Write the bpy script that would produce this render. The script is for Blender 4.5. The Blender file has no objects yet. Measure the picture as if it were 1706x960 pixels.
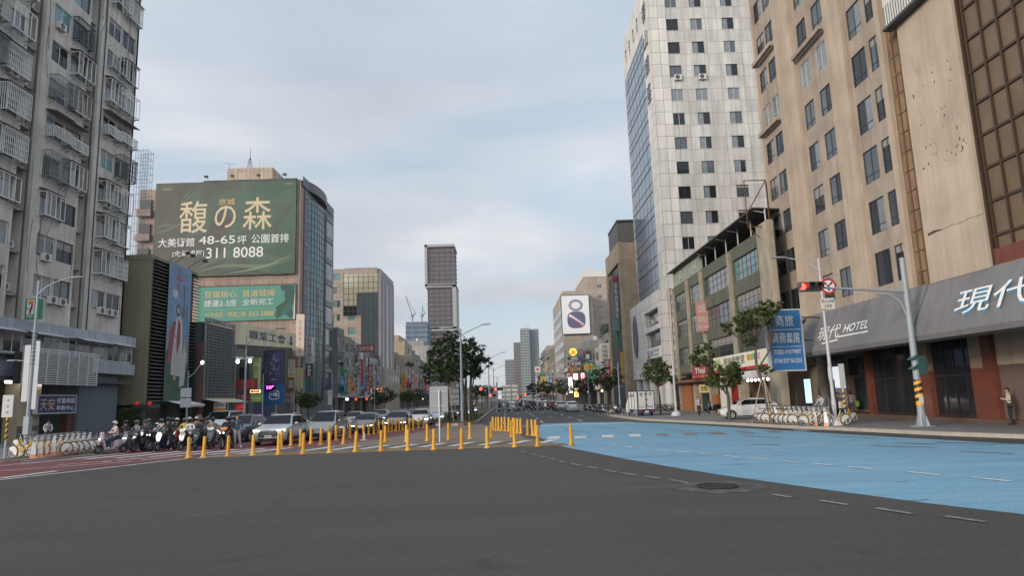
import bpy, math, random
import numpy as np
from mathutils import Vector, Matrix
R = math.radians
random.seed(7)
SC = bpy.context.scene
COL = SC.collection
# ------------------------------------------------------------------ camera
EYE = 2.15
def _basis():
    p, ro, ya = R(9.2), R(1.9), R(0.75)
    f = np.array([0, math.cos(p), math.sin(p)]); u0 = np.array([0, -math.sin(p), math.cos(p)]); r0 = np.array([1., 0, 0])
    r = math.cos(ro)*r0 - math.sin(ro)*u0; u = math.cos(ro)*u0 + math.sin(ro)*r0
    M = np.array([[math.cos(ya), math.sin(ya), 0], [-math.sin(ya), math.cos(ya), 0], [0, 0, 1]])
    return M@r, M@u, M@f
CR, CU, CF = _basis()
FOC = 1137.
cd = bpy.data.cameras.new('camera'); cam = bpy.data.objects.new('camera', cd); COL.objects.link(cam)
cd.sensor_width = 36; cd.lens = 36*FOC/1706; cd.clip_start = 0.1; cd.clip_end = 9000
cam.matrix_world = Matrix(((CR[0], CU[0], -CF[0], 0), (CR[1], CU[1], -CF[1], 0), (CR[2], CU[2], -CF[2], EYE), (0, 0, 0, 1)))
SC.camera = cam
# surveying helpers: where a sight line through the photograph meets a known real plane (ground, a street front, a gable)
def _ray(x, y): return CF + CR*((x-853)/FOC) - CU*((y-480)/FOC)
def gr(x, y, z=0.0):
    d = _ray(x, y); t = (z-EYE)/d[2]; return (d[0]*t, d[1]*t)
def onX(x, y, X):
    d = _ray(x, y); t = X/d[0]; return (d[1]*t, EYE+d[2]*t)     # -> (Y, Z)
def onY(x, y, Y):
    d = _ray(x, y); t = Y/d[1]; return (d[0]*t, EYE+d[2]*t)     # -> (X, Z)
# ------------------------------------------------------------------ world, sun, exposure
SUN_EL, SUN_AZ = 15.0, 230.0      # azimuth measured clockwise from +Y (the street direction): behind the camera, to the left
W = bpy.data.worlds.new('World'); SC.world = W; W.use_nodes = True
nt = W.node_tree; N = nt.nodes; L = nt.links; N.clear()
wo = N.new('ShaderNodeOutputWorld'); bg = N.new('ShaderNodeBackground'); bg.inputs[1].default_value = 0.10
sky = N.new('ShaderNodeTexSky'); sky.sky_type = 'NISHITA'; sky.sun_disc = False
sky.sun_elevation = R(SUN_EL); sky.sun_rotation = R(SUN_AZ); sky.altitude = 20; sky.air_density = 1.0; sky.dust_density = 1.2; sky.ozone_density = 1.5
tc = N.new('ShaderNodeTexCoord')
def wmath(op, a, b=None, clamp=False):
    n = N.new('ShaderNodeMath'); n.operation = op; n.use_clamp = clamp
    for i, v in enumerate((a, b)):
        if v is None: continue
        if isinstance(v, (int, float)): n.inputs[i].default_value = v
        else: L.new(v, n.inputs[i])
    return n.outputs[0]
sep = N.new('ShaderNodeSeparateXYZ'); L.new(tc.outputs['Generated'], sep.inputs[0])
zc = wmath('ADD', wmath('MAXIMUM', sep.outputs[2], 0.0), 0.22)
cx = N.new('ShaderNodeCombineXYZ'); L.new(wmath('DIVIDE', sep.outputs[0], zc), cx.inputs[0]); L.new(wmath('DIVIDE', sep.outputs[1], zc), cx.inputs[1])
mp = N.new('ShaderNodeMapping'); mp.inputs['Rotation'].default_value = (0, 0, R(35)); mp.inputs['Scale'].default_value = (0.55, 1.15, 1); mp.inputs['Location'].default_value = (0.9, 0.35, 0)
L.new(cx.outputs[0], mp.inputs[0])
n1 = N.new('ShaderNodeTexNoise'); n1.inputs['Scale'].default_value = 1.3; n1.inputs['Detail'].default_value = 7; n1.inputs['Roughness'].default_value = .55; n1.inputs['Distortion'].default_value = .5
n2 = N.new('ShaderNodeTexNoise'); n2.inputs['Scale'].default_value = 0.8; n2.inputs['Detail'].default_value = 5; n2.inputs['Roughness'].default_value = .5
L.new(mp.outputs[0], n1.inputs['Vector']); L.new(cx.outputs[0], n2.inputs['Vector'])
rp = N.new('ShaderNodeValToRGB'); rp.color_ramp.elements[0].position = .38; rp.color_ramp.elements[1].position = .60; L.new(n1.outputs[0], rp.inputs[0])
# low cloud deck: thicker towards the horizon
low = wmath('SUBTRACT', 1.0, wmath('MULTIPLY', sep.outputs[2], 1.15), True)
cov = wmath('MULTIPLY', wmath('ADD', wmath('MULTIPLY', rp.outputs[0], 0.74), 0.16), wmath('ADD', low, .35), True)
ccol = N.new('ShaderNodeMix'); ccol.data_type = 'RGBA'
ccol.inputs[6].default_value = (4.55, 4.66, 5.1, 1); ccol.inputs[7].default_value = (6.9, 7.0, 7.25, 1)
r2 = N.new('ShaderNodeValToRGB'); r2.color_ramp.elements[0].position = .38; r2.color_ramp.elements[1].position = .62; L.new(n2.outputs[0], r2.inputs[0])
L.new(r2.outputs[0], ccol.inputs[0])
mixs = N.new('ShaderNodeMix'); mixs.data_type = 'RGBA'
skg = N.new('ShaderNodeMix'); skg.data_type = 'RGBA'; skg.inputs[0].default_value = .5
L.new(sky.outputs[0], skg.inputs[6]); skg.inputs[7].default_value = (5.7, 7.0, 8.2, 1)
L.new(cov, mixs.inputs[0]); L.new(skg.outputs[2], mixs.inputs[6]); L.new(ccol.outputs[2], mixs.inputs[7])
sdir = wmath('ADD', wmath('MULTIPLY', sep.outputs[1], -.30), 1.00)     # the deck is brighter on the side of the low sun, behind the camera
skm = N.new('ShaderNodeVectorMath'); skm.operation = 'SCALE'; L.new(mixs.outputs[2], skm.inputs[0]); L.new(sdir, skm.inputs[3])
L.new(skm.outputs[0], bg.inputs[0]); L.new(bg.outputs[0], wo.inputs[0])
sl = bpy.data.lights.new('sun', 'SUN'); sl.energy = 1.45; sl.angle = R(14); sl.color = (1, .88, .76)
so = bpy.data.objects.new('sun', sl); COL.objects.link(so)
sd = Vector((math.sin(R(SUN_AZ))*math.cos(R(SUN_EL)), math.cos(R(SUN_AZ))*math.cos(R(SUN_EL)), math.sin(R(SUN_EL))))
so.rotation_euler = sd.to_track_quat('Z', 'Y').to_euler(); so.location = (0, -20, 60)
VS = SC.view_settings; VS.view_transform = 'Standard'; VS.look = 'None'; VS.gamma = 1; VS.use_curve_mapping = False; VS.exposure = 0.80
SC.cycles.max_bounces = 6; SC.cycles.diffuse_bounces = 3; SC.cycles.glossy_bounces = 3; SC.cycles.transparent_max_bounces = 8
SC.cycles.use_denoising = True; SC.cycles.caustics_reflective = False; SC.cycles.caustics_refractive = False
# ------------------------------------------------------------------ materials
def _mixmul(nt, a, fac, lo, hi):
    mr = nt.nodes.new('ShaderNodeMapRange'); mr.inputs[3].default_value = lo; mr.inputs[4].default_value = hi
    nt.links.new(fac, mr.inputs[0])
    m = nt.nodes.new('ShaderNodeMix'); m.data_type = 'RGBA'; m.blend_type = 'MULTIPLY'; m.inputs[0].default_value = 1
    nt.links.new(a, m.inputs[6]); nt.links.new(mr.outputs[0], m.inputs[7]); return m.outputs[2]
def mat(name, col, rough=.6, var=.12, scale=3., metal=0., streak=0., tile=None, bump=0., spec=.5, emit=0., coat=0., wear=None, corr=None):
    m = bpy.data.materials.new(name); m.use_nodes = True; nt = m.node_tree; n = nt.nodes; l = nt.links
    b = n['Principled BSDF']; b.inputs['Roughness'].default_value = rough; b.inputs['Metallic'].default_value = metal
    b.inputs['Specular IOR Level'].default_value = spec
    if coat: b.inputs['Coat Weight'].default_value = coat; b.inputs['Coat Roughness'].default_value = .08
    t = n.new('ShaderNodeTexCoord'); c = n.new('ShaderNodeRGB'); c.outputs[0].default_value = (*col, 1); out = c.outputs[0]
    hgt = None
    if tile or corr:
        s = n.new('ShaderNodeSeparateXYZ'); l.new(t.outputs['Object'], s.inputs[0])
        ad = n.new('ShaderNodeMath'); ad.operation = 'ADD'; l.new(s.outputs[0], ad.inputs[0]); l.new(s.outputs[1], ad.inputs[1])
    if tile:
        tw, th, mc, ms = tile[:4]
        cb = n.new('ShaderNodeCombineXYZ'); l.new(ad.outputs[0], cb.inputs[0]); l.new(s.outputs[2], cb.inputs[1])
        br = n.new('ShaderNodeTexBrick'); br.offset = 0; br.inputs['Scale'].default_value = 1; br.inputs['Brick Width'].default_value = tw; br.inputs['Row Height'].default_value = th
        br.inputs['Mortar Size'].default_value = ms; br.inputs['Mortar Smooth'].default_value = .1; br.inputs['Bias'].default_value = 0
        br.inputs['Color1'].default_value = tuple(x*1.08 for x in col)+(1,); br.inputs['Color2'].default_value = tuple(x*.88 for x in col)+(1,); br.inputs['Mortar'].default_value = (*mc, 1)
        l.new(t.outputs['Object'] if len(tile) > 4 else cb.outputs[0], br.inputs['Vector']); out = br.outputs['Color']
    if corr:      # corrugated sheet: ribs along z
        sn = n.new('ShaderNodeMath'); sn.operation = 'SINE'; mu = n.new('ShaderNodeMath'); mu.operation = 'MULTIPLY'; mu.inputs[1].default_value = 6.283/corr
        l.new(ad.outputs[0], mu.inputs[0]); l.new(mu.outputs[0], sn.inputs[0]); hgt = sn.outputs[0]
    if var:
        nz = n.new('ShaderNodeTexNoise'); nz.inputs['Scale'].default_value = scale; nz.inputs['Detail'].default_value = 6; nz.inputs['Roughness'].default_value = .65
        l.new(t.outputs['Object'], nz.inputs['Vector']); out = _mixmul(nt, out, nz.outputs[0], 1-var*2, 1+var*2)
    if streak:
        mpg = n.new('ShaderNodeMapping'); mpg.inputs['Scale'].default_value = (1.1, 1.1, .09); l.new(t.outputs['Object'], mpg.inputs[0])
        ns = n.new('ShaderNodeTexNoise'); ns.inputs['Scale'].default_value = 1.4; ns.inputs['Detail'].default_value = 8; ns.inputs['Roughness'].default_value = .7
        l.new(mpg.outputs[0], ns.inputs['Vector'])
        rr = n.new('ShaderNodeValToRGB'); rr.color_ramp.elements[0].position = .35; rr.color_ramp.elements[1].position = .6; l.new(ns.outputs[0], rr.inputs[0])
        out = _mixmul(nt, out, rr.outputs[0], 1-streak, 1.05)
    if wear:      # worn paint: flakes of the surface below show through
        wc, lo, hi, wscale, ws = wear
        mpw = n.new('ShaderNodeMapping'); mpw.inputs['Scale'].default_value = ws; l.new(t.outputs['Object'], mpw.inputs[0])
        nw = n.new('ShaderNodeTexNoise'); nw.inputs['Scale'].default_value = wscale; nw.inputs['Detail'].default_value = 9; nw.inputs['Roughness'].default_value = .72; l.new(mpw.outputs[0], nw.inputs['Vector'])
        rw = n.new('ShaderNodeValToRGB'); rw.color_ramp.elements[0].position = lo; rw.color_ramp.elements[1].position = hi; l.new(nw.outputs[0], rw.inputs[0])
        mw = n.new('ShaderNodeMix'); mw.data_type = 'RGBA'; l.new(rw.outputs[0], mw.inputs[0]); l.new(out, mw.inputs[6]); mw.inputs[7].default_value = (*wc, 1); out = mw.outputs[2]
    l.new(out, b.inputs['Base Color'])
    if emit: l.new(out, b.inputs['Emission Color']); b.inputs['Emission Strength'].default_value = emit
    if bump or hgt:
        bp = n.new('ShaderNodeBump'); bp.inputs['Distance'].default_value = .02; bp.inputs['Strength'].default_value = bump or .6
        if hgt is None:
            nb = n.new('ShaderNodeTexNoise'); nb.inputs['Scale'].default_value = 60; nb.inputs['Detail'].default_value = 3; l.new(t.outputs['Object'], nb.inputs['Vector']); hgt = nb.outputs[0]
        l.new(hgt, bp.inputs['Height']); l.new(bp.outputs[0], b.inputs['Normal'])
    return m
def flat(name, col, rough=.55, **k): k.setdefault('var', .05); return mat(name, col, rough, **k)
M = {}
M['asphalt'] = None
M['white'] = flat('white paint', (.72, .72, .70)); M['offwhite'] = mat('off white', (.60, .58, .54), var=.08)
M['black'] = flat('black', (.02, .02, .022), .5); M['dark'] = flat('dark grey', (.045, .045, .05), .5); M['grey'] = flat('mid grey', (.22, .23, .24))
M['lightgrey'] = flat('light grey', (.45, .46, .47)); M['steel'] = flat('galvanised steel', (.42, .45, .48), .42, metal=.35, var=.1)
M['alu'] = flat('aluminium', (.55, .56, .57), .4, metal=.3); M['rust'] = mat('rusty steel', (.11, .055, .03), .9, var=.3)
M['rubber'] = flat('rubber', (.018, .018, .019), .8); M['chrome'] = flat('chrome', (.7, .7, .7), .15, metal=1.)
M['glass'] = flat('dark window glass', (.016, .019, .023), .08, spec=.38, var=.2, scale=.7); M['glass2'] = flat('grey window glass', (.06, .075, .085), .1, spec=.8, var=.3, scale=.9)
M['curtain'] = flat('curtained glass', (.18, .20, .21), .12, var=.3, scale=2.5, spec=.7); M['teal'] = flat('teal window glass', (.12, .24, .25), .1, spec=.7, var=.2)
M['blind'] = flat('window blind', (.26, .25, .23), .6, var=.1); M['autoglass'] = flat('car glass', (.010, .012, .014), .04, spec=.22)
M['red'] = flat('red', (.42, .02, .025)); M['orange'] = flat('orange', (.65, .20, .03)); M['yellow'] = mat('yellow bollard plastic', (.64, .30, .015), .5, var=.12, scale=9)
M['navy'] = flat('navy', (.015, .03, .12)); M['blue'] = flat('sign blue', (.03, .16, .38)); M['green'] = flat('sign green', (.02, .23, .115)); M['lime'] = flat('lime green', (.25, .42, .05))
M['gold'] = flat('gold', (.55, .38, .16), .4); M['pink'] = flat('pink', (.62, .30, .33)); M['brown'] = mat('brown', (.12, .06, .03)); M['cream'] = flat('cream', (.62, .55, .40))
M['lamp'] = flat('lit lamp', (1, .97, .9), emit=4, var=0); M['redlamp'] = flat('lit red lamp', (1, .05, .03), emit=3.5, var=0); M['offlamp'] = flat('dark lens', (.08, .012, .012), .2)
M['headlamp'] = flat('lit headlamp', (1, .98, .93), emit=3, var=0); M['lens'] = flat('lamp lens', (.55, .57, .6), .1, spec=.8)
M['concrete'] = mat('concrete', (.30, .29, .27), .85, var=.15, scale=2, streak=.3); M['pave'] = mat('pavement', (.17, .165, .16), .85, var=.16, scale=.7, tile=None, bump=.2)
M['skin'] = flat('skin', (.42, .25, .17), .5); M['hair'] = flat('black hair', (.015, .013, .012), .5); M['purple'] = flat('lit magenta', (.8, .05, .75), emit=4, var=0)
# ------------------------------------------------------------------ mesh building
class MB:
    def __init__(s): s.v = []; s.f = []; s.mi = []; s.m = 0
    def face(s, pts):
        b = len(s.v); s.v += [tuple(p) for p in pts]; s.f.append(tuple(range(b, b+len(pts)))); s.mi.append(s.m)
    def raw(s, vs, fs):
        b = len(s.v); s.v += [tuple(p) for p in vs]
        for f in fs: s.f.append(tuple(b+i for i in f)); s.mi.append(s.m)
    def hexa(s, a):    # 8 corners: bottom loop 0-3, top loop 4-7
        s.raw(a, [(3, 2, 1, 0), (4, 5, 6, 7), (0, 1, 5, 4), (1, 2, 6, 5), (2, 3, 7, 6), (3, 0, 4, 7)])
    def box(s, x0, y0, z0, x1, y1, z1):
        s.hexa([(x0, y0, z0), (x1, y0, z0), (x1, y1, z0), (x0, y1, z0), (x0, y0, z1), (x1, y0, z1), (x1, y1, z1), (x0, y1, z1)])
    def rbox(s, x0, y0, z0, x1, y1, z1, r=.02):   # box with chamfered upright edges and top
        p = [(x0+r, y0), (x1-r, y0), (x1, y0+r), (x1, y1-r), (x1-r, y1), (x0+r, y1), (x0, y1-r), (x0, y0+r)]
        cx, cy = (x0+x1)/2, (y0+y1)/2; ins = lambda q: (q[0]+(r if q[0] < cx else -r)*.7, q[1]+(r if q[1] < cy else -r)*.7)
        s.loft([[(a, b, z0) for a, b in p], [(a, b, z1-r) for a, b in p], [(*ins(q), z1) for q in p]], caps=True)
    def loft(s, rings, caps=True, closed=True):
        n = len(rings[0]); b = len(s.v)
        for r in rings: s.v += [tuple(p) for p in r]
        for i in range(len(rings)-1):
            for j in range(n if closed else n-1):
                k = (j+1) % n; s.f.append((b+i*n+j, b+i*n+k, b+(i+1)*n+k, b+(i+1)*n+j)); s.mi.append(s.m)
        if caps:
            s.f.append(tuple(b+j for j in reversed(range(n)))); s.mi.append(s.m)
            e = b+(len(rings)-1)*n; s.f.append(tuple(e+j for j in range(n))); s.mi.append(s.m)
    def tube(s, pts, r, n=8, caps=True):
        pts = [Vector(p) for p in pts]; rr = r if isinstance(r, (list, tuple)) else [r]*len(pts); rings = []; prev = None
        for i, p in enumerate(pts):
            d = (pts[min(i+1, len(pts)-1)]-pts[max(i-1, 0)]).normalized()
            a = prev if prev is not None else (Vector((0, 0, 1)) if abs(d.z) < .9 else Vector((1, 0, 0)))
            x = (a-d*a.dot(d)).normalized(); y = d.cross(x); prev = x
            rings.append([p+(x*math.cos(t)+y*math.sin(t))*rr[i] for t in [2*math.pi*k/n for k in range(n)]])
        s.loft(rings, caps)
    def bar(s, a, b, w=.03): s.tube([a, b], w*.7, 4)
    def torus(s, c, axis, R0, r, n=20, m=6, a0=0., a1=2*math.pi):
        ax = Vector(axis).normalized(); u = (Vector((0, 0, 1)) if abs(ax.z) < .9 else Vector((1, 0, 0))); u = (u-ax*u.dot(ax)).normalized(); w = ax.cross(u); c = Vector(c)
        full = abs(a1-a0-2*math.pi) < 1e-6; k = n if full else n+1; rings = []
        for i in range(k):
            t = a0+(a1-a0)*i/n; d = u*math.cos(t)+w*math.sin(t)
            rings.append([c+d*(R0+r*math.cos(q))+ax*r*math.sin(q) for q in [2*math.pi*j/m for j in range(m)]])
        if full: rings.append(rings[0])
        s.loft(rings, caps=not full)
    def disc(s, c, axis, r, t=.02, n=16, r2=None):
        ax = Vector(axis).normalized(); s.tube([Vector(c)-ax*t/2, Vector(c)+ax*t/2], [r, r if r2 is None else r2], n)
    def ell(s, c, rx, ry, rz, n=12, m=8, lo=-90, hi=90, M4=None):
        rings = []
        for i in range(m+1):
            a = R(lo+(hi-lo)*i/m); rings.append([(c[0]+rx*math.cos(a)*math.cos(t), c[1]+ry*math.cos(a)*math.sin(t), c[2]+rz*math.sin(a)) for t in [2*math.pi*k/n for k in range(n)]])
        s.loft(rings, caps=True)
    def prism(s, poly, f0, f1):   # poly list of 2-tuples; f0,f1 map them to 3D
        s.loft([[f0(*p) for p in poly], [f1(*p) for p in poly]])
    def shift(s, o): s.v = [(a-o[0], b-o[1], c-o[2]) for a, b, c in s.v]
    def mesh(s, name, mats, smooth=False):
        me = bpy.data.meshes.new(name); me.from_pydata(s.v, [], s.f)
        for m in (mats if isinstance(mats, (list, tuple)) else [mats]): me.materials.append(M[m] if isinstance(m, str) else m)
        me.polygons.foreach_set('material_index', s.mi)
        if smooth:
            if smooth is True: smooth = 40
            me.update(); me.shade_smooth() if hasattr(me, 'shade_smooth') else None
            me.polygons.foreach_set('use_smooth', [True]*len(me.polygons))
            try: me.set_sharp_from_angle(angle=R(smooth))
            except Exception: pass
        me.update(); return me
def put(o, parent=None):
    COL.objects.link(o)
    if parent is not None: o.parent = parent
    return o
def thing(name, label, cat, loc=(0, 0, 0), rz=0., group=None):
    o = bpy.data.objects.new(name, None); o.empty_display_size = .3; COL.objects.link(o)
    o.location = loc; o.rotation_euler = (0, 0, rz); o['label'] = label; o['category'] = cat
    if group: o['group'] = group
    return o
def part(root, name, mb, mats, smooth=False, world=False, label=None):
    if world:
        t = root
        while t.parent is not None: t = t.parent
        mb.shift(t.location)
    o = bpy.data.objects.new(name, mb.mesh(name, mats, smooth)); put(o, root)
    if label: o['label'] = label
    return o
def solo(name, label, cat, mb, mats, group=None, smooth=False, loc=None, rz=0.):
    if loc is not None and rz == 0.: pass
    o = bpy.data.objects.new(name, mb.mesh(name, mats, smooth)); COL.objects.link(o); o['label'] = label; o['category'] = cat
    if loc is not None: o.location = loc; o.rotation_euler = (0, 0, rz)
    if group: o['group'] = group
    return o
def each(root, name, F, boxes, m):
    for q in boxes: a = MB(); F.box(a, *q); part(root, name, a, m, world=True)
def struct(name, mb, mats, kind='structure', smooth=False):
    o = bpy.data.objects.new(name, mb.mesh(name, mats, smooth)); COL.objects.link(o); o['kind'] = kind; return o
def dup(o, loc=None, rz=None, label=None, parent=None):
    c = o.copy(); COL.objects.link(c)
    if parent is not None: c.parent = parent
    if loc is not None: c.location = loc
    if rz is not None: c.rotation_euler = (0, 0, rz)
    if label: c['label'] = label
    for ch in list(o.children): dup(ch, parent=c)
    return c
ORD = ['first', 'second', 'third', 'fourth', 'fifth', 'sixth', 'seventh', 'eighth', 'ninth', 'tenth', 'eleventh', 'twelfth', 'thirteenth', 'fourteenth', 'fifteenth', 'sixteenth', 'seventeenth', 'eighteenth', 'nineteenth', 'twentieth', 'twenty-first', 'twenty-second', 'twenty-third', 'twenty-fourth', 'twenty-fifth', 'twenty-sixth', 'twenty-seventh', 'twenty-eighth', 'twenty-ninth', 'thirtieth']
# ------------------------------------------------------------------ facades
class Face:   # a vertical plane: u along it, v up, w out of it
    def __init__(s, x, y, ud, nd): s.o = (x, y); s.u = ud; s.n = nd
    def __call__(s, u, v, w=0.): return (s.o[0]+s.u[0]*u+s.n[0]*w, s.o[1]+s.u[1]*u+s.n[1]*w, v)
    def box(s, mb, u0, v0, w0, u1, v1, w1): mb.hexa([s(u0, v0, w1), s(u1, v0, w1), s(u1, v0, w0), s(u0, v0, w0), s(u0, v1, w1), s(u1, v1, w1), s(u1, v1, w0), s(u0, v1, w0)])
def sideR(X): return Face(X, 0, (0, 1), (-1, 0))     # fronts on the right of the street; u is the world Y
def sideL(X): return Face(X, 0, (0, 1), (1, 0))
def front(Y): return Face(0, Y, (1, 0), (0, -1))     # gables facing the crossing; u is the world X
def wall(F, mb, u0, v0, u1, v1, holes, depth=.2):
    us = sorted({u0, u1} | {h[0] for h in holes} | {h[2] for h in holes}); vs = sorted({v0, v1} | {h[1] for h in holes} | {h[3] for h in holes})
    us = [u for u in us if u0 <= u <= u1]; vs = [v for v in vs if v0 <= v <= v1]
    for a, b in zip(us, us[1:]):
        run = None
        for c, d in zip(vs, vs[1:]):
            um, vm = (a+b)/2, (c+d)/2
            if any(h[0] < um < h[2] and h[1] < vm < h[3] for h in holes):
                if run is not None: mb.face([F(a, run), F(b, run), F(b, c), F(a, c)]); run = None
            elif run is None: run = c
        if run is not None: mb.face([F(a, run), F(b, run), F(b, v1), F(a, v1)])
    for h in holes:
        a, c, b, d = h[:4]
        for p, q in (((a, c), (b, c)), ((b, c), (b, d)), ((b, d), (a, d)), ((a, d), (a, c))):
            mb.face([F(*p), F(*q), F(*q, -depth), F(*p, -depth)])
_wc = {}
def window(root, F, u0, v0, u1, v1, depth=.15, nx=2, ny=1, fm='alu', gm='glass', name='window', ft=.05, rows=None):
    w, h = round(u1-u0, 3), round(v1-v0, 3); var_ = (int(abs(u0*7.3+v0*13.7+F.o[0]))*7) % 5; key = (w, h, nx, ny, fm, gm, F.u, F.n, ft, rows, var_)
    if key not in _wc:
        G = Face(0, 0, F.u, F.n); a = MB(); p = MB(); t = ft
        G.box(a, 0, 0, 0, w, t, .05); G.box(a, 0, h-t, 0, w, h, .05); G.box(a, 0, t, 0, t, h-t, .05); G.box(a, w-t, t, 0, w, h-t, .05)
        for i in range(1, nx): G.box(a, w*i/nx-t*.5, t, .004, w*i/nx+t*.5, h-t, .045)
        for k in ([h*j/ny for j in range(1, ny)] if rows is None else [h*q for q in rows]): G.box(a, t, k-t*.4, .008, w-t, k+t*.4, .04)
        for i in range(nx):
            q0, q1 = (t if i == 0 else w*i/nx), (w-t if i == nx-1 else w*(i+1)/nx); hb = h-t-(h-2*t)*(0, 0, .38, .2, 0)[var_]
            p.m = 1 if var_ == 1 and i % 2 == 0 else 2 if var_ == 4 and i == nx-1 else 0
            p.face([G(q0, t, .015), G(q1, t, .015), G(q1, hb, .015), G(q0, hb, .015)])
            if hb < h-t-.01: p.m = 3; p.face([G(q0, hb, .015), G(q1, hb, .015), G(q1, h-t, .015), G(q0, h-t, .015)])
        _wc[key] = (a.mesh('window_frame', fm), p.mesh('pane', [gm, 'curtain', 'glass2', 'blind']))
    t = root
    while t.parent is not None: t = t.parent
    o = bpy.data.objects.new(name, _wc[key][0]); put(o, root); o.location = Vector(F(u0, v0, -depth))-t.location
    q = bpy.data.objects.new('pane', _wc[key][1]); put(q, o); return o
def aircon(root, F, u, v, w=0., W_=.8, H_=.55):
    key = ('ac', F.u, F.n, W_, H_)
    if key not in _wc:
        G = Face(0, 0, F.u, F.n); a = MB(); G.box(a, 0, 0, 0, W_, H_, .32); c = Vector(G(W_*.42, H_/2, .325)); a.m = 1
        a.disc(c, (*F.n, 0), H_*.4, .012, 14); a.m = 2; a.torus(c, (*F.n, 0), H_*.41, .018, 14, 4); a.disc(c, (*F.n, 0), H_*.12, .03, 8)
        a.m = 2; G.box(a, .08, -.05, .02, .12, 0, .36); G.box(a, W_-.12, -.05, .02, W_-.08, 0, .36)
        _wc[key] = a.mesh('air_conditioner', ['offwhite', 'dark', 'grey'])
    t = root
    while t.parent is not None: t = t.parent
    o = bpy.data.objects.new('air_conditioner', _wc[key]); put(o, root); o.location = Vector(F(u, v, w))-t.location; return o
# ------------------------------------------------------------------ lettering (built-in font, turned into mesh)
_tc = {}
def glyphs(body, bold=.0):
    k = (body, bold)
    if k not in _tc:
        c = bpy.data.curves.new('lettering', 'FONT'); c.body = body; c.resolution_u = 3; c.offset = bold
        o = bpy.data.objects.new('lettering', c); COL.objects.link(o)
        dg = bpy.context.evaluated_depsgraph_get(); me = bpy.data.meshes.new_from_object(o.evaluated_get(dg))
        v = [(q.co.x, q.co.y) for q in me.vertices]; f = [tuple(p.vertices) for p in me.polygons]
        bpy.data.objects.remove(o); bpy.data.curves.remove(c); bpy.data.meshes.remove(me)
        xs = [a for a, b in v]; ys = [b for a, b in v]
        x0, x1, y0, y1 = min(xs), max(xs), min(ys), max(ys)
        _tc[k] = ([((a-x0)/(x1-x0), (b-y0)/(y1-y0)) for a, b in v], f, (x1-x0)/(y1-y0))
    return _tc[k]
def text(mb, F, body, u0, v0, u1, v1, w=.03, bold=.004, flip=False, keep=False, skew=0.):
    if any(ord(q) > 0x2e00 for q in body): bold = min(bold, .005)
    v, f, asp = glyphs(body, bold)
    if keep:
        W_ = min(u1-u0, asp*(v1-v0)); c = (u0+u1)/2; u0, u1 = c-W_/2, c+W_/2
    sx = (lambda a: u1-(u1-u0)*a) if flip else (lambda a: u0+(u1-u0)*a)
    mb.raw([F(sx(a)+skew*b*(v1-v0), v0+(v1-v0)*b, w) for a, b in v], f)
def vtext(mb, F, body, u0, v0, u1, v1, w=.03, bold=.004, flip=False, gap=.12):
    n = len(body); h = (v1-v0)/n
    for i, ch in enumerate(body):
        if ch != ' ': text(mb, F, ch, u0, v1-h*(i+1)+h*gap/2, u1, v1-h*i-h*gap/2, w, bold, flip)
def sign(name, label, F, u0, v0, u1, v1, bgm, lines, thick=.18, w0=.0, frame=None, cat='sign', group=None, flip=False, brackets=None, lit=None):
    """a board on plane F; lines = (text, u0,v0,u1,v1 as shares of the board, material, vertical?)"""
    root = thing(name, label, cat, F((u0+u1)/2, v0, w0+thick/2), group=group)
    a = MB(); F.box(a, u0, v0, w0, u1, v1, w0+thick); part(root, 'panel', a, bgm, world=True)
    W_, H_ = u1-u0, v1-v0
    mats = []; t = MB()
    for ln in lines:
        body, a0, b0, a1, b1, mm = ln[:6]; mode = ln[6] if len(ln) > 6 else ''
        if mm not in mats: mats.append(mm)
        t.m = mats.index(mm)
        if flip: a0, a1 = 1-a1, 1-a0
        box = (u0+W_*a0, v0+H_*b0, u0+W_*a1, v0+H_*b1)
        if mode == 'v': vtext(t, F, body, *box, w=w0+thick+.012, flip=flip)
        elif mode == 'r': F.box(t, box[0], box[1], w0+thick+.004, box[2], box[3], w0+thick+.008)
        else: text(t, F, body, *box, w=w0+thick+.014, flip=flip)
    if lines: part(root, 'lettering', t, mats, world=True)
    if frame:
        a = MB(); b = .05+.02*min(W_, H_)
        for q in ((u0-b, v0-b, u1+b, v0), (u0-b, v1, u1+b, v1+b), (u0-b, v0, u0, v1), (u1, v0, u1+b, v1)): F.box(a, q[0], q[1], w0-.02, q[2], q[3], w0+thick+.03)
        part(root, 'frame', a, frame, world=True)
    if brackets:
        a = MB()
        for (p, q) in brackets: a.bar(p, q, .05)
        part(root, 'bracket', a, 'dark', world=True)
    return root
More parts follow.
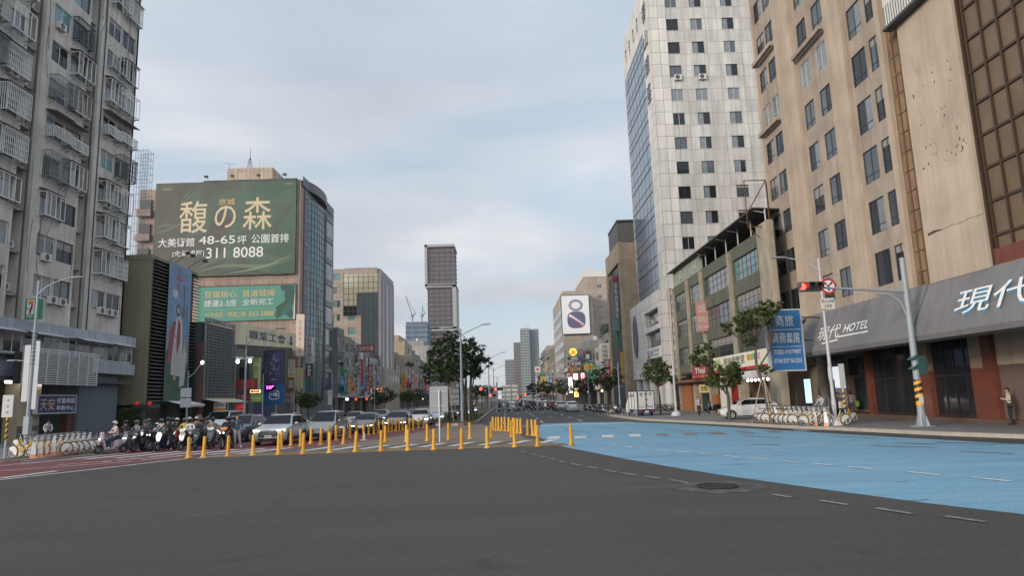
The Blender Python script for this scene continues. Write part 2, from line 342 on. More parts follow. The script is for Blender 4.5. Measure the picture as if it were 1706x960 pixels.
# ================================================================== ground, road, pavements
ASPH = (.063, .057, .0525)
def road_mat(name, col, wear=None, patch=.22, bump=.25, dust=None):
    m = mat(name, col, .8, var=0, wear=None, spec=.35); nt = m.node_tree; n = nt.nodes; l = nt.links; b = n['Principled BSDF']
    t = n.new('ShaderNodeTexCoord'); c = n.new('ShaderNodeRGB'); c.outputs[0].default_value = (*col, 1); out = c.outputs[0]
    big = n.new('ShaderNodeTexNoise'); big.inputs['Scale'].default_value = .16; big.inputs['Detail'].default_value = 4; l.new(t.outputs['Object'], big.inputs['Vector'])
    out = _mixmul(nt, out, big.outputs[0], 1-patch, 1+patch)
    mp2 = n.new('ShaderNodeMapping'); mp2.inputs['Scale'].default_value = (.1, 1.5, 1); mp2.inputs['Rotation'].default_value = (0, 0, R(-14)); l.new(t.outputs['Object'], mp2.inputs[0])
    tr = n.new('ShaderNodeTexNoise'); tr.inputs['Scale'].default_value = .7; tr.inputs['Detail'].default_value = 4; tr.inputs['Roughness'].default_value = .6; l.new(mp2.outputs[0], tr.inputs['Vector'])
    out = _mixmul(nt, out, tr.outputs[0], .72, 1.28)
    fine = n.new('ShaderNodeTexNoise'); fine.inputs['Scale'].default_value = 24; fine.inputs['Detail'].default_value = 3; l.new(t.outputs['Object'], fine.inputs['Vector'])
    out = _mixmul(nt, out, fine.outputs[0], .42, 1.58)
    mid = n.new('ShaderNodeTexNoise'); mid.inputs['Scale'].default_value = 5.5; mid.inputs['Detail'].default_value = 8; mid.inputs['Roughness'].default_value = .75; l.new(t.outputs['Object'], mid.inputs['Vector'])
    out = _mixmul(nt, out, mid.outputs[0], .70, 1.30)
    oil = n.new('ShaderNodeTexNoise'); oil.inputs['Scale'].default_value = .9; oil.inputs['Detail'].default_value = 5; l.new(t.outputs['Object'], oil.inputs['Vector'])
    ro = n.new('ShaderNodeValToRGB'); ro.color_ramp.elements[0].position = .27; ro.color_ramp.elements[0].color = (.72, .72, .72, 1); ro.color_ramp.elements[1].position = .36; l.new(oil.outputs[0], ro.inputs[0]); out = _mixmul(nt, out, ro.outputs[0], 0, 1)
    if dust:
        mpd = n.new('ShaderNodeMapping'); mpd.inputs['Scale'].default_value = (.3, 2.2, 1); mpd.inputs['Rotation'].default_value = (0, 0, R(8)); l.new(t.outputs['Object'], mpd.inputs[0])
        nd = n.new('ShaderNodeTexNoise'); nd.inputs['Scale'].default_value = .9; nd.inputs['Detail'].default_value = 8; nd.inputs['Roughness'].default_value = .7; l.new(mpd.outputs[0], nd.inputs['Vector'])
        rd_ = n.new('ShaderNodeValToRGB'); rd_.color_ramp.elements[0].position = .46; rd_.color_ramp.elements[1].position = .72; l.new(nd.outputs[0], rd_.inputs[0])
        md = n.new('ShaderNodeMix'); md.data_type = 'RGBA'; l.new(rd_.outputs[0], md.inputs[0]); l.new(out, md.inputs[6]); md.inputs[7].default_value = (*dust, 1); out = md.outputs[2]
    vo = n.new('ShaderNodeTexVoronoi'); vo.inputs['Scale'].default_value = 15; l.new(t.outputs['Object'], vo.inputs['Vector'])   # pale chips of aggregate
    rv = n.new('ShaderNodeValToRGB'); rv.color_ramp.elements[0].position = .05; rv.color_ramp.elements[0].color = (1, 1, 1, 1); rv.color_ramp.elements[1].position = .10; rv.color_ramp.elements[1].color = (0, 0, 0, 1)
    l.new(vo.outputs['Distance'], rv.inputs[0]); mc = n.new('ShaderNodeMix'); mc.data_type = 'RGBA'
    mf = n.new('ShaderNodeMath'); mf.operation = 'MULTIPLY'; mf.inputs[1].default_value = .45; l.new(rv.outputs[0], mf.inputs[0]); l.new(mf.outputs[0], mc.inputs[0]); l.new(out, mc.inputs[6]); mc.inputs[7].default_value = (.2, .19, .18, 1); out = mc.outputs[2]
    ck = n.new('ShaderNodeTexVoronoi'); ck.feature = 'DISTANCE_TO_EDGE'; ck.inputs['Scale'].default_value = .11; ck.inputs['Randomness'].default_value = .9     # seams and cracks
    wn = n.new('ShaderNodeTexNoise'); wn.inputs['Scale'].default_value = .5; wn.inputs['Detail'].default_value = 6; l.new(t.outputs['Object'], wn.inputs['Vector'])
    va = n.new('ShaderNodeVectorMath'); va.operation = 'MULTIPLY_ADD'; l.new(wn.outputs['Color'], va.inputs[0]); va.inputs[1].default_value = (2.2, 2.2, 0); l.new(t.outputs['Object'], va.inputs[2]); l.new(va.outputs[0], ck.inputs['Vector'])
    rc = n.new('ShaderNodeValToRGB'); rc.color_ramp.elements[0].position = .0; rc.color_ramp.elements[0].color = (.95, .95, .95, 1); rc.color_ramp.elements[1].position = .004; rc.color_ramp.elements[1].color = (1, 1, 1, 1); l.new(ck.outputs['Distance'], rc.inputs[0])
    out = _mixmul(nt, out, rc.outputs[0], 0, 1)
    if wear:
        wc, lo, hi, ws, wsc = wear
        mpw = n.new('ShaderNodeMapping'); mpw.inputs['Scale'].default_value = wsc; l.new(t.outputs['Object'], mpw.inputs[0])
        nw = n.new('ShaderNodeTexNoise'); nw.inputs['Scale'].default_value = ws; nw.inputs['Detail'].default_value = 9; nw.inputs['Roughness'].default_value = .7; l.new(mpw.outputs[0], nw.inputs['Vector'])
        rw = n.new('ShaderNodeValToRGB'); rw.color_ramp.elements[0].position = lo; rw.color_ramp.elements[1].position = hi; l.new(nw.outputs[0], rw.inputs[0])
        mw = n.new('ShaderNodeMix'); mw.data_type = 'RGBA'; l.new(rw.outputs[0], mw.inputs[0]); l.new(out, mw.inputs[6]); mw.inputs[7].default_value = (*wc, 1); out = mw.outputs[2]
    l.new(out, b.inputs['Base Color'])
    bp = n.new('ShaderNodeBump'); bp.inputs['Strength'].default_value = bump; bp.inputs['Distance'].default_value = .01; l.new(fine.outputs[0], bp.inputs['Height']); l.new(bp.outputs[0], b.inputs['Normal'])
    return m
M['asphalt'] = road_mat('asphalt', ASPH)
M['bluepaint'] = road_mat('blue road paint', (.165, .325, .435), wear=((.085, .13, .165), .615, .66, .9, (.42, 1.7, 1)), patch=.16, dust=(.23, .37, .46))
M['redpaint'] = road_mat('red road paint', (.17, .055, .055), wear=((.10, .085, .08), .58, .72, .5, (1, 1, 1)), patch=.2)
M['ochre'] = road_mat('ochre road paint', (.36, .22, .10), wear=(ASPH, .55, .75, .9, (1, 1, 1)), patch=.2)
M['tan'] = road_mat('worn tan surfacing', (.21, .16, .115), wear=((.11, .098, .088), .5, .75, .35, (1, 1, 1)), patch=.25)
M['mark'] = road_mat('white road marking', (.62, .62, .59), wear=((.2, .19, .18), .54, .70, 1.6, (1, 1, 1)), patch=.1)
M['mark2'] = road_mat('worn white road marking', (.24, .235, .225), wear=((.085, .078, .072), .50, .64, 5, (1, 1, 1)), patch=.1)
def sheet(mb, pts, z): mb.face([(x, y, z) for x, y in pts])
g = MB(); g.face([(-4000, -4000, 0), (4000, -4000, 0), (4000, 6000, 0), (-4000, 6000, 0)]); struct('ground', g, 'asphalt')
# blue painted area that sweeps round the corner
bp_ = [gr(*p) for p in ((893, 727), (897, 714), (903, 707), (960, 704.5), (1040, 703.5), (1120, 706.5), (1220, 712.5), (1330, 719.5), (1440, 726), (1560, 733), (1706, 741))]
bp_ += [(24, 15.5), (30, 8), (14, 6.5)] + [gr(*p) for p in ((1706, 858), (1550, 840), (1400, 820), (1300, 806), (1200, 792), (1120, 779), (1040, 765), (980, 753), (940, 745.5))]
g = MB(); sheet(g, bp_, .004); struct('blue_lane', g, 'bluepaint')
rp_ = [gr(*p) for p in ((-120, 823), (0, 799), (130, 782), (300, 765.5), (312, 764))] + [(-14.2, 33.2), (-5.5, 33.4), (-5.8, 58), (-8.5, 90), (-21.6, 90), (-21.9, 46), (-22.6, 37.4), (-23.6, 33), (-30, 27.8), (-40, 24)]
g = MB(); sheet(g, rp_, .004); struct('red_lane', g, 'redpaint')
tan_ = [(-14.4, 31.0), (2.9, 31.05), (2.0, 33.6), (.9, 38), (.6, 45), (-.6, 52), (-2.6, 62), (-5.6, 62), (-5.4, 57), (-7.2, 43), (-9.2, 37), (-11.2, 34.4)]
g = MB(); sheet(g, tan_, .008); struct('median_surfacing', g, 'tan')
g = MB()
for i in range(5):
    y = 31.12+i*.34; g.face([(-14.2+i*.35, y, .012), (2.8-i*.05, y, .012), (2.8-i*.05, y+.13, .012), (-14.2+i*.35, y+.13, .012)])
struct('ochre_stripes', g, 'ochre')
# dark band across the median where the crossing runs
g = MB(); sheet(g, [(-11.8, 33.25), (1.0, 33.0), (.5, 35.4), (-10.4, 35.6)], .0125); struct('crossing_strip', g, road_mat('grey crossing strip', (.10, .094, .088), patch=.2))
mk = MB(); mk2 = MB()
def stripe(mb, a, b, w, z=.016):
    a, b = Vector(a), Vector(b); d = (b-a).normalized(); n = Vector((-d.y, d.x))*w/2
    mb.face([(*(a-n), z), (*(b-n), z), (*(b+n), z), (*(a+n), z)])
def bar_x(mb, x, y0, y1, w, sk, z=.016): mb.face([(x, y0, z), (x+w, y0, z), (x+w+sk, y1, z), (x+sk, y1, z)])
for k in range(-7, 2): bar_x(mk, k*1.42-.1, 33.2, 35.5, .48, .85)          # across the median
for k in range(-17, -8): bar_x(mk, k*1.42-.1+.2, 32.6, 36.3, .42, 1.3)     # across the left carriageway
for k in range(1, 12): bar_x(mk2 if k > 4 else mk, k*1.42+.6, 36.2-.12*k, 38.4-.14*k, .62, .25)     # over the blue paint
# pale lines in the red area
for a, b, w in (((-10, 778), (120, 765), .16), ((30, 775), (165, 762), .14), ((-20, 787), (220, 770), .14), ((95, 776), (290, 761), .14), ((-20, 803), (310, 765.5), .22), ((170, 771), (318, 754), .13), ((235, 768), (420, 748), .14), ((330, 765), (470, 747), .16), ((0, 798), (95, 786), .3)):
    stripe(mk, gr(*a), gr(*b), w)
for p, q in (((1018, 741.5), (1030, 743)), ((1040, 744.3), (1055, 746.3)), ((1066, 747.3), (1082, 749)), ((1095, 750), (1113, 752)), ((1128, 753), (1149, 755.3)), ((1164, 756.5), (1187, 758.8)), ((1206, 760.4), (1231, 763)), ((1251, 764.6), (1280, 767)), ((1302, 769), (1333, 772)), ((1358, 774), (1393, 777)), ((1413, 778.8), (1455, 783)), ((1513, 787.5), (1566, 793)), ((1618, 796.5), (1683, 803.5))):
    stripe(mk, gr(*p), gr(*q), .14)
for p, q in (((868, 753.5), (875, 754.5)), ((884, 757.3), (893, 759)), ((900, 761), (909, 763)), ((914, 765), (925, 767.2)), ((931, 769.5), (943, 772)), ((952, 773.6), (967, 777)), ((977, 778.7), (996, 782)), ((1006, 784), (1027, 788)), ((1037, 789.5), (1060, 793.4)), ((1076, 795), (1101, 799)), ((1117, 801), (1147, 806)), ((1288, 825.5), (1322, 831)), ((1365, 835.5), (1413, 843)), ((1460, 848.5), (1520, 858)), ((1575, 862), (1641, 871.5))):
    stripe(mk2, gr(*p), gr(*q), .13)
for p, q in (((930, 711), (946, 713.5)), ((960, 727), (985, 729)), ((940, 716), (960, 718.5)), ((1155, 722), (1210, 724.5)), ((1000, 712), (1024, 714)), ((1240, 727), (1300, 730)), ((1110, 716), (1150, 719)), ((1380, 727), (1460, 731)), ((1490, 739), (1560, 741)), ((1600, 753), (1690, 757)), ((1250, 741), (1300, 742.5)), ((1450, 744), (1560, 746.5)), ((1560, 738), (1690, 741))):
    stripe(mk2, gr(*p), gr(*q), .16)
# lane lines up the far road
for X in (-.4, 3.0, 6.4):
    y = 60
    while y < 420: mk.face([(X, y, .012), (X+.14, y, .012), (X+.14, y+4, .012), (X, y+4, .012)]); y += 10
for X in (-12.2, -9.2, -15.6):
    y = 100
    while y < 420: mk.face([(X, y, .012), (X+.14, y, .012), (X+.14, y+4, .012), (X, y+4, .012)]); y += 10
for y0 in (76, 96, 130, 170, 240):
    for X in (1.2, 4.6, 8): mk2.face([(X, y0, .012), (X+.7, y0, .012), (X+.3, y0+3.5, .012), (X+.05, y0+3.5, .012)])
mk.box(-.5, 53.2, .006, 9.8, 53.6, .0125); mk2.face([(9.9, 55, .012), (10.05, 55, .012), (10.05, 500, .012), (9.9, 500, .012)])
for y in np.arange(100, 107, .9): mk2.face([(-2.4, y, .012), (9.8, y, .012), (9.8, y+.4, .012), (-2.4, y+.4, .012)])
struct('road_marking', mk, 'mark'); struct('worn_road_marking', mk2, 'mark2')
# asphalt repairs
g = MB()
for c, r1, r2, sd in (((-6.4, 14.6), .8, .22, 1), ((-4.4, 15.4), .5, .12, 2), ((-.4, 16.6), .35, .08, 3), ((3.2, 16.4), 1.0, .3, 4), ((-9.6, 13.6), .7, .1, 5)):
    rr = random.Random(sd); g.face([(c[0]+r1*math.cos(t)*rr.uniform(.6, 1.1), c[1]+r2*math.sin(t)*rr.uniform(.6, 1.1), .003) for t in [2*math.pi*k/18 for k in range(18)]])
for a_, b_, w_ in (((640, 800), (430, 829), .008),):
    a_, b_ = Vector(gr(*a_)), Vector(gr(*b_)); d_ = (b_-a_).normalized(); n_ = Vector((-d_.y, d_.x))*w_; K_ = 16; g.m = 1
    pp = [a_.lerp(b_, k/K_)+n_*rr.uniform(-1.2, 1.2) for k in range(K_+1)]
    for k in range(K_): g.face([(*(pp[k]-n_), .003), (*(pp[k+1]-n_), .003), (*(pp[k+1]+n_*rr.uniform(.3, 1)), .003), (*(pp[k]+n_*.6), .003)])
struct('scuffed_asphalt', g, [road_mat('scuffed asphalt', (.105, .098, .09), wear=(ASPH, .42, .54, 4, (1, 2, 1)), patch=.1), road_mat('seam filler', (.048, .045, .042), patch=.1)])
# manhole
mc = gr(1195, 812)
mh = thing('manhole_cover', 'round cast iron manhole cover set in a patched ring in the dark asphalt', 'manhole', (mc[0], mc[1], .006))
a = MB(); rr = random.Random(3)
a.face([(1.12*math.cos(t)*rr.uniform(.86, 1.06), 1.05*math.sin(t)*rr.uniform(.86, 1.06), 0) for t in [2*math.pi*k/36 for k in range(36)]]); part(mh, 'patched_ring', a, road_mat('manhole mortar', (.115, .107, .098), wear=((.058, .054, .05), .44, .52, 2.2, (1, 1, 1))))
a = MB(); a.disc((0, 0, .008), (0, 0, 1), .40, .016, 32); a.torus((0, 0, .014), (0, 0, 1), .44, .025, 32, 5)
for i in range(-4, 5):
    for j in range(-4, 5):
        if i*i+j*j < 17: a.box(i*.085-.025, j*.085-.025, .016, i*.085+.025, j*.085+.025, .023)
part(mh, 'lid', a, mat('cast iron', (.03, .029, .027), .6, var=.2, metal=.4))
# pavements with kerbs
def pavement(name, kerb, inner, z=.15, m='pave'):
    a = MB(); poly = kerb+inner; a.face([(x, y, z) for x, y in poly]); o = struct(name, a, m)
    k = MB(); pts = [Vector(p) for p in kerb]
    nn = []
    cen = Vector((sum(p[0] for p in poly)/len(poly), sum(p[1] for p in poly)/len(poly)))
    for i, p in enumerate(pts):
        d = (pts[min(i+1, len(pts)-1)]-pts[max(i-1, 0)]).normalized(); n_ = Vector((-d.y, d.x)); nn.append(n_)
    sgn = 1 if nn[0].dot(Vector(inner[-1])-pts[0]) > 0 else -1
    for i in range(len(pts)-1):
        p, q = pts[i], pts[i+1]; a1, a2 = p+nn[i]*sgn*.3, q+nn[i+1]*sgn*.3
        k.hexa([(p.x, p.y, 0), (q.x, q.y, 0), (a2.x, a2.y, 0), (a1.x, a1.y, 0), (p.x, p.y, z+.012), (q.x, q.y, z+.012), (a2.x, a2.y, z+.012), (a1.x, a1.y, z+.012)])
    struct(name.replace('pavement', 'kerb'), k, 'concretekerb'); return o
M['concretekerb'] = mat('kerb concrete', (.36, .32, .27), .85, var=.2, scale=2.5, streak=.0)
M['paver'] = mat('pavement slabs', (.19, .18, .17), .85, var=.2, scale=.9, tile=(.6, .6, (.10, .095, .09), .014, 1))
KR = [(60, 9.5), (34, 11.5), (27, 14.2), (23, 19), gr(1706, 731.7), gr(1570, 726.5), gr(1440, 720), gr(1320, 714.5), gr(1213, 708.5), gr(1130, 704.5), (11.0, 57), (10.7, 62), (10.6, 90), (10.6, 700)]
pavement('pavement_right', KR, [(80, 700), (80, 9.5)], m='paver')
KL = [(-21.6, 700), (-21.6, 90), (-21.9, 46), gr(157, 757.5), gr(100, 761.5), gr(50, 765), gr(0, 770.5), (-30, 28.5), (-44, 24), (-90, 23)]
pavement('pavement_left', KL, [(-90, 700)], m='paver')
KM = [(-2.7, 420), (-2.7, 66), (-3.0, 60.8), (-3.7, 59.4), (-5.3, 59.2), (-6.2, 60.2), (-6.6, 64), (-6.9, 420)]
a = MB(); a.face([(x, y, .15) for x, y in KM]); struct('median_island', a, mat('median soil', (.075, .062, .04), .95, var=.3, scale=1.2))
k = MB()
for i in range(len(KM)-1):
    p, q = Vector(KM[i]), Vector(KM[i+1]); d = (q-p); nseg = max(1, round(d.length/.55)) if 0 < i < 6 else 1; n_ = Vector((-d.y, d.x)).normalized()*-.16
    for j in range(nseg):
        k.m = j % 2 if 0 < i < 6 and p.y < 70 and q.y < 70 else 2
        if i in (1, 6): k.m = 2
        a_, b_ = p+d*j/nseg, p+d*(j+1)/nseg
        k.hexa([(a_.x, a_.y, 0), (b_.x, b_.y, 0), (b_.x+n_.x, b_.y+n_.y, 0), (a_.x+n_.x, a_.y+n_.y, 0), (a_.x, a_.y, .2), (b_.x, b_.y, .2), (b_.x+n_.x, b_.y+n_.y, .2), (a_.x+n_.x, a_.y+n_.y, .2)])
struct('median_kerb', k, [mat('kerb red', (.30, .14, .11), .8, var=.2), mat('kerb white', (.55, .51, .46), .8, var=.2), 'concretekerb'])
rng = random.Random(21); gm = MB()
for i in range(2600):
    x, y = rng.uniform(-6.5, -3.0), rng.uniform(60.5, 90); h = rng.uniform(.06, .28); t = rng.uniform(0, 6.28); w_ = rng.uniform(.02, .05)
    dx, dy = math.cos(t)*w_, math.sin(t)*w_; lx, ly = rng.uniform(-.1, .1), rng.uniform(-.1, .1)
    gm.m = rng.choice((0, 0, 1)); gm.face([(x-dx, y-dy, .15), (x+dx, y+dy, .15), (x+lx, y+ly, .15+h)])
struct('grass', gm, [flat('dry grass', (.11, .09, .035)), flat('green grass', (.05, .075, .02))], kind='stuff')
# drain gratings and covers in the right pavement
for i, (p, lab) in enumerate((((1488, 701), 'dark flat drain cover in the pavement near the striped signal post'), ((1205, 703), 'small dark drain cover at the kerb before the parked white hatchback'))):
    c = gr(*p, .15); a = MB(); a.box(-.5, -.3, 0, .5, .3, .012); a.m = 1
    for j in range(6): a.box(-.44+j*.15, -.25, .012, -.36+j*.15, .25, .018)
    solo('drain_cover', lab, 'drain cover', a, ['dark', 'rust'], loc=(c[0], c[1], .15))
# ================================================================== buildings on the right of the street
M['stucco'] = mat('aged beige stucco', (.35, .285, .225), .88, var=.30, scale=.3, streak=.24)
M['stucco2'] = mat('beige stucco pilaster', (.42, .335, .255), .88, var=.22, scale=.4, streak=.18)
M['stuccowall'] = mat('plain beige render', (.45, .36, .275), .88, var=.2, scale=.35, streak=.14, wear=((.30, .215, .14), .60, .78, .5, (1, 1, .45)))
M['rustwall'] = mat('rust stained wall', (.26, .165, .09), .9, var=.3, scale=.9, streak=.45)
M['bronzeglass'] = flat('bronze glass', (.15, .10, .062), .4, spec=.4, var=.3, scale=.35); M['canopy'] = mat('grey canopy sheet', (.165, .158, .155), .55, var=.12, scale=.6, streak=.16)
M['marble'] = mat('brown marble', (.15, .048, .032), .25, var=.25, scale=2.2); M['olive'] = mat('olive tile', (.12, .122, .09), .7, tile=(.12, .30, (.075, .075, .05), .012), var=.15, scale=.6, streak=.25)
M['beigecol'] = mat('stained beige render', (.36, .315, .24), .85, var=.25, scale=.7, streak=.35); M['whitetile'] = mat('white tile', (.55, .525, .48), .55, tile=(1.5, 1.64, (.24, .23, .21), .022), var=.13, scale=.5, streak=.26)
M['whitepanel'] = mat('white panel', (.64, .61, .56), .5, tile=(1.15, 1.65, (.24, .22, .2), .03), var=.06, scale=.4, streak=.14)
M['curtainwall'] = mat('blue grey glazing', (.16, .21, .265), .2, var=.10, scale=.15, spec=.9); M['shutter'] = mat('roller shutter', (.15, .11, .095), .6, var=.1)
M['interior'] = mat('arcade interior', (.22, .18, .13), .8, var=.2, scale=.6); M['lightgreen'] = mat('pale green sheet', (.30, .34, .25), .6, corr=.2, var=.1, streak=.2)
def block(root, name, m, x0, y0, z0, x1, y1, z1):
    a = MB(); a.box(x0, y0, z0, x1, y1, z1); return part(root, name, a, m, world=True)
# ---------------------------------------------------------------- hotel
HX = 22.0
hot = thing('hotel_building', 'tall stained beige hotel block with dark windows and wide grey canopy at the corner', 'hotel', (HX, 38, 0))
F = sideR(HX); holes = []; cols = []
for a_, b_, y_, h_ in ((1277, 1290, 245, 1.75), (1292, 1306, 235, 1.75), (1348, 1365, 255, 1.85), (1374, 1394, 235, 1.85), (1438, 1464, 270, 2.0), (1469, 1488, 250, 2.0)):
    ya, yb = onX(a_, y_, HX)[0], onX(b_, y_, HX)[0]; cols.append((min(ya, yb), max(ya, yb), h_))
rows = [7.9+3.1*k for k in range(10)]
for ci, (a_, b_, h_) in enumerate(cols):
    for z in rows: holes.append((a_, z, b_, z+h_, ci))
w_ = MB(); wall(F, w_, 35.55, 7.1, 53.3, 40, holes, .14); part(hot, 'wall', w_, 'stucco', world=True)
for i, h in enumerate(holes):
    k = int(round((h[1]-7.9)/3.1)); lit = (k == 5 and h[4] in (0, 1)) or (k == 5 and h[4] in (2, 3)) or (k == 6 and h[4] >= 4)
    window(hot, F, h[0], h[1], h[2], h[3], .09, nx=2, rows=(.24,), fm='alu' if lit else 'dark', gm='curtain' if lit else ('glass' if (i*7) % 3 else 'glass2'), ft=.055)
each(hot, 'pilaster', F, [(p0, 7.2, 0, p1, 40, .22) for p0, p1 in ((cols[0][1]+.3, 53.32), (cols[2][1]+.5, cols[1][0]-.4), (cols[4][1]+.35, cols[3][0]-.35), (35.6, cols[5][0]-.12))], 'stucco2')
each(hot, 'window_ledge', F, [q for z in (23.2, 29.4) for q in ((cols[1][0]-.25, z-.45, .22, cols[0][1]+.25, z-.12, .5), (cols[3][0]-.25, z+2.6, .22, cols[2][1]+.25, z+2.9, .48))], 'stucco')
a = MB(); F.box(a, 33.95, 7.2, -.3, 35.55, 40, -.02); part(hot, 'stained_recess', a, 'rustwall', world=True)
a = MB()
for y in (34.3, 34.55, 35.1): a.tube([(HX+.02, y, 7.2), (HX+.02, y, 40)], .06, 6)
for z in np.arange(8, 40, 1.1): F.box(a, 34.1, z, -.12, 35.4, z+.05, -.02)
part(hot, 'drain_pipe', a, 'rust', world=True)
a = MB(); F.box(a, 29.62, 7.2, -.3, 33.95, 40, .35); rr = random.Random(11); a.m = 1          # old fixing holes left by a removed sign
for i in range(46):
    y, z = rr.uniform(29.9, 33.5), rr.choice((rr.gauss(14.2, .8), rr.gauss(16.6, .5), rr.gauss(13.2, .3))); s_ = rr.uniform(.03, .09)
    F.box(a, y, z, .35, y+s_, z+s_*rr.uniform(.8, 2.2), .356)
a.face([F(33.6, 9.6, .356), F(32.6, 9.66, .356), F(32.5, 9.70, .356), F(33.1, 9.78, .356), F(33.65, 9.72, .356)])
for k in range(9): a.face([F(33.6-k*.45, 9.66+.03*math.sin(k*2), .356), F(33.15-k*.45, 9.66+.03*math.sin(k*2+2), .356), F(33.15-k*.45, 9.68+.03*math.sin(k*2+2), .356), F(33.6-k*.45, 9.685+.03*math.sin(k*2), .356)])
part(hot, 'blank_wall', a, ['stuccowall', mat('exposed mortar', (.10, .075, .05), .9, var=.2)], world=True)
a = MB(); F.box(a, 20, 8.0, -.3, 29.55, 40, .05); part(hot, 'glazing', a, 'bronzeglass', world=True)
a = MB()
for y in np.arange(20.5, 29.6, .98): F.box(a, y-.05, 8.0, .05, y+.05, 40, .16)
for z in np.arange(8.6, 40, 1.55): F.box(a, 20, z-.06, .05, 29.5, z+.06, .14)
F.box(a, 29.48, 7.2, .05, 29.62, 40, .2)
part(hot, 'glazing_bar', a, mat('bronze bar', (.05, .028, .016), .5), world=True)
a = MB(); F.box(a, 20, 7.0, -.3, 29.48, 8.0, .18); part(hot, 'spandrel', a, 'marble', world=True)
block(hot, 'body', 'stucco', HX+.32, 20, 5.2, 46, 53.3, 40.2)
# sloping canopy
class Slant:
    def __init__(s, x0, z0, x1, z1): s.a = (x0, z0); s.b = (x1, z1); L_ = math.hypot(x1-x0, z1-z0); s.n = (-(z1-z0)/L_, (x1-x0)/L_); s.L = L_
    def __call__(s, u, v, w=0.): t = v/s.L; return (s.a[0]+(s.b[0]-s.a[0])*t+s.n[0]*w, u, s.a[1]+(s.b[1]-s.a[1])*t+s.n[1]*w)
SLN = Slant(20.45, 4.55, 21.7, 7.25)
SLN.n = (-abs(SLN.n[0]), abs(SLN.n[1]))
seam = onX(1528, 500, 21)[0]
for y0, y1 in ((20, seam-.06), (seam+.06, 48.4)):
    a = MB(); prof = [(20.45, 4.30), (20.40, 4.55), (21.70, 7.25), (21.95, 7.3), (21.95, 4.30)]
    a.prism(prof, lambda p, q: (p, y0, q), lambda p, q: (p, y1, q)); part(hot, 'canopy', a, 'canopy', world=True)
def canopy_u(px, py): return onX(px, py, 21.0)[0]
a = MB()
u0, u1 = canopy_u(1450, 545), canopy_u(1408, 548); text(a, SLN, 'HOTEL', u0, 1.0, u1, 1.55, w=.06, bold=.02, flip=True, skew=0)
u2, u3 = canopy_u(1402, 550), canopy_u(1365, 552); text(a, SLN, '現代', u2, .72, u3, 1.72, w=.06, bold=.012, flip=True)
a.face([SLN(u0-.2, .72, .06), SLN(u2+.3, .72, .06), SLN(u2+.3, .82, .06), SLN(u0-.2, .82, .06)])
a.face([SLN(u2-.1, .52, .06), SLN(u3-1.0, .42, .06), SLN(u3-1.0, .52, .06), SLN(u2-.1, .62, .06)])
part(hot, 'lettering', a, 'white', world=True)
a = MB(); u4, u5 = canopy_u(1735, 508), canopy_u(1598, 512); SH = lambda u, v, w=0.: SLN(u+.07, v-.05, w)
a.m = 1; text(a, SH, '現代', u4, .70, u5, 1.95, w=.05, bold=.03, flip=True); a.m = 0; text(a, SLN, '現代', u4, .70, u5, 1.95, w=.14, bold=.022, flip=True)
part(hot, 'lettering', a, ['white', flat('blue letter edge', (.12, .35, .55))], world=True)
# ground floor behind the canopy
GX = 24.5; G = sideR(GX)
def gy(x): return onX(x, 688, GX)[0]
block(hot, 'arcade_floor', mat('brown floor tile', (.12, .075, .055), .5, var=.15), 24.0, 20, .1, 40, 53.2, .35)
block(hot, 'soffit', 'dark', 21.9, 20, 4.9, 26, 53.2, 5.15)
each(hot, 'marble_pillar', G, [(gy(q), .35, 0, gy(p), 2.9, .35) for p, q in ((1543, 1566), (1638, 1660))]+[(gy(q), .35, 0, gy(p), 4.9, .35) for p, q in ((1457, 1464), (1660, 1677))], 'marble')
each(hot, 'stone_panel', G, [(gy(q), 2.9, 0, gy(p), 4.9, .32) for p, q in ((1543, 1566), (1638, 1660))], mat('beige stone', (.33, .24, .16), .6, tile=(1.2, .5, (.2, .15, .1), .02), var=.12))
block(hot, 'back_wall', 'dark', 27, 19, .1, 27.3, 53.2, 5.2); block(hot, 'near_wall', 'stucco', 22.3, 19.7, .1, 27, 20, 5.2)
for p, q in ((1464, 1543), (1566, 1638)):
    y0, y1 = gy(q), gy(p); n_ = 4
    a = MB(); G.box(a, y0, .35, -.1, y1, 4.9, 0); o = part(hot, 'shop_window', a, 'glass', world=True)
    a = MB()
    for i in range(n_+1): yy = y0+(y1-y0)*i/n_; G.box(a, yy-.03, .5, 0, yy+.03, 4.9, .05)
    G.box(a, y0, 2.55, 0, y1, 2.65, .045); G.box(a, y0, .35, 0, y1, .5, .06); part(hot, 'shop_window_frame', a, mat('dark bronze', (.035, .022, .018), .4), world=True)
a = MB(); G.box(a, 20, .35, 0, gy(1677), 3.0, .05)
for z in np.arange(.4, 3.0, .12): G.box(a, 20, z, .05, gy(1677), z+.06, .075)
part(hot, 'roller_shutter', a, 'shutter', world=True)
a = MB(); G.box(a, 20, 3.0, 0, gy(1677), 4.9, .1); part(hot, 'shop_fascia', a, 'stuccowall', world=True)
a = MB(); G.box(a, gy(1413), .35, -2, 53.2, 4.9, -1.8); part(hot, 'lobby_wall', a, 'interior', world=True)
a = MB()
G.box(a, gy(1440), .35, -1.8, gy(1418), 2.9, -1.7); a.m = 1; G.box(a, gy(1436), .35, -1.7, gy(1422), 2.7, -1.66); a.m = 2; G.box(a, gy(1457)+.1, 3.0, -.6, gy(1413), 4.2, -.4)
part(hot, 'entrance', a, ['alu', 'glass2', 'glass'], world=True)
for x_ in (1288, 1312, 1376):
    y_ = onX(x_, 690, 22.4)[0]; a = MB(); a.tube([(22.5, y_, .15), (22.5, y_, 5)], .33, 12); part(hot, 'arcade_column', a, mat('grey tiled column %d' % x_, (.17, .145, .11), .7, var=.2), world=True)
a = MB()
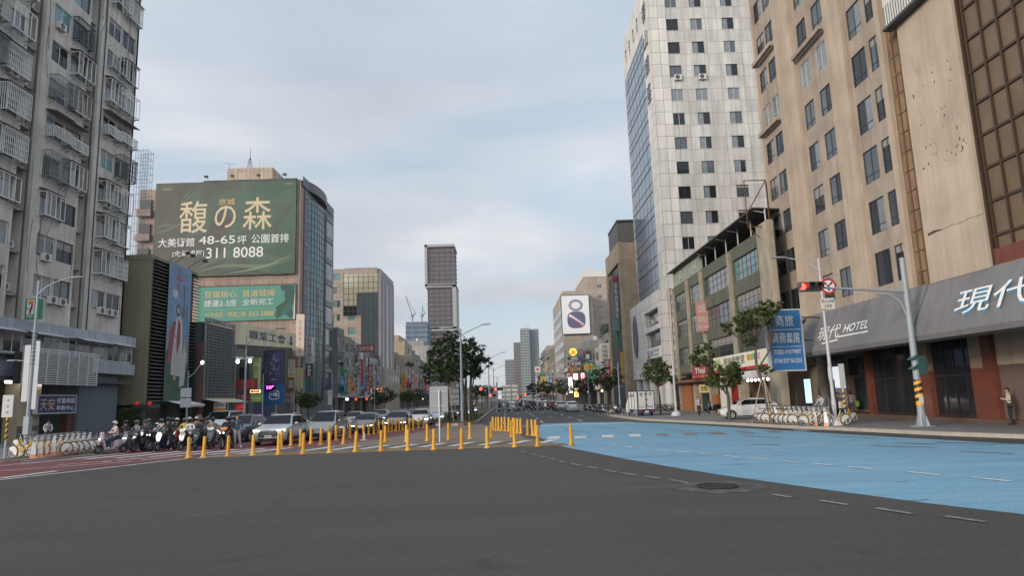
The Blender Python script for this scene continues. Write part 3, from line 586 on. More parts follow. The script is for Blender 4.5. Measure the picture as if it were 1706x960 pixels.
for x_ in (1330, 1352, 1400): y_ = gy(x_); G.box(a, y_-.8, .5, -1.75, y_+.8, 2.8, -1.7)
part(hot, 'shop_door', a, 'glass2', world=True)
# roof sign at the top of the blank wall (only its foot shows)
sg = thing('roof_sign', 'white slatted hotel sign with a red character on the tall blank beige wall', 'sign', (HX-.6, 31.5, 21.3))
a = MB(); F.box(a, 28.6, 21.4, .36, 34.3, 28, .75); part(sg, 'panel', a, 'offwhite', world=True)
a = MB()
for y in np.arange(28.7, 34.3, .22): F.box(a, y, 21.5, .75, y+.035, 22.6, .77)
F.box(a, 28.5, 21.25, .36, 34.4, 21.4, .85); part(sg, 'slat', a, 'dark', world=True)
a = MB(); text(a, F, '現', 29.0, 21.75, 33.4, 26.6, w=.78, bold=.03, flip=True); part(sg, 'lettering', a, 'red', world=True)
# blue sign standing in front of the hotel's far end
P = front(45.2); x0, z0 = onY(1283, 618, 45.2); x1, z1 = onY(1333, 518, 45.2)
bl = sign('blue_sign', 'large blue sign with white lettering beside the grey hotel canopy', P, x0, z0, x1-.25, z1, 'blue',
     [('商旅', .22, .73, .78, .92, 'white'), ('商務套房', .08, .45, .92, .63, 'white'), ('STUDIO APARTMENT', .08, .265, .92, .34, 'white'), ('07-5612277 5612233', .08, .12, .92, .19, 'white'),
      ('', .03, .67, .97, .68, 'white', 'r'), ('', .03, .385, .97, .392, 'white', 'r')], thick=.45, frame='lightgrey')
a = MB()
for zz in (z0+.4, (z0+z1)/2, z1-.4): a.bar((x1-.3, 45.3, zz), (HX+.2, 46.4, zz), .06)
part(bl, 'bracket', a, 'rust', world=True)
# ---------------------------------------------------------------- olive tiled building
OX = 20.2; F = sideR(OX)
ob = thing('olive_building', 'old four storey olive tiled building with beige pilasters and rooftop shed', 'building', (OX, 65, 0))
ce = [onX(1263, 400, OX)[0], onX(1217, 450, OX)[0], onX(1170, 480, OX)[0], onX(1147, 500, OX)[0], 79.6]
bays = [(ce[0], ce[1]-.4), (ce[1]+.4, ce[2]-.35), (ce[2]+.4, ce[3]-.3), (ce[3]+.3, ce[4])]
holes = []
for bi, (p, q) in enumerate(bays):
    for z in (5.25, 8.4, 11.5): holes.append((p+.5, z, q-.25, z+1.9, bi))
w_ = MB(); wall(F, w_, ce[0], 4.3, 79.8, 14.5, holes, .3); part(ob, 'wall', w_, 'olive', world=True)
for i, h in enumerate(holes): window(ob, F, h[0], h[1], h[2], h[3], .2, nx=6 if h[4] < 2 else 4, rows=(.36, .7), fm='alu' if h[4] == 2 else flat('dark frame %d' % i, (.06, .07, .065), .5), gm=('glass2', 'curtain', 'teal', 'glass')[i % 4] if h[4] < 2 else 'glass2', ft=.05)
each(ob, 'pilaster', F, [(50.0, .15, -.12, ce[0], 14.9, .12)]+[(c-.3, 4.3, 0, c+.3, 14.3, .22) for c in ce[1:4]]+[(79.4, .15, 0, 80.0, 14.0, .15)], 'beigecol')
a = MB(); a.prism([(OX+.35, 51.2), (OX+1.7, 54.2), (34, 54.2), (34, 79.8), (OX+.35, 79.8)], lambda p, q: (p, q, 4.3), lambda p, q: (p, q, 14.5)); part(ob, 'body', a, 'olive', world=True)
a = MB(); a.prism([(OX+.1, 50.02), (OX+.34, 50.02), (OX+1.85, 53.35), (OX+1.6, 53.4)], lambda p, q: (p, q, .15), lambda p, q: (p, q, 14.9)); part(ob, 'end_wall', a, 'beigecol', world=True)
a = MB()
F.box(a, ce[2], 14.5, -.2, 79.8, 16.2, -.05); part(ob, 'shed_wall', a, 'lightgreen', world=True)
for u in (ce[2]+1.5, ce[2]+4.5, ce[3]+2.2): window(ob, F, u, 14.9, u+.9, 15.8, .02, nx=1, fm='alu', gm='glass2')
a = MB(); a.hexa([(19.3, 50.6, 15.95), (30, 56.2, 16.9), (30, ce[2], 16.9), (19.3, ce[2], 15.95), (19.3, 50.6, 16.05), (30, 56.2, 17), (30, ce[2], 17), (19.3, ce[2], 16.05)])
a.hexa([(19.6, ce[2], 16.2), (30, ce[2], 16.9), (30, 80.4, 16.9), (19.6, 80.4, 16.2), (19.6, ce[2], 16.28), (30, ce[2], 17), (30, 80.4, 17), (19.6, 80.4, 16.28)])
part(ob, 'shed_roof', a, mat('dark sheet roof', (.06, .058, .055), .6, corr=.3), world=True)
a = MB()
for y in np.arange(51, ce[2], 3.2): a.tube([(20.4, y, 14.5), (20.4, y, 16)], .06, 6); a.tube([(20.4, y, 15.7), (19.5, y, 15.9)], .04, 6)
part(ob, 'shed_post', a, 'alu', world=True)
block(ob, 'shed_backwall', 'dark', 24, 54.2, 14.5, 24.2, 79, 16.4)
sf = thing('billboard_rack', 'empty rusty steel sign frame standing on the olive building roof edge', 'sign frame', (20, 51, 14.6)); a = MB()
x0, z0 = onY(1246, 378, 51); x1, z1 = onY(1275, 300, 51)
for p, q in (((x0, z0), (x1, z0)), ((x1, z0), (x1, z1)), ((x1, z1), (x0, z1)), ((x0, z1), (x0, z0)), ((x0, z0), ((x0+x1)/2, z0-.9)), ((x1, z0), (x1, z0-1.4)), ((x0, z0+1), (x1, z1))): a.bar((p[0], 51, p[1]), (q[0], 51, q[1]), .06)
for p, q in (((x1+.3, z0-1.2), (x1+.3, z1)),): a.bar((p[0], 51.6, p[1]), (q[0], 51.6, q[1]), .07)
part(sf, 'frame', a, 'rust', world=True)
# ground floor of the olive building
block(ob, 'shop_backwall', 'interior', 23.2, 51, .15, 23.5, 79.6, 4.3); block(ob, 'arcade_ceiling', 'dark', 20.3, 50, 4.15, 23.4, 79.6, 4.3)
each(ob, 'arcade_pillar', F, [(c-.35, .15, -.6, c+.35, 4.3, .1) for c in (ce[1], ce[2]-.2, ce[3])], 'beigecol')
def sx(x, X=OX): return onX(x, 690, X)[0]
each(ob, 'timber_pillar', F, [(sx(1154), .15, -.5, sx(1138), 3.3, .05), (sx(1197), .15, -.5, sx(1188), 1.9, .05)], mat('orange timber', (.30, .11, .035), .6, var=.2))
a = MB(); F.box(a, sx(1218), .15, -.2, sx(1203), 3.0, .02); part(ob, 'white_column', a, 'offwhite', world=True)
block(ob, 'red_shopfront', 'red', 22.6, sx(1196), .15, 22.8, sx(1178), 3.4)
block(ob, 'shop_door', 'glass2', 22.9, sx(1260), .15, 23.1, sx(1240), 2.9); block(ob, 'shop_door', 'glass', 22.9, sx(1176), .15, 23.1, sx(1160), 2.8)
a = MB(); F.box(a, ce[0]+.3, 3.1, -.3, sx(1222), 3.7, .9); part(ob, 'shop_awning', a, 'offwhite', world=True)
a = MB()
for y in np.arange(ce[0]+.8, sx(1232), .9): a.ell((20.6, y, 3.0), .12, .12, .12, 8, 5)
part(ob, 'spotlight', a, flat('shop spotlight', (1, .95, .8), emit=4, var=0), world=True)
a = MB(); F.box(a, sx(1198), 3.2, -.2, sx(1134), 3.5, .9); part(ob, 'shop_canopy', a, mat('rust red canopy', (.16, .07, .045), .8), world=True)
sign('shop_sign', 'long cream shop sign with black characters and coloured blocks on the olive building', F, onX(1282, 590, 19.6)[0], 3.85, onX(1188, 590, 19.6)[0], 5.25, flat('cream sign', (.66, .63, .50)),
     [('美味經營里', .22, .38, .62, .88, 'black'), ('', .66, .5, .71, .85, 'orange', 'r'), ('', .715, .5, .765, .85, 'lime', 'r'), ('', .77, .5, .82, .85, 'blue', 'r'), ('', .825, .5, .87, .85, 'pink', 'r'), ('', 0, 0, 1, .17, 'red', 'r'), ('鮮', .05, .3, .16, .9, 'lime')], thick=.3, w0=.35, flip=True)
sign('shop_sign', 'dark red square shop sign with pale letters above the orange timber pillars', F, onX(1183, 630, 19.3)[0], 3.5, onX(1155, 630, 19.3)[0], 4.9, flat('dark red sign', (.30, .055, .06)), [('Thai', .2, .35, .8, .75, 'white'), ('', .05, .1, .95, .18, 'orange', 'r')], thick=.3, w0=.7, flip=True)
sign('shop_sign', 'small yellow board hanging below the dark red shop sign', front(60), onY(1165, 655, 60)[0], onY(1165, 655, 60)[1], onY(1180, 640, 60)[0], onY(1180, 641, 60)[1], flat('yellow board', (.55, .42, .15)), [('早點', .15, .2, .85, .8, 'black')], thick=.1)
bn = sign('hanging_banner', 'faded pink banner of text hanging from the third floor of the olive building', front(67.6), *onY(1162, 553, 67.6), *onY(1178, 502, 67.6), flat('faded pink', (.48, .24, .20)), [('出租', .2, .62, .8, .9, 'offwhite'), ('套房電洽', .1, .3, .9, .5, 'offwhite'), ('5213366', .1, .1, .9, .22, 'offwhite')], thick=.04, cat='banner')
a = MB()
xx, _z = onY(1184, 500, 67.5)
for dx in (0, .55):
    a.bar((xx+dx, 67.5, 3.8), (xx+dx, 67.5, 10.5), .035)
for z in np.arange(4, 10.5, .5): a.bar((xx, 67.5, z), (xx+.55, 67.5, z), .03); a.bar((xx, 67.5, z), (xx+.55, 67.5, z+.5), .02)
solo('lattice_ladder', 'narrow rusty lattice ladder fixed to the olive building front', 'ladder', a, 'rust')
a = MB(); a.rbox(0, 0, 0, .9, .9, 1.15, .03); a.m = 1; a.box(.1, -.02, .1, .8, 0, 1.05)
solo('cabinet_unit', 'weathered white cooling box on the olive building below the pink banner', 'cooling unit', a, ['offwhite', 'concrete'], loc=(OX-1.0, 68.6, 5.4))
# ---------------------------------------------------------------- white office tower
TY = 83.0; TX = 20.2; F = front(TY); S = sideR(TX)
tw = thing('office_tower', 'tall white tiled office tower with sloping blue glass street side', 'office tower', (TX+6, TY+9, 0))
colx = [(onY(1135, 375, TY)[0], onY(1155.5, 375, TY)[0]), (onY(1177, 373, TY)[0], onY(1198, 373, TY)[0])]
c3 = (onY(1202.5, 38, TY)[0], onY(1222, 38, TY)[0]); colx.append(c3)
zr = [onY(x, y, TY)[1] for x, y in ((1187, 372), (1180, 290))]; step = 3.28
z_ref = onY(1145, 373, TY)[1]; rowz = [z_ref+step*k for k in range(-6, 10)]
holes = [(a_, z, b_, z+1.62, k) for a_, b_ in colx for k, z in enumerate(rowz) if z+2 < 57]
w_ = MB(); xs = onY(1132, 345, TY)[0]; wall(F, w_, xs, 0, 34, 57.5, holes, .22); part(tw, 'wall', w_, 'whitetile', world=True)
for i, h in enumerate(holes):
    X_ = (h[4] == 11); window(tw, F, h[0], h[1], h[2], h[3], .16, nx=2, fm='alu' if (i % 5 == 0 or X_) else 'dark', gm='curtain' if X_ else ('glass' if i % 3 else 'glass2'), ft=.05)
for ci in (0, 1): aircon(tw, F, colx[ci][0]+.5, rowz[12]-.5, .05, .9, .7)
a = MB(); a.box(TX, TY-.06, 0, xs, TY+.3, 57.5); a.box(TX-.05, TY-.03, 14, TX+.35, 86.5, 57.5); part(tw, 'corner_panel', a, 'whitepanel', world=True)
block(tw, 'body', 'whitetile', TX+.4, TY+.35, 0, 34, 101, 57.4)
a = MB(); S.box(a, 86.5, 15.5, -.3, 100.9, 51, -.05); part(tw, 'glazing', a, 'curtainwall', world=True)
a = MB()
for z in np.arange(15.5, 51, 3.3): S.box(a, 86.5, z, -.05, 100.9, z+.10, .0); S.box(a, 86.5, z+1.2, -.05, 100.9, z+1.25, -.01)
for y in np.arange(86.5, 101, 2.4): S.box(a, y-.02, 15.5, -.05, y+.02, 51, -.03)
part(tw, 'glazing_bar', a, 'dark', world=True)
hol = [(y, 53, y+1.1, 55.2, 0) for y in (89.5, 92.5, 95.5, 98.5)]
w_ = MB(); wall(S, w_, 86.5, 51, 101, 57.5, hol, .3); S.box(w_, 100.8, 14, -.3, 101, 51, .05); part(tw, 'top_wall', w_, 'whitepanel', world=True)
for h in hol: window(tw, S, *h[:4], .2, nx=1, fm='dark')
a = MB(); vtext(a, S, '香山銀座', 83.7, 39.5, 86.1, 55.0, w=.14, bold=.005, flip=True, gap=.3); part(tw, 'lettering', a, 'black', world=True)
# rounded podium
PX = 18.7; S2 = sideR(PX)
pod = thing('bank_podium', 'white panelled low bank front with an oval window below the glass tower', 'bank', (PX, 92, 0))
hol = [(82.2, 10.6, 90.5, 12.6, 0), (81.6, 7.9, 90.5, 10.0, 1), (81.6, 4.6, 90.8, 6.4, 2)]
w_ = MB(); wall(S2, w_, 80.9, 4.2, 100.5, 14.6, hol, .8); part(pod, 'wall', w_, 'whitepanel', world=True)
block(pod, 'body', 'whitepanel', PX+.85, 81, 3.9, 30, 100.4, 14.5)
block(pod, 'side_wall', 'whitepanel', PX+.02, 80.7, 4.2, 30, 80.88, 14.5)
each(pod, 'window_band', S2, [(h[0]+.05, h[1], -.78, h[2]-.05, h[3], -.7) for h in hol], 'glass2')
a = MB()
for yy in (84, 87): aircon(pod, S2, yy, 11, -.5)
E_ = MB(); cy, cz = 97.2, 10.2; E_.loft([[S2(cy+1.75*math.cos(t), cz+3.1*math.sin(t), .02) for t in [2*math.pi*k/32 for k in range(32)]], [S2(cy+1.55*math.cos(t), cz+2.85*math.sin(t), .09) for t in [2*math.pi*k/32 for k in range(32)]]], caps=False); part(pod, 'oval_frame', E_, 'dark', world=True)
E_ = MB(); E_.face([S2(cy+1.6*math.cos(t), cz+2.9*math.sin(t), .05) for t in [2*math.pi*k/32 for k in range(32)]])
E_.m = 1
for k in range(-4, 5): S2.box(E_, cy+k*.38-.02, cz-2.7*math.sqrt(max(.05, 1-(k*.38/1.6)**2)), .05, cy+k*.38+.02, cz+2.7*math.sqrt(max(.05, 1-(k*.38/1.6)**2)), .075)
part(pod, 'oval_window', E_, ['glass2', 'grey'], world=True)
for y in (82, 86, 90.5, 95, 99.6):
    a = MB(); a.tube([(PX+.8, y, .15), (PX+.8, y, 4.2)], .62, 14); part(pod, 'column', a, 'offwhite', world=True, )
block(pod, 'ground_wall', 'glass', PX+3.5, 81, .15, PX+3.7, 100, 4); block(pod, 'green_fascia', 'green', PX+.6, 81.5, 3.7, PX+.9, 90, 4.25)
sign('bank_sign', 'long white bank sign with blue characters on the white podium', S2, 81.3, 6.5, 90.5, 7.8, 'offwhite', [('三商美邦', .34, .2, .62, .8, 'blue'), ('', .24, .15, .31, .85, 'red', 'r'), ('保險理財服務', .66, .55, .95, .8, 'grey'), ('中正分公司', .66, .15, .95, .4, 'grey')], thick=.25, w0=.05, flip=True)
sign('shop_sign', 'small white sign with dark letters on the round columns of the white podium', front(93), *onY(1062, 633, 93), *onY(1082, 618, 93), 'offwhite', [('WiFi', .1, .2, .9, .8, 'navy')], thick=.3)
a = MB(); x0 = onY(1117, 500, 80.3)[0]
for dx in (0, .9): a.bar((x0+dx, 80.3, 3.6), (x0+dx, 80.3, 14.6), .05)
for z in np.arange(3.6, 14.4, 1.1): a.bar((x0, 80.3, z), (x0+.9, 80.3, z), .04); a.bar((x0, 80.3, z), (x0+.9, 80.3, z+1.1), .035); a.bar((x0+.9, 80.3, z), (x0, 80.3, z+1.1), .035)
solo('lattice_mast', 'tall dark lattice sign mast between the white podium and the olive building', 'lattice mast', a, 'rust')
# ---------------------------------------------------------------- beige tower with stone screen
BX = 17.7; BY = 101.6; S = sideR(BX); F = front(BY)
bt = thing('beige_tower', 'beige mid rise block with dark stone screen on its street side', 'building', (BX+3, BY+7, 0))
M['beigeblock'] = mat('beige tile', (.43, .32, .21), .7, tile=(1.2, .9, (.33, .25, .17), .02), var=.08, scale=.5, streak=.12); M['stonescreen'] = mat('dark stone screen', (.085, .078, .072), .6, tile=(.45, .45, (.035, .032, .03), .03), var=.25, scale=1.2)
hol = [(BY+.7, 3.5, BY+12.5, 22.2, 0)]
w_ = MB(); wall(S, w_, BY, 0, BY+13.5, 25.2, hol, .35); part(bt, 'wall', w_, 'beigeblock', world=True)
block(bt, 'body', 'beigeblock', BX+.5, BY, 0, 30, BY+13.5, 25.1); a = MB(); a.box(BX, BY-.05, 0, BX+.6, BY+.02, 25.2); part(bt, 'corner', a, 'beigeblock', world=True)
a = MB(); S.box(a, BY+.7, 3.5, -.34, BY+12.5, 20, -.2); part(bt, 'stone_screen', a, 'stonescreen', world=True)
for k in range(4): window(bt, S, BY+.9+k*2.9, 20.2, BY+3.5+k*2.9, 22.0, .3, nx=3, fm='brown', gm='glass')
a = MB(); x0, z0 = onY(1029, 391, BY+1); a.box(x0, BY+1, 25.2, 22, BY+10, 28.6); part(bt, 'penthouse', a, mat('grey ribbed sheet', (.13, .12, .11), .7, corr=.4), world=True)
a = MB(); a.box(x0-.1, BY+.8, 28.6, 22, BY+10, 28.9); part(bt, 'penthouse_roof', a, 'dark', world=True)
block(bt, 'ground_wall', 'dark', BX-.02, BY+1, .15, BX+.05, BY+12, 3.4)
def vsign(label, px0, py0, px1, py1, Y, bgm, lines, thick=.35, group=None, frame=None, cat='sign', X=None, name='vertical_sign'):
    x0, z0 = onY(px0, py1, Y); x1, z1 = onY(px1, py0, Y)
    r = sign(name, label, front(Y), x0, z0, x1, z1, bgm, lines, thick=thick, frame=frame, cat=cat, group=group)
    if X is not None:
        a = MB(); e = x1 if X > x1 else x0
        for zz in (z0+(z1-z0)*.2, z0+(z1-z0)*.8): a.bar((e, Y+.1, zz), (X, Y+.1, zz), .05)
        part(r, 'bracket', a, 'dark', world=True)
    return r
GS = 'projecting shop signs along the right side'
vsign('tall grey bank sign with white characters high on the beige tower', 1022.5, 459, 1039, 552, 106, flat('grey sign', (.20, .20, .20)), [('京城商業銀行', .18, .22, .82, .86, 'white', 'v'), ('', .1, .88, .5, .97, 'red', 'r'), ('', 0, 0, 1, .18, mat('teal band', (.16, .26, .24)), 'r')], group=GS, X=BX+.2)
vsign('green bank sign with white characters below the tall grey one', 1028, 528, 1042, 580, 107, 'green', [('合作金庫銀行', .2, .04, .8, .8, 'white', 'v'), ('●', .3, .84, .7, .96, 'white')], group=GS, X=BX+.2)
vsign('orange clinic sign with black characters beside the beige tower', 1036, 587, 1052, 638, 104, flat('orange sign', (.60, .32, .08)), [('悅達診所', .22, .1, .78, .78, 'black', 'v'), ('●', .3, .83, .7, .96, mat('teal dot', (.05, .25, .25)))], group=GS, X=BX+.2)
# ---------------------------------------------------------------- department store with the white hoarding
DX, DY = 21.0, 240.0; F = front(DY); S = sideR(DX)
M['dept'] = mat('grey beige tile', (.36, .30, .245), .75, tile=(3.4, 2.2, (.22, .175, .135), .06), var=.08, scale=.15, streak=.12)
ds = thing('department_store', 'large beige store block carrying a white hoarding on its end wall', 'building', (DX+6, DY+10, 0))
zt = onY(940, 490, DY)[1]; xr = onY(982, 500, DY)[0]
block(ds, 'body', 'dept', DX, DY, 0, xr+1, DY+50, zt+1)
x2, z2 = onY(972, 462, DY+12); x3 = onY(1012, 462, DY+12)[0]
block(ds, 'rear_block', 'dept', x2, DY+12, 0, x3, DY+48, z2); block(ds, 'rear_parapet', 'offwhite', x2-.1, DY+11.8, z2, x3, DY+40, z2+2.6)
each(ds, 'window_band', S, [(DY+2, z, .02, DY+46, z+2, .12) for z in np.arange(8, zt-3, 4)], 'glass2')
F2 = front(DY+12)
for z in np.arange(14, z2-3, 4): window(ds, F2, x3-4.2, z, x3-2.4, z+2.0, -.02, nx=2, fm='alu', gm='glass2')
hx0, hz0 = onY(937.5, 557, DY-.6); hx1, hz1 = onY(980, 492, DY-.6)
r_ = sign('hoarding', 'white hoarding with a purple ring and shield picture on the beige store', front(DY-.6), hx0, hz0, hx1, hz1, 'white', [], thick=.3, frame='dark', cat='billboard')
G_ = front(DY-.6); w_ = hx1-hx0; h_ = hz1-hz0; cx_ = hx0+w_*.52; a = MB()
a.m = 0; cy1 = hz0+h_*.74
def ring(mb, u, v, ru, rv, t, w, n=28): mb.loft([[G_(u+(ru-t)*math.cos(q), v+(rv-t)*math.sin(q), w) for q in [2*math.pi*k/n for k in range(n)]], [G_(u+ru*math.cos(q), v+rv*math.sin(q), w) for q in [2*math.pi*k/n for k in range(n)]]], caps=False)
ring(a, cx_, cy1, w_*.26, h_*.155, w_*.07, .33); a.m = 2; ring(a, cx_, cy1, w_*.18, h_*.105, w_*.04, .335)
a.m = 1; cy2 = hz0+h_*.36; a.face([G_(cx_+w_*.33*math.copysign(abs(math.cos(q))**.7, math.cos(q)), cy2+h_*.22*math.copysign(abs(math.sin(q))**.7, math.sin(q)), .33) for q in [2*math.pi*k/30 for k in range(30)]])
a.m = 3; a.face([G_(cx_-w_*.28, cy2+h_*.10, .34), G_(cx_-w_*.22, cy2+h_*.16, .34), G_(cx_+w_*.28, cy2-h_*.12, .34), G_(cx_+w_*.22, cy2-h_*.18, .34)])
a.m = 4; a.face([G_(cx_-w_*.22, cy2+h_*.05, .35), G_(cx_-w_*.2, cy2+h_*.08, .35), G_(cx_+w_*.27, cy2-h_*.15, .35), G_(cx_+w_*.24, cy2-h_*.18, .35)])
part(r_, 'picture', a, [flat('ring purple', (.22, .19, .27)), flat('shield purple', (.11, .095, .17)), flat('pale lilac', (.5, .48, .55)), flat('pale stripe', (.62, .60, .64)), flat('crimson stripe', (.35, .06, .12))], world=True)
# ---------------------------------------------------------------- shophouses (used on both sides)
M['litwarm'] = flat('lit warm fascia', (1, .7, .35), emit=1.1, var=.3, scale=4); M['litwhite'] = flat('lit white fascia', (.9, .95, 1), emit=1.1, var=.3, scale=4); M['litred'] = flat('lit red fascia', (.9, .08, .05), emit=.7, var=.3, scale=4)
WALLS = [mat('shophouse wall %d' % i, c, .85, var=.16, scale=.5, streak=.35) for i, c in enumerate(((.26, .24, .21), (.33, .29, .24), (.20, .195, .18), (.36, .34, .31), (.24, .21, .165), (.16, .17, .16), (.30, .27, .26), (.40, .33, .24)))]
def shophouse(label, X, y0, y1, H, floors, wm, side, bays=2, seed=0, ground='dark', roof=True, cage=False, depth=13, zg=3.6, wfill=.72):
    rr = random.Random(seed); s = 1 if side == 'R' else -1; F = sideR(X) if side == 'R' else sideL(X)
    root = thing('shophouse', label, 'building', (X, (y0+y1)/2, 0), group='shophouses along the street')
    fh = (H-zg-.6)/max(1, floors-1); bw = (y1-y0)/bays; holes = []
    for k in range(floors-1):
        for b in range(bays):
            ww = bw*wfill*rr.uniform(.85, 1.08); c = y0+bw*(b+.5); z = zg+.55+k*fh; holes.append((c-ww/2, z, c+ww/2, z+min(1.9, fh*.6), k, b))
    w_ = MB(); wall(F, w_, y0, zg, y1, H, holes, .25); part(root, 'wall', w_, wm, world=True)
    for i, h in enumerate(holes): window(root, F, h[0], h[1], h[2], h[3], .18, nx=rr.choice((2, 3, 4)), ny=rr.choice((1, 1, 2)), fm=rr.choice(('alu', 'dark', 'grey')), gm=rr.choice(('glass', 'glass2', 'curtain')), ft=.06)
    xa, xb = sorted((X+s*.3, X+s*depth)); block(root, 'body', wm, xa, y0, zg-.3, xb, y1, H-.05)
    xa, xb = sorted((X, X+s*.32)); block(root, 'end_wall', wm, xa, y0-.04, zg-.3, xb, y0-.005, H)
    xa, xb = sorted((X+s*3, X+s*3.3)); block(root, 'shopfront', ground, xa, y0, .1, xb, y1, zg)
    each(root, 'pillar', F, [(u-.2, .1, -.5, u+.2, zg, 0) for u in (y0+.2, y1-.2)], wm)
    a = MB(); F.box(a, y0, zg-.15, 0, y1, zg+.1, rr.uniform(.5, 1.1)); part(root, 'awning', a, rr.choice(('concrete', 'rust', 'offwhite', 'grey')), world=True)
    if rr.random() < .6:
        u = rr.uniform(y0+.6, y1-2.2); each(root, 'lit_fascia', F, [(u, zg-.75, -.3, u+1.8, zg-.2, -.1)], rr.choice(('litwarm', 'litwhite', 'litred')))
    for k in range(floors-1):
        if rr.random() < .7: aircon(root, F, rr.uniform(y0+.3, y1-1.2), zg+.1+k*fh, .02)
        if rr.random() < .45:
            a = MB(); z = zg+.2+k*fh; F.box(a, y0+.3, z, .02, y1-.3, z+.08, .8)
            for u in np.arange(y0+.3, y1-.3, .35): F.box(a, u, z+.08, .74, u+.04, z+.95, .79)
            F.box(a, y0+.3, z+.95, .72, y1-.3, z+1.02, .8); part(root, 'balcony', a, rr.choice(('offwhite', 'grey', 'rust')), world=True)
    if roof:
        xa, xb = sorted((X+s*2, X+s*9)); a = MB(); a.box(xa, y0+.4, H-.05, xb, y1-.8, H+rr.uniform(1.4, 2.6)); part(root, 'roof_shed', a, rr.choice(('lightgreen', 'concrete', wm)), world=True)
        a = MB(); cx_ = X+s*5; a.tube([(cx_, y0+1.5, H), (cx_, y0+1.5, H+3.4)], .55, 10); part(root, 'water_tank', a, 'alu', world=True)
    return root
spec = [(115.4, 122, 9.5, 3), (122.2, 131, 13.2, 4), (131.2, 141, 14.2, 4), (141.2, 152, 12.6, 4), (152.2, 168, 13.4, 4), (168.3, 186, 12.5, 4), (186.3, 206, 15, 4), (206.3, 236, 13.5, 4)]
lab = ['low grey shophouse directly behind the beige tower', 'four storey shophouse behind the tall white projecting sign', 'four storey shophouse with a green awning over trees', 'shophouse behind the round neon sign', 'shophouse behind the stacked neon boards', 'narrow shophouse below the store hoarding', 'shophouse just before the beige store', 'shophouse at the foot of the beige store']
for i, (p, q, h, fl) in enumerate(spec): shophouse(lab[i], 20.0, p, q, h, fl, WALLS[i % 8], 'R', bays=2 if q-p < 12 else 3, seed=40+i)
spec = [(292, 312, 17, 5), (313, 335, 24, 7), (336, 362, 20, 6), (363, 395, 27, 8), (396, 430, 23, 7), (431, 480, 19, 6)]
lab = ['far brown walled block beyond the beige store', 'far pinkish block beyond the beige store', 'far grey green block behind the blue signs', 'far tan block rising above the row of signs', 'far pale block behind the yellow sign', 'farthest pale block on the right side of the street']
for i, (p, q, h, fl) in enumerate(spec): shophouse(lab[i], 20.4, p, q, h, fl, WALLS[(i*3+1) % 8], 'R', bays=3, seed=60+i, wfill=.6)
# projecting signs further up the right side
def rs(label, x0, y0, x1, y1, Y, bgm, chars, cm='white', **k): return vsign(label, x0, y0, x1, y1, Y, bgm, [(chars, .2, .05, .8, .95, cm, 'v')], group=GS, **k)
rs('tall white projecting sign with dark characters above the trees', 1001, 572, 1014.5, 622, 124, 'offwhite', '京城商業銀行', 'dark', X=20)
vsign('round orange neon sign with a red rim above the stacked boards', 949, 582, 960, 593, 150, 'dark', [], group=GS)
a = MB(); c = onY(954.5, 587, 149.6); a.disc((c[0], 149.4, c[1]), (0, 1, 0), .72, .25, 20); a.m = 1; a.torus((c[0], 149.25, c[1]), (0, 1, 0), .72, .1, 24, 6); a.m = 2; text(a, front(149.2), '福', c[0]-.4, c[1]-.4, c[0]+.4, c[1]+.4, w=.08)
solo('neon_disc', 'glowing orange and yellow round neon emblem over the shop boards', 'neon sign', a, [flat('neon orange', (1, .35, .03), emit=.7, var=0), flat('neon yellow', (1, .75, .1), emit=.6, var=0), flat('neon red', (.9, .05, .03), emit=1.2, var=0)])
rs('dark horizontal board with pale characters, uppermost of the stacked boards', 946, 594, 967, 601, 150, 'dark', '富', 'cream')
for i, (y0, y1, bm, t, cm, lb) in enumerate(((603, 610, 'dark', '大發當舖', 'offwhite', 'dark board of pale characters in the middle of the stack'), (612, 619, 'brown', '流當品拍賣', 'gold', 'brown board with gold characters lowest in the stack'))):
    vsign(lb, 946, y0, 968, y1, 150, bm, [(t, .06, .12, .94, .88, cm)], group=GS)
rs('white lit sign with black characters and a red foot above the parked cars', 948, 629, 953, 655, 150, flat('lit white sign', (.95, .95, .95), emit=.9, var=0), '汽車當舖', 'black', X=20)
vsign('glowing pink lit panel beside the white lit sign', 956, 623, 962, 636, 151, flat('lit pink sign', (1, .72, .75), emit=1.4, var=0), [], group=GS)
rs('yellow lit panel under the glowing pink one', 957, 646, 963, 662, 152, flat('lit yellow sign', (1, .75, .25), emit=.9, var=0), '當舖', 'red')
vsign('yellow and red horizontal board in front of the dark shophouse', 973, 608, 988, 616, 140, flat('yellow board two', (.55, .33, .03)), [('KTV', .1, .15, .45, .85, 'red'), ('歡唱', .5, .15, .95, .85, 'black')], group=GS)
vsign('dark picture poster hanging beside the yellow and red board', 972, 585, 985, 604, 141, 'dark', [('', .3, .3, .7, .7, 'lightgrey', 'r'), ('', .1, .75, .3, .98, 'red', 'r')], group=GS)
rs('pink lit sign with small characters right of the stacked boards', 968, 622, 973, 633, 150, flat('pink lit two', (1, .55, .6), emit=.8, var=0), '茶', 'red')
rs('yellow vertical sign far up the right side', 902, 628, 909, 656, 300, flat('yellow sign', (.75, .42, .02)), '金子眼鏡', 'black')
rs('blue vertical sign next to the far yellow one', 909.5, 624, 915, 655, 306, flat('blue sign', (.08, .22, .36)), '牙醫診所', 'white')
rs('violet vertical sign right of the far blue one', 916, 630, 919.5, 660, 300, flat('violet sign', (.20, .14, .25)), '美容坊')
rs('dark green vertical sign right of the far violet one', 921, 622, 927, 660, 296, flat('dark green sign', (.05, .13, .08)), '中藥行號', 'cream')
rs('brick red vertical sign near the store corner', 928, 632, 932, 655, 290, flat('brick sign', (.35, .11, .07)), '燒臘')
rs('maroon vertical sign left of the white lit sign', 942, 630, 946.5, 650, 160, flat('maroon sign', (.25, .05, .10)), '鐘錶行')
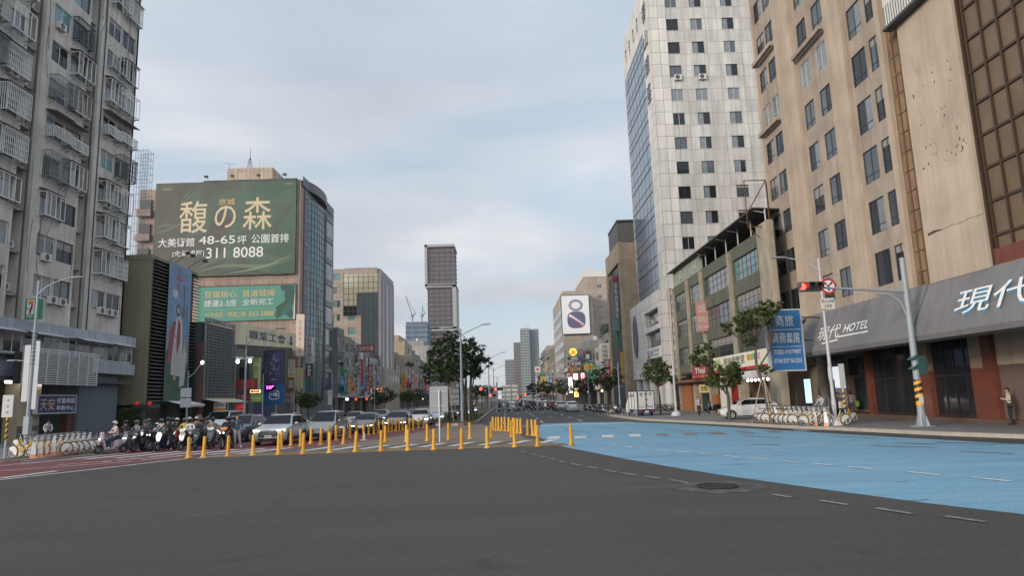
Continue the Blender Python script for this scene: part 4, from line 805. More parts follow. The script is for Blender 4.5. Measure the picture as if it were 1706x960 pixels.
vsign('far white roof sign with a red mark', 891, 611, 900, 621, 330, 'offwhite', [('', .3, .3, .7, .7, 'red', 'r')], group=GS, cat='sign', name='roof_sign')
for i, yy in enumerate(np.linspace(330, 430, 8)):
    c = (('far red sign', 'red'), ('far white sign', 'offwhite'), ('far green sign', 'green'), ('far orange sign', 'orange'), ('far navy sign', 'navy'))[i % 5]
    xx = 19.2-.0*i; r_ = sign('vertical_sign', 'small %s on the far right frontages, %s of eight going away' % (c[0], ORD[i]), front(yy), xx-1.4, 5+(i*1.7) % 4, xx+.2, 10+(i*2.3) % 5, c[1], [], group=GS)

SCOL = [('red', 'red'), ('white', 'offwhite'), ('green', 'green'), ('blue', 'blue'), ('yellow', flat('small yellow sign', (.6, .38, .04))), ('maroon', flat('small maroon sign', (.22, .035, .05))), ('pale', 'lightgrey'), ('orange', 'orange')]
def small_signs(side, X, ys, seed, where):
    rr = random.Random(seed); s = 1 if side == 'R' else -1; chars = '錢華美飯麗包大吉康明樂海香春'; seen = {}
    for i, y in enumerate(ys):
        cn, cm = rr.choice(SCOL); w = rr.uniform(.7, 1.3); h = rr.uniform(2.0, 4.6); z = rr.uniform(3.6, 7.5); x0 = X-s*(w+.3) if s > 0 else X+.3; seen[cn] = seen.get(cn, 0)+1
        if h > 3: ln = [(''.join(rr.choice(chars) for _ in range(3)), .2, .06, .8, .94, 'black' if cn in ('white', 'pale', 'yellow') else 'offwhite', 'v')]
        else: ln = [(rr.choice(chars), .15, .55, .85, .92, 'black' if cn in ('white', 'pale', 'yellow') else 'offwhite'), ('', .1, .1, .9, .4, rr.choice(('navy', 'red', 'cream')), 'r')]
        sign('vertical_sign', 'small %s sign sticking out %s, %s %s one going away' % (cn, where, ORD[seen[cn]-1], cn), front(y), x0, z, x0+w, z+h, cm, ln, thick=.25, group='small projecting signs '+where)
small_signs('R', 20.0, np.linspace(117, 236, 20), 5, 'from the right shophouses')

vsign('narrow pale blue lit sign inside the hotel arcade behind the bikes', 1343, 632, 1348.5, 672, 50, flat('lit blue sign', (.45, .75, 1), emit=.7, var=0), [], thick=.1, name='lit_sign')
for x_, w_, h_ in ((1352, 1.6, 2.5), (1300, 2.2, 2.3), (1325, 1.4, 2.2)):
    c = onX(x_, 690, 26.2); a = MB(); G.box(a, c[0]-w_/2, .36, -1.78, c[0]+w_/2, h_, -1.72); a.m = 1; G.box(a, c[0]-w_/2+.1, .5, -1.72, c[0]+w_/2-.1, h_-.1, -1.70); part(hot, 'shop_door', a, ['alu', 'curtain'], world=True)
# ================================================================== buildings on the left of the street
M['aptwall'] = mat('grey stained render', (.54, .51, .46), .9, var=.24, scale=.5, streak=.26); M['aptband'] = mat('blue grey band', (.36, .39, .43), .8, var=.1, scale=.5, streak=.25)
M['creamwall'] = mat('cream render', (.42, .36, .26), .85, var=.12, scale=.6, streak=.2); M['bluegrey'] = mat('dark blue grey render', (.11, .13, .155), .8, var=.12)
AX = -36.0; F = sideL(AX)
ap = thing('apartment_building', 'tall grey apartment block with caged windows and air conditioners', 'apartment block', (AX, 54, 0))
rows = [11.1+3.24*k for k in range(11)]
def ay(x, y=40): return onX(x, y, AX)[0]
B1, B2, C1, C2 = (ay(90), ay(120)), (ay(122.5), ay(149)), (ay(182.5), ay(204.5)), (ay(206), ay(228))
A1, A2 = (ay(8), ay(44)), (ay(-40), ay(2))
holes = []
for k, z in enumerate(rows):
    for ci, (p, q) in enumerate((A2, A1, B1, B2, C1, C2)): holes.append((p, z, q, z+1.75, k, ci))
ra, rb = ay(48.5), ay(67); rc, rd = ay(151.5), ay(164)
w_ = MB()
wall(F, w_, 40, 9, ra, 47, [h for h in holes if h[5] < 2], .2); wall(F, w_, rb, 9, rc, 47, [h for h in holes if h[5] in (2, 3)], .2); wall(F, w_, rd, 9, 64.3, 47, [h for h in holes if h[5] > 3], .2)
for p, q in ((ra, rb), (rc, rd)):
    Fi = sideL(AX-.9); w_.face([Fi(p, 9), Fi(q, 9), Fi(q, 47), Fi(p, 47)])
    for e in (p, q): w_.face([F(e, 9), F(e, 9, -.9), F(e, 47, -.9), F(e, 47)])
part(ap, 'wall', w_, 'aptwall', world=True)
block(ap, 'body', 'aptwall', AX-16, 38, 9, AX-.92, 64.28, 47)
a = MB(); a.box(AX-.9, 64.0, 9, AX, 64.3, 47); part(ap, 'end_wall', a, 'aptwall', world=True)
each(ap, 'pilaster', F, [(e-.22, 9, 0, e+.18, 47, .14) for e in (rb+.22, rd+.2)], mat('darker render', (.36, .34, .305), .9, var=.2, scale=.5, streak=.4))
gl = ['glass', 'glass2', 'curtain', 'glass', 'teal', 'glass2']
for i, h in enumerate(holes):
    k, ci = h[4], h[5]; t = (k in (7, 8) and ci in (2, 3)) or (k == 4 and ci == 4)
    window(ap, F, h[0], h[1], h[2], h[3], .15, nx=2, fm='white' if (i*5) % 3 else 'dark', gm='teal' if t else gl[(i*7+k) % 4], ft=.05)
def cage(root, F, u0, u1, z0, z1, pr, m, style):
    a = MB(); t = .042
    for z in ((z0, z1) if style != 'rail' else (z0, z0+.85)):
        F.box(a, u0, z, pr-t, u1, z+t*1.6, pr); F.box(a, u0, z, 0, u0+t, z+t*1.6, pr); F.box(a, u1-t, z, 0, u1, z+t*1.6, pr)
    top = z1 if style != 'rail' else z0+.85; n_ = max(3, int(round((u1-u0)/(.19 if style in ('bars', 'rail') else .6))))
    for i in range(n_+1):
        u = u0+(u1-u0)*i/n_; F.box(a, u-t*(.3 if style != 'panel' else .6), z0, pr-t, u+t*(.3 if style != 'panel' else .6), top, pr)
    for j in range(1, 5):
        w = pr*j/5
        if style in ('bars', 'rail'): F.box(a, u0, z0, w, u0+t, top, w+t*.8); F.box(a, u1-t, z0, w, u1, top, w+t*.8)
    if style == 'bars':
        for z in np.arange(z0+.45, z1, .48): F.box(a, u0, z, pr-t, u1, z+t*.8, pr+.005)
    if style == 'panel':
        a.m = 1
        for i in range(n_):
            p, q = u0+(u1-u0)*i/n_+t, u0+(u1-u0)*(i+1)/n_-t
            if i == 0 or (i*3+int(z0)) % 5 == 0:     # diamond grille
                dd = .17; c = -int((z1-z0)/dd)
                while c*dd < q-p:
                    for sg in (1, -1):
                        pts = []
                        for s_ in (0, 1):
                            uu = p if s_ == 0 else q; vv = (uu-p-c*dd); pts.append((uu, vv))
                        (ua, va), (ub, vb) = pts
                        if va < 0: ua, va = p+c*dd, 0
                        if vb > z1-z0: ub, vb = p+c*dd+(z1-z0), z1-z0
                        if ub > ua+.02:
                            if sg == 1: A_, B_ = F(ua, z0+va, pr-.012), F(ub, z0+vb, pr-.012)
                            else: A_, B_ = F(ua, z1-va, pr-.018), F(ub, z1-vb, pr-.018)
                            a.tube([A_, B_], .008, 3, caps=False)
                    c += 1
        a.m = 0
    a.m = 2
    for w in np.linspace(.1, pr, 5): F.box(a, u0, z0-.03, w-.02, u1, z0, w)
    if int(u0*3+z0*5) % 3 or style == 'rail':
        zt = z1+.12; a.m = 3; a.hexa([F(u0-.1, zt+.22, 0), F(u1+.1, zt+.22, 0), F(u1+.1, zt, pr+.12), F(u0-.1, zt, pr+.12), F(u0-.1, zt+.25, 0), F(u1+.1, zt+.25, 0), F(u1+.1, zt+.03, pr+.12), F(u0-.1, zt+.03, pr+.12)])
    a.m = 2
    for u in (u0+.25, u1-.25): a.bar(F(u, z0-.05, pr-.1), F(u, z0-.5, .02), .03); a.bar(F(u, z0-.06, 0), F(u, z0-.06, pr), .03)
    return part(root, 'window_cage', a, [m, m, 'dark', 'grey'], world=True)
CG = {(9, 4): ('c', 'panel', 'white'), (7, 4): ('c', 'panel', 'white'), (6, 4): ('c', 'panel', 'white'), (5, 4): ('c', 'rail', 'white'), (4, 5): ('s', 'bars', 'dark'), (3, 4): ('c', 'panel', 'white'), (2, 4): ('c', 'panel', 'white'), (1, 4): ('c', 'panel', 'white'),
      (9, 3): ('s', 'panel', 'white'), (7, 3): ('s', 'bars', 'dark'), (6, 3): ('s', 'panel', 'white'), (5, 2): ('s', 'bars', 'grey'), (5, 3): ('s', 'panel', 'white'), (4, 2): ('c', 'rail', 'white'), (3, 2): ('s', 'bars', 'grey'), (3, 3): ('s', 'panel', 'white'), (2, 2): ('s', 'panel', 'white'),
      (8, 0): ('s', 'panel', 'white'), (7, 1): ('s', 'panel', 'white'), (7, 0): ('s', 'panel', 'white'), (6, 1): ('s', 'panel', 'white'), (6, 0): ('s', 'bars', 'white'), (5, 1): ('s', 'bars', 'white'), (5, 0): ('s', 'bars', 'grey'), (4, 1): ('s', 'bars', 'white'), (3, 1): ('s', 'bars', 'white'), (2, 1): ('s', 'panel', 'white'), (3, 0): ('s', 'panel', 'white'), (2, 0): ('s', 'panel', 'white'), (10, 4): ('c', 'panel', 'white'), (10, 2): ('c', 'bars', 'white')}
CC = [A2, A1, B1, B2, C1, C2]
for (k, ci), (md, st, m) in CG.items():
    p, q = CC[ci]
    crr = random.Random(k*13+ci); z_ = rows[k]; jit = lambda: crr.uniform(-.1, .1); mm = m if crr.random() < .7 else 'offwhite'
    if md == 'c':
        q2 = CC[ci+1]; cut = crr.uniform(-.3, .3); st2 = st if st == 'rail' else crr.choice((st, 'bars', st))
        cage(ap, F, p-.08, q+.15+cut, z_-.12+jit(), z_+1.85+jit(), crr.uniform(.6, .85), mm, st); cage(ap, F, max(q+.25+cut, q2[0]-.2), q2[1]+.1, z_-.12+jit(), z_+1.85+jit(), crr.uniform(.5, .8), m, st2)
    else: cage(ap, F, p-.1, q+.12+jit(), z_-.12+jit(), z_+1.85+jit(), crr.uniform(.55, .85), mm, st)
Fi = sideL(AX-.9)
for k in range(11):
    if k % 3 != 1: aircon(ap, Fi, rc+.15, rows[k]+(.2 if k % 2 else -.3), .1, .85, .6)
    if k % 4 != 2: aircon(ap, Fi, ra+.2, rows[k]+.1, .1, .9, .6)
    each(ap, 'recess_slab', Fi, [(ra, rows[k]-.25, 0, rb, rows[k]-.12, .8), (rc, rows[k]-.2, 0, rd, rows[k]-.08, .7)], 'concrete')
for (k, ci, du) in ((8, 1, 1.0), (7, 2, .2), (5, 1, .6), (0, 2, 1.6), (0, 3, .4), (0, 4, .8), (0, 5, .6), (0, 4, 1.9), (4, 0, .5), (3, 4, .7), (6, 4, .5), (1, 2, .5), (0, 1, .4)): aircon(ap, F, CC[ci][0]+du, rows[k]-.35, .04, .85, .6)
rr = random.Random(5); a = MB()
for i in range(26):     # loose cables
    u = rr.uniform(44, 64); z = rr.uniform(12, 42); a.tube([F(u, z, .03), F(u+rr.uniform(-.2, .2), z-rr.uniform(1, 3), .04), F(u+rr.uniform(-.5, .5), z-rr.uniform(3, 5), .03)], .018, 4)
for e in (rb-.1, rd-.1, 58.8): a.tube([F(e, 9, .05), F(e, 46, .05)], .05, 6)
part(ap, 'cable', a, 'dark', world=True)
# lower storeys: grey blue bands, awnings, slatted screen
each(ap, 'band', F, [(38, 8.2, -1, 65.6, 9.05, .7), (rb+6, 5.5, -1, 65.6, 6.5, .72), (38, 5.5, -1, 47.5, 6.6, .72)], 'aptband')
hol = []
u = 40.2
while u < 64.5: hol.append((u, 6.65, u+1.9, 8.1)); u += 2.15
w_ = MB(); F4 = sideL(AX+.35); wall(F4, w_, 38, 6.5, 65.4, 8.25, hol, .25); part(ap, 'mezzanine_wall', w_, 'aptband', world=True)
for i, h in enumerate(hol): window(ap, F4, *h, .1, nx=2, fm='white', gm=('curtain', 'glass', 'glass2')[i % 3], ft=.06)
for p, q in ((45, 49.5), (50.6, 54.2), (56.4, 60.5), (61.2, 64.2)):
    a = MB(); zt = 8.15; a.hexa([F(p, zt+.15, .7), F(q, zt+.15, .7), F(q, zt-.15, 1.6), F(p, zt-.15, 1.6), F(p, zt+.19, .7), F(q, zt+.19, .7), F(q, zt-.11, 1.6), F(p, zt-.11, 1.6)]); part(ap, 'awning', a, 'lightgrey', world=True)
a = MB(); y0, y1 = onX(33, 640, AX+1.5)[0], onX(158, 640, AX+1.5)[0]; F5 = sideL(AX+1.5)
for z in np.arange(4.35, 6.9, .17): F5.box(a, y0, z, 0, y1, z+.09, .1)
for y in np.linspace(y0, y1, 8): F5.box(a, y-.04, 4.3, .1, y+.04, 6.95, .16)
part(ap, 'slatted_screen', a, 'alu', world=True)
block(ap, 'screen_backing', 'dark', AX+.9, y0+.05, 4.35, AX+1.3, y1-.05, 6.6)
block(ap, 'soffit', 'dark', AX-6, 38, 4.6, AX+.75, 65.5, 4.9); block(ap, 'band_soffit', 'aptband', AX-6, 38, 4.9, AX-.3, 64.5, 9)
a = MB()
for x_ in (28, 92): pass
y2 = onX(27, 700, AX)[0]; y3 = onX(63, 700, AX)[0]; F.box(a, y2, .15, -1, y3, 4.7, .1); part(ap, 'cream_column', a, 'creamwall', world=True); each(ap, 'cream_wall', F, [(38, .15, -3, 47, 4.7, -2.6)], 'creamwall')
a = MB(); F.box(a, y2, .15, .1, y3, 1.3, .14); part(ap, 'column_base', a, mat('grey green dado', (.10, .10, .085), .7), world=True)
y4, y5 = onX(125, 690, AX)[0], onX(174, 690, AX)[0]; block(ap, 'side_wall', 'bluegrey', AX-6, y4, .15, AX+.2, y5+1.5, 5.2)
block(ap, 'rear_wall', 'interior', AX-6.4, 37, .15, AX-6.1, 65, 5.0); block(ap, 'lobby_wall', 'interior', AX-4.2, y3, .15, AX-4, y4, 4.7)
a = MB(); F.box(a, y3+.4, .15, -2.2, y3+2.6, 2.6, -2.1); F.box(a, y3+3.2, 2.9, -2.2, y4-.4, 4.4, -2.1); part(ap, 'entrance', a, 'glass2', world=True)
a = MB(); F.box(a, onX(112, 700, AX)[0], .15, -.6, y4-.05, 3.2, 0); part(ap, 'red_tile_column', a, mat('dark red tile', (.09, .03, .025), .6, var=.2), world=True)
for x_, dx in ((22, 1.9), (93, 1.9), (64, 1.2)):
    c = onX(x_, 641, AX+.2); a = MB(); F.box(a, c[0]-.75, 4.42, .1, c[0]+.75, 4.58, .3); part(ap, 'tube_light', a, 'lamp', world=True)
S7 = front(49.5)
x0, z0 = onY(46, 533, 49.5); x1, z1 = onY(73, 499, 49.5)
r_ = sign('store_sign', 'green backed convenience store sign with an orange and red numeral behind the street lamp', S7, x0, z0, x1, z1, 'green', [], thick=.35)
a = MB(); w_, h_ = x1-x0, z1-z0; a.m = 0; S7.box(a, x0+.12*w_, z0+.24*h_, .35, x0+.62*w_, z0+.95*h_, .36); a.m = 1; S7.box(a, x0+.2*w_, z0+.72*h_, .36, x0+.55*w_, z0+.9*h_, .38)
a.m = 2; a.face([S7(x0+.55*w_, z0+.72*h_, .38), S7(x0+.42*w_, z0+.72*h_, .38), S7(x0+.27*w_, z0+.28*h_, .38), S7(x0+.42*w_, z0+.28*h_, .38)]); a.m = 3; text(a, S7, 'ELEVEn', x0+.14*w_, z0+.46*h_, x0+.6*w_, z0+.57*h_, w=.39); a.m = 0; text(a, S7, '門市', x0+.15*w_, z0+.03*h_, x0+.6*w_, z0+.2*h_, w=.37)
part(r_, 'emblem', a, ['white', 'orange', 'red', 'green'], world=True)
yA, zA = onX(62, 689, AX+.9); yB = onX(125, 689, AX+.9)[0]; zB = onX(93, 660, AX+.9)[1]
sign('shop_sign', 'dark blue shop sign with gold and white characters over the clinic doorway', sideL(AX+.6), yA, zA, yB, zB, 'navy', [('天安', .05, .15, .42, .85, 'gold'), ('兒童美語', .47, .56, .97, .88, 'white'), ('早教中心', .47, .13, .97, .42, 'white')], thick=.3, frame='lightgrey')
vb = MB(); y_ = onX(127, 590, AX)[0]
# ---------------------------------------------------------------- olive rendered building with the banner
OLX = -34.5; OLY = 66.8; F = sideL(OLX); P = front(OLY)
M['oliverender'] = mat('olive render', (.22, .205, .14), .85, var=.08, scale=.4, streak=.12)
ol = thing('louvred_building', 'olive rendered building with horizontal louvres down its street side', 'building', (OLX-3, OLY+5, 0))
block(ol, 'wall', 'oliverender', OLX-12, OLY, 2.75, OLX-.9, OLY+10.4, 17.3); a = MB(); a.box(OLX-.9, OLY, 2.75, OLX-.35, OLY+.5, 17.3); part(ol, 'corner_wall', a, 'oliverender', world=True)
a = MB(); a.box(OLX-12, OLY-.05, 17.0, OLX-.3, OLY+10, 17.5); part(ol, 'parapet', a, 'oliverender', world=True)
a = MB()
for z in np.arange(3.0, 17.3, .36): a.hexa([F(OLY+.3, z, 0), F(OLY+10.5, z, 0), F(OLY+10.5, z+.1, -.5), F(OLY+.3, z+.1, -.5), F(OLY+.3, z+.06, 0), F(OLY+10.5, z+.06, 0), F(OLY+10.5, z+.16, -.5), F(OLY+.3, z+.16, -.5)])
part(ol, 'louvre', a, mat('grey olive slat', (.14, .14, .115), .6, var=.1), world=True)
a = MB()
for y in np.arange(OLY+.4, OLY+10.6, 1.7): F.box(a, y-.05, 2.9, -.6, y+.05, 17.3, -.5)
part(ol, 'louvre_post', a, 'dark', world=True); block(ol, 'louvre_backing', 'black', OLX-.88, OLY+.3, 2.8, OLX-.8, OLY+10.3, 17.2)
block(ol, 'shopfront', mat('dark green glass', (.02, .032, .03), .15, spec=.8), OLX-12, OLY+1.5, .15, OLX-1, OLY+10.3, 2.75)
a = MB(); a.box(OLX-.9, OLY+.1, .15, OLX-.5, OLY+.6, 2.75); a.box(OLX-.9, OLY+9.8, .15, OLX-.4, OLY+10.3, 2.9); part(ol, 'post', a, mat('green grey post', (.10, .13, .12), .6), world=True)
a = MB(); a.box(OLX-1.2, OLY-.5, 2.35, OLX+.2, OLY+2, 2.75); part(ol, 'entrance_soffit', a, 'dark', world=True)
# banner hung on the louvres
y0, y1 = onX(281, 500, OLX+.2)[0], onX(318.5, 500, OLX+.2)[0]; z0, z1 = 3.0, 17.3; BF = sideL(OLX+.12)
bnr = thing('banner', 'tall painted banner of a robed figure under a red cross on the louvres', 'banner', (OLX+.12, (y0+y1)/2, z0))
def pb(u, v, w=.03): return BF(y0+(y1-y0)*u, z0+(z1-z0)*v, w)
skym = mat('painted sky', (.15, .25, .38), .6, var=.35, scale=.55); grm = mat('painted meadow', (.05, .10, .055), .6, var=.35, scale=1.1)
a = MB(); BF.box(a, y0, z0, 0, y1, z1, .03); a.m = 1
n_ = 14; a.face([pb(0, .003, .034), pb(1, .003, .034)]+[pb(1-i/n_, .33+.05*math.sin(i*1.1)-.10*(1-i/n_), .034) for i in range(n_+1)])
a.m = 2; a.face([pb(0, .40, .033), pb(1, .28, .033), pb(1, .44, .033), pb(.55, .52, .033), pb(.2, .47, .033), pb(0, .55, .033)])
part(bnr, 'cloth', a, [skym, grm, mat('painted hills', (.20, .22, .24), .6, var=.3, scale=.8)], world=True)
a = MB()
a.m = 0; a.face([pb(*q, .040) for q in ((.24, .19), (.66, .18), (.70, .40), (.66, .58), (.52, .63), (.36, .59), (.26, .42))])             # robe
a.m = 1; a.face([pb(*q, .046) for q in ((.07, .27), (.24, .28), (.31, .44), (.38, .575), (.28, .58), (.13, .50))]); a.face([pb(*q, .047) for q in ((.46, .60), (.58, .57), (.60, .44), (.47, .33), (.42, .44))])
a.m = 2
for q in (.28, .34, .40, .46, .52, .58, .63): a.face([pb(q, .20, .044), pb(q+.02, .20, .044), pb(.47+.5*(q-.46), .56-abs(q-.46)*.3, .044)])
a.m = 3; a.face([pb(.46+.075*math.cos(t), .66+.03*math.sin(t), .050) for t in [2*math.pi*k/14 for k in range(14)]]); a.face([pb(*q, .049) for q in ((.34, .155), (.46, .15), (.46, .18), (.36, .19))])
a.face([pb(*q, .052) for q in ((.30, .46), (.38, .45), (.40, .48), (.32, .49))])
a.m = 4; a.face([pb(.455+.105*math.cos(t), .665+.045*math.sin(t), .048) for t in [2*math.pi*k/14 for k in range(14)]]); a.face([pb(*q, .051) for q in ((.42, .625), (.50, .625), (.485, .645), (.435, .645))])
a.m = 5; a.face([pb(*q, .045) for q in ((.70, .12), (.725, .12), (.80, .46), (.775, .46))]); a.face([pb(*q, .042) for q in ((.62, .10), (.84, .12), (.92, .34), (.78, .42), (.68, .30))])
a.m = 6; a.face([pb(*q, .045) for q in ((.415, .785), (.455, .785), (.455, .985), (.415, .985))]); a.face([pb(*q, .046) for q in ((.29, .895), (.61, .885), (.61, .90), (.29, .912))])
a.m = 4; vtext(a, lambda u, v, w=0: pb((u), v, .045), '基督教浸信會', .66, .62, .74, .86); vtext(a, lambda u, v, w=0: pb(u, v, .045), '榮耀堂', .80, .60, .87, .72)
a.m = 5; a.face([pb(.30+.13*math.cos(t), .78+.03*math.sin(t*1.0), .036) for t in [2*math.pi*k/14 for k in range(14)]])
part(bnr, 'picture', a, [mat('painted robe', (.52, .48, .50), .6, var=.2, scale=2), mat('painted cloak', (.24, .07, .08), .6, var=.3, scale=2), flat('robe fold', (.28, .25, .29)), flat('painted skin', (.40, .27, .20)), flat('painted dark', (.06, .05, .05)), flat('painted pale', (.46, .46, .46)), flat('painted red', (.45, .02, .03))], world=True)
a = MB()
for u_, q in ((.12, (334, 436)), (.35, (345, 432)), (.95, (358, 440))):
    y_ = y0+(y1-y0)*u_; a.tube([(OLX-.2, y_, 17.5), (OLX+1.1, y_, 18.4), (OLX+1.6, y_, 18.3)], .035, 6); a.box(OLX+1.5, y_-.2, 18.1, OLX+1.9, y_+.2, 18.4)
solo('floodlight_rail', 'black floodlights on bent arms above the painted banner', 'floodlights', a, 'dark')
# wire frame on the roof behind
a = MB(); x0, zz0 = onY(219, 384, 74); x1, zz1 = onY(247, 248, 74)
for i in range(6): x = x0+(x1-x0)*i/5; a.bar((x, 74, 17.4), (x, 74, zz1), .035); a.bar((x, 75.2, 17.4), (x, 75.2, zz1), .035)
for z in np.arange(17.6, zz1+.01, .85): a.bar((x0, 74, z), (x1, 74, z), .03); a.bar((x1, 74, z), (x1, 75.2, z), .03); a.bar((x0, 75.2, z), (x1, 75.2, z), .03)
solo('wire_frame', 'tall empty wire grid sign frame standing on the olive building roof', 'sign frame', a, 'grey')
# shop bits at its foot
a = MB(); y0, y1 = onX(252, 675, OLX)[0], onX(316, 675, OLX)[0]; a.hexa([F(y0+3.2, 3.0, 0), F(y1, 3.0, 0), F(y1, 2.55, 1.7), F(y0+3.2, 2.55, 1.7), F(y0+3.2, 3.06, 0), F(y1, 3.06, 0), F(y1, 2.61, 1.7), F(y0+3.2, 2.61, 1.7)])
for y in np.arange(y0+3.2, y1-.2, .3): a.box(OLX+1.66, y, 2.38, OLX+1.7, y+.15, 2.6)
solo('shop_awning', 'white scalloped awning at the foot of the painted banner', 'awning', a, 'white')
for i, (x, y) in enumerate(((228, 673), (249, 673))):
    c = onY(x, y, OLY-.4); a = MB(); a.ell((0, 0, 0), .19, .19, .21, 12, 8); a.m = 1; a.tube([(0, 0, .25), (0, 0, .5)], .02, 5); a.tube([(0, 0, -.45), (0, 0, -.25)], .05, 6)
    solo('paper_lantern', ('larger red lantern hanging over the planted doorway of the olive building', 'smaller red lantern hanging by the green grey post of the olive building')[i], 'lantern', a, [flat('lantern red %d' % i, (.5, .02, .015), emit=.25, var=0), 'dark'], smooth=True, loc=(c[0], OLY-.4, c[1]))
# ---------------------------------------------------------------- dark slatted shop screen, corner screen
LX = -33.4; F = sideL(LX); y0, y1 = 76.4, 85.0
sc = thing('screened_building', 'small shop building behind a tall dark slatted steel screen', 'building', (LX-3, 80, 0))
a = MB()
for z in np.arange(3.3, 12.1, .34): F.box(a, y0, z, 0, y1, z+.2, .05)
part(sc, 'slat', a, mat('dark green grey slat', (.085, .10, .10), .5, var=.2), world=True)
a = MB()
for y in np.linspace(y0, y1, 9): F.box(a, y-.05, 3.2, -.08, y+.05, 12.2, 0)
F.box(a, y0-.1, 3.2, -.1, y0, 12.25, .1); F.box(a, y1, 3.2, -.1, y1+.1, 12.25, .1); F.box(a, y0, 12.15, -.1, y1, 12.3, .1); part(sc, 'frame', a, 'grey', world=True)
block(sc, 'body', mat('screen backing', (.05, .062, .06), .7, var=.3, scale=2), LX-12, y0+.1, 3.0, LX-.5, y1, 11.8); block(sc, 'shopfront', 'dark', LX-4, y0, .15, LX-3.7, y1, 3)
a = MB(); a.hexa([F(y0+.2, 3.2, 0), F(y1, 3.2, 0), F(y1, 2.75, 1.8), F(y0+.2, 2.75, 1.8), F(y0+.2, 3.26, 0), F(y1, 3.26, 0), F(y1, 2.81, 1.8), F(y0+.2, 2.81, 1.8)]); part(sc, 'awning', a, 'cream', world=True)
a = MB(); a.box(LX-.4, y0-.9, .15, LX, y0-.1, 9.5); part(sc, 'brick_edge', a, mat('dark brick', (.10, .04, .03), .8, tile=(.3, .1, (.06, .05, .045), .01), var=.2), world=True)
vsign('small white and orange shop board under the cream awning', 356.5, 671, 376, 685, 77.5, 'offwhite', [('', 0, 0, 1, .3, 'orange', 'r'), ('現做', .06, .35, .3, .9, 'red'), ('古早味便當', .36, .5, .96, .8, 'navy')], thick=.1)
vsign('small salmon board with red writing beside the white van', 327, 691.5, 336, 703, 74, flat('salmon board', (.55, .30, .22)), [('便當', .15, .2, .85, .8, 'red')], thick=.1)
# ---------------------------------------------------------------- union building: yellow corrugated sign over a row of shop boards
un = thing('corner_shops', 'dark low corner shop block under a long yellow corrugated fascia', 'building', (-38, 98, 0))
pA = (*onX(389, 540, -33.6)[:1],); A_ = Vector((-33.6, onX(389, 540, -33.6)[0])); zT = 12.4; B_ = Vector(gr(491, 557, zT))
ud = (B_-A_); Lw = ud.length; ud.normalize(); nd = Vector((ud.y, -ud.x))
if nd.dot(-A_) < 0: nd = -nd
U = Face(A_.x, A_.y, (ud.x, ud.y), (nd.x, nd.y))
zB0 = onX(389, 574, -33.6)[1]; zB0 = max(9.6, zB0)
a = MB(); a.prism([(0, zB0), (Lw, 10.35), (Lw, zT), (Lw*.03, zT+.25), (0, zT+.2)], lambda u, v: U(u, v, 0), lambda u, v: U(u, v, .25)); part(un, 'fascia', a, mat('yellow corrugated sheet', (.68, .61, .41), .6, corr=.32, var=.1, scale=.6, streak=.22), world=True)
a = MB(); text(a, U, '職業工會', Lw*.2, 10.75, Lw*.80, 11.95, w=.29, bold=.03); a.face([U(Lw*u, v, .29) for u, v in ((.885, 11.95), (.915, 11.95), (.915, 11.0), (.945, 11.0), (.90, 10.6), (.855, 11.0), (.885, 11.0))]); part(un, 'lettering', a, flat('deep blue', (.03, .05, .14)), world=True)
block(un, 'body', mat('dark grey wall', (.10, .095, .09), .85, var=.3, scale=.7, streak=.3), -52, 86, 0, -35.2, 113.5, 12.0)  # dark grey wall, mottled and streaked downward
block(un, 'balcony_wall', 'concrete', -36.2, 85.4, 8.4, -34.2, 91, 9.7)
each(un, 'window_band', sideL(-35.19), [(y, 5.2+.3*(i % 2), 0, y+2.6, 7.4, .14) for i, y in enumerate(np.arange(87, 113, 4.2))], 'glass')
each(un, 'pillar', sideL(-35.2), [(y-.3, .1, 0, y+.3, 8.5, .6) for y in (86.2, 95, 104, 113)], 'concrete')
M['salmon'] = flat('bright red letter', (.62, .10, .09))
GL = 'boards crowded on the corner shop block'
def ls(label, x0, y0, x1, y1, Y, bgm, lines, **k): return vsign(label, x0, y0, x1, y1, Y, bgm, lines, group=GL, **k)
ls('lime green vertical board with white numerals', 422, 596.5, 435.5, 649, 92, 'lime', [('10e', .12, .72, .88, .88, 'white'), ('買一送一', .2, .56, .8, .62, 'white'), ('特價中', .2, .47, .8, .53, 'white'), ('限時', .2, .38, .8, .44, 'white'), ('', .8, 0, 1, 1, 'offwhite', 'r')])
ls('large dark red board with two rows of characters', 391, 631.5, 429, 650, 90, mat('dark red board', (.24, .035, .035), .6, var=.2), [('高價收購', .08, .54, .92, .94, 'salmon'), ('中古車業', .08, .08, .92, .46, 'salmon'), ('', .78, .1, .92, .46, 'rust', 'r')])
ls('square dark red board with one white outlined word', 395, 655.5, 417, 669, 89, mat('dark red board two', (.18, .025, .03), .6), [('匯豐', .1, .15, .62, .85, 'pink'), ('●', .7, .3, .9, .7, 'red')])
ls('lime green square board with a white word', 419, 656.5, 437.5, 671, 89.5, flat('lime square', (.20, .34, .06)), [('Kaori', .12, .35, .9, .7, 'white'), ('', .1, .2, .9, .25, 'white', 'r')])
ls('small lit red and yellow board', 418.5, 649.8, 434.5, 655.2, 88, flat('lit board yellow', (1, .75, .35), emit=1.2, var=0), [('', .06, .15, .94, .85, 'dark', 'r'), ('營業中', .3, .25, .8, .75, 'redlamp')])
ls('tall dark poster with a pale glinting picture above the blue panel', 440.5, 585, 475.5, 640, 96, mat('dark poster', (.06, .062, .12), .4, var=.5, scale=.7), [('HERO', .38, .1, .62, .14, 'offwhite')], frame='dark')
r_ = ls('bright blue panel with a white rounded emblem', 437.6, 640.5, 474.5, 675, 95.5, mat('strong blue panel', (.015, .10, .27), .5), [])
